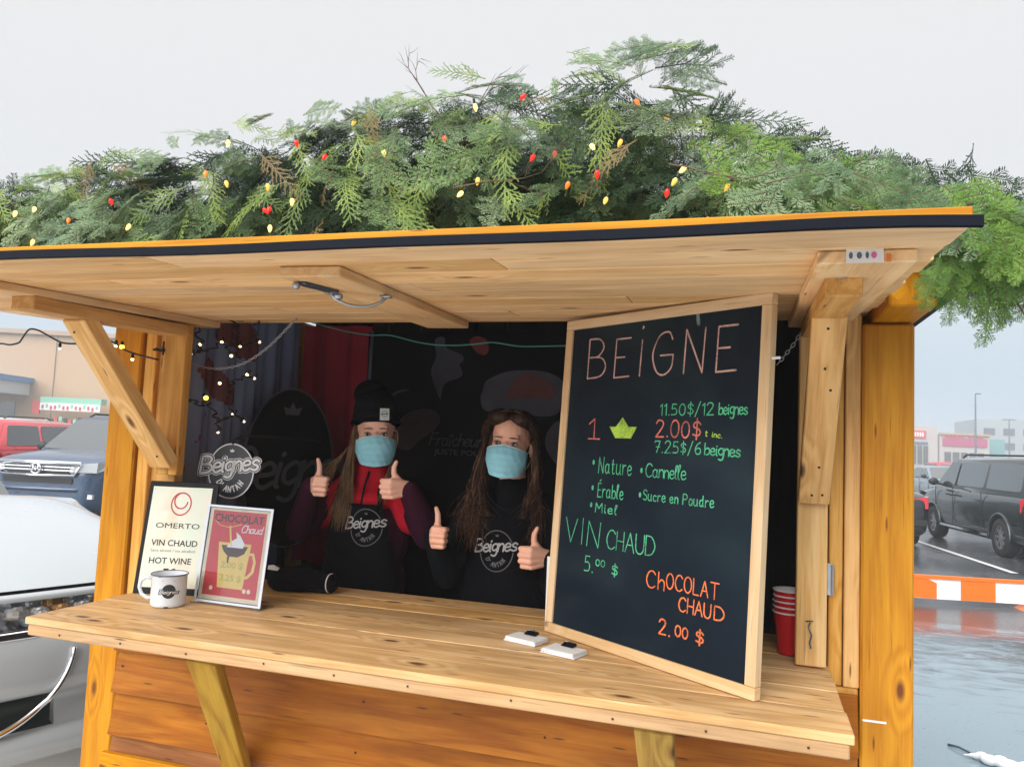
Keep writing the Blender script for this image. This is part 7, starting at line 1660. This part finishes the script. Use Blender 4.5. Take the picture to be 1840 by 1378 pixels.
KIO = Mb @ Matrix.Translation((28.4, -1.6, 0)) @ Matrix.Diagonal((.52, .6, 1, 1))
ks = thing('flower_kiosk', 'low green and red market display before the tan building wall', 'kiosk', KIO.translation)
GRN = plain('kiosk_green', (.25, .55, .42), .6); RDK = plain('kiosk_red', (.60, .08, .07), .6)
for nm_, c, s_, mt in (('roof', (0, 0, 3.35), (8.5, 1.6, .45), GRN), ('sign_board', (0, -.85, 2.85), (8.4, .08, .55), WHITE), ('base', (0, 0, .8), (8.2, 1.4, 1.6), WHITE)): bxm(c, s_, mt, nm_, ks, KIO)
for k_ in range(14): bxm((-3.8 + k_ * .58, -.91, 2.83 + .08 * math.sin(k_ * 2)), (.30, .04, .28), RDK if k_ % 3 != 1 else GRN, 'sign_letter', ks, KIO)
bxm((-4.9, -.5, 2.75), (1.0, .3, 1.0), RDK, 'round_sign', ks, KIO)
for k_ in range(12): bxm((-3.8 + k_ * .66, -.8, 1.85 + .12 * math.sin(k_ * 5)), (.42, .3, .34), (RDK, GRN, PLAST)[k_ % 3], 'display_item', ks, KIO)
# far stores at right in the mist
ds = Vector((.955, .295, 0)).normalized(); As = Vector((19.5, 122.2, 0)); Ms = Matrix(((ds.x, -ds.y, 0, As.x), (ds.y, ds.x, 0, As.y), (0, 0, 1, 0), (0, 0, 0, 1)))
STC = plain('store_cream', (.46, .42, .40), .8); STR = plain('store_sign_red', (.62, .02, .05), .6); STM = plain('store_band_maroon', (.42, .05, .14), .6)
s1 = thing('far_store', 'pale store with a red sign at the edge of the right post', 'building', As)
bxm((3.9, 8, 3.3), (7.6, 16, 6.6), STC, 'wall', s1, Ms); bxm((4.9, -.1, 5.35), (1.95, .2, 1.1), STR, 'sign', s1, Ms)
for k_ in range(4): bxm((4.35 + k_ * .36, -.22, 5.35), (.22, .06, .6), WHITE, 'sign_letter', s1, Ms)
for k_ in range(3): bxm((4.2 + k_ * .85, -.1, 2.4), (.6, .16, 2.6), GLASS, 'window', s1, Ms)
bxm((5.0, -.1, 4.1), (2.4, .14, .35), BLU, 'awning_band', s1, Ms)
s2 = thing('far_store', 'low store with long maroon band and red lettering farther right', 'building', As + ds * 8)
bxm((11.6, 9, 2.75), (7.2, 18, 5.5), STC, 'wall', s2, Ms); bxm((11.6, -.1, 4.45), (6.4, .2, 1.15), STM, 'sign_band', s2, Ms); bxm((11.6, -.12, 5.62), (7.4, .5, .3), TAND, 'coping', s2, Ms)
for k_ in range(10):
    if k_ != 5: bxm((9.0 + k_ * .56, -.2, 5.35), (.36, .1, .42), STR, 'sign_letter', s2, Ms)
for k_ in range(5): bxm((9.1 + k_ * 1.2, -.1, 1.8), (.9, .14, 2.4), GLASS, 'window', s2, Ms)
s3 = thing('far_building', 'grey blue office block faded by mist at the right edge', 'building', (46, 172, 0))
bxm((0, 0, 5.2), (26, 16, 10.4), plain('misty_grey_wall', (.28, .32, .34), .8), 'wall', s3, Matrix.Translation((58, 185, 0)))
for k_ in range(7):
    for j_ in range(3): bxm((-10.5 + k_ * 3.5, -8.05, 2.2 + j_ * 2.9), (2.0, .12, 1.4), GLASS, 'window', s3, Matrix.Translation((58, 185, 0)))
s4 = thing('far_building', 'small teal glazed block between the red store and the office block', 'building', (35.5, 128, 0))
bxm((0, 0, 2.6), (3.2, 4, 5.2), plain('teal_glass', (.12, .30, .30), .3), 'wall', s4, Matrix.Translation((35.6, 133, 0)))
for (x_, y_, h_, lb_, ar) in ((27.0, 106.0, 10.0, 'thin lamp post rising above the maroon banded store', 1), (37.8, 131.0, 8.2, 'lamp post with a cross arm at the far right', 2)):
    t = thing('lamp_post', lb_, 'lamp post', (x_, y_, 0)); m = MB(); m.tube([(x_, y_, 0), (x_, y_, h_)], [.14, .08], 8); m.build('pole', STEEL, t)
    if ar == 2: m = MB(); m.box((x_, y_, h_), (1.8, .25, .14)); m.build('lamp_head', STEEL, t)
    else: m = MB(); m.box((x_ + .3, y_, h_), (.6, .2, .12)); m.build('lamp_head', STEEL, t)
# orange and white barrier
ORB = plain('barrier_orange', (.90, .17, .008), .5, var=.12, scale=6); ORD = plain('barrier_orange_foot', (.72, .17, .05), .5)
br_ = thing('traffic_barrier', 'low orange and white striped barrier lying across the wet lot', 'barrier', (2.2, 9.86, 0))
db = Vector((.985, .19, 0)).normalized(); Mr = Matrix(((db.x, -db.y, 0, 1.40), (db.y, db.x, 0, 9.76), (0, 0, 1, .0), (0, 0, 0, 1)))
bxm((1.35, .02, .175), (2.9, .035, .225), WHITE, 'board', br_, Mr)
bxm((1.35, .02, .305), (2.94, .06, .035), ORB, 'top_rail', br_, Mr)
for k_, (a_, b_) in enumerate(((.10, .74), (1.00, 1.37), (1.70, 2.05), (2.35, 2.72))):
    m = MB(); z1_ = .286
    pl = [(a_, .068), (b_, .068), (b_, .24), (b_ - .10, .284), (a_ + .10, .284), (a_, .26)] if k_ == 0 else [(a_, .066), (b_, .066), (b_, .284), (a_, .284)]
    m.prism(pl, .004, Matrix.Translation((0, -.0025, 0))); obj('stripe', m.mesh('stripe', ORB), br_, Mr)
for x_ in (.1, 1.95): m = MB(); m.prism([(x_ - .32, 0), (x_ + .32, 0), (x_ + .08, .13), (x_ - .08, .13)], .30, Matrix.Translation((0, -.16, 0))); obj('foot', m.mesh('foot', ORD), br_, Mr)
# crumpled white bag on the ground by the frame's bottom edge
wb_ = thing('plastic_bag', 'torn white plastic scrap with dark strap on the pale wet ground at bottom right', 'litter', (1.32, 4.85, 0))
rn = random.Random(2); m = MB()
for (x_, y_, z_, r_) in ((1.30, 4.86, .03, .05), (1.38, 4.82, .03, .07), (1.47, 4.84, .025, .06), (1.36, 4.90, .02, .05)): m.ball((x_, y_, z_), (r_, r_ * .7, .03), 9, 6, Matrix.Rotation(rn.uniform(0, 3), 4, 'Z'))
m.prism([(-.12, 0), (.02, -.02), (.0, .04)], .02, Matrix.Translation((1.29, 4.9, .02)))
obj('bag_skin', remesh(m, 'bag_skin', .012, 1, WHITE), wb_)
m = MB(); m.tube([(1.15, 5.08, .012), (1.19, 5.03, .022), (1.24, 4.97, .016), (1.28, 4.92, .03)], .007, 6); m.build('strap', STEEL, wb_, smooth=True)

# ------------------------------------------------------------------ mist over the lot
hz_ = bpy.data.materials.new('mist'); hz_.use_nodes = True; nt = hz_.node_tree; nt.nodes.clear()
o_ = nt.nodes.new('ShaderNodeOutputMaterial'); pv = nt.nodes.new('ShaderNodeVolumePrincipled'); pv.inputs['Color'].default_value = (.90, .95, 1.0, 1); pv.inputs['Density'].default_value = .0032; pv.inputs['Anisotropy'].default_value = .2
nt.links.new(pv.outputs[0], o_.inputs['Volume'])
m = MB(); m.box((0, 150, 5.0), (1000, 1000, 12.0)); ho = m.build('haze', hz_, None); tag(ho, kind='stuff')
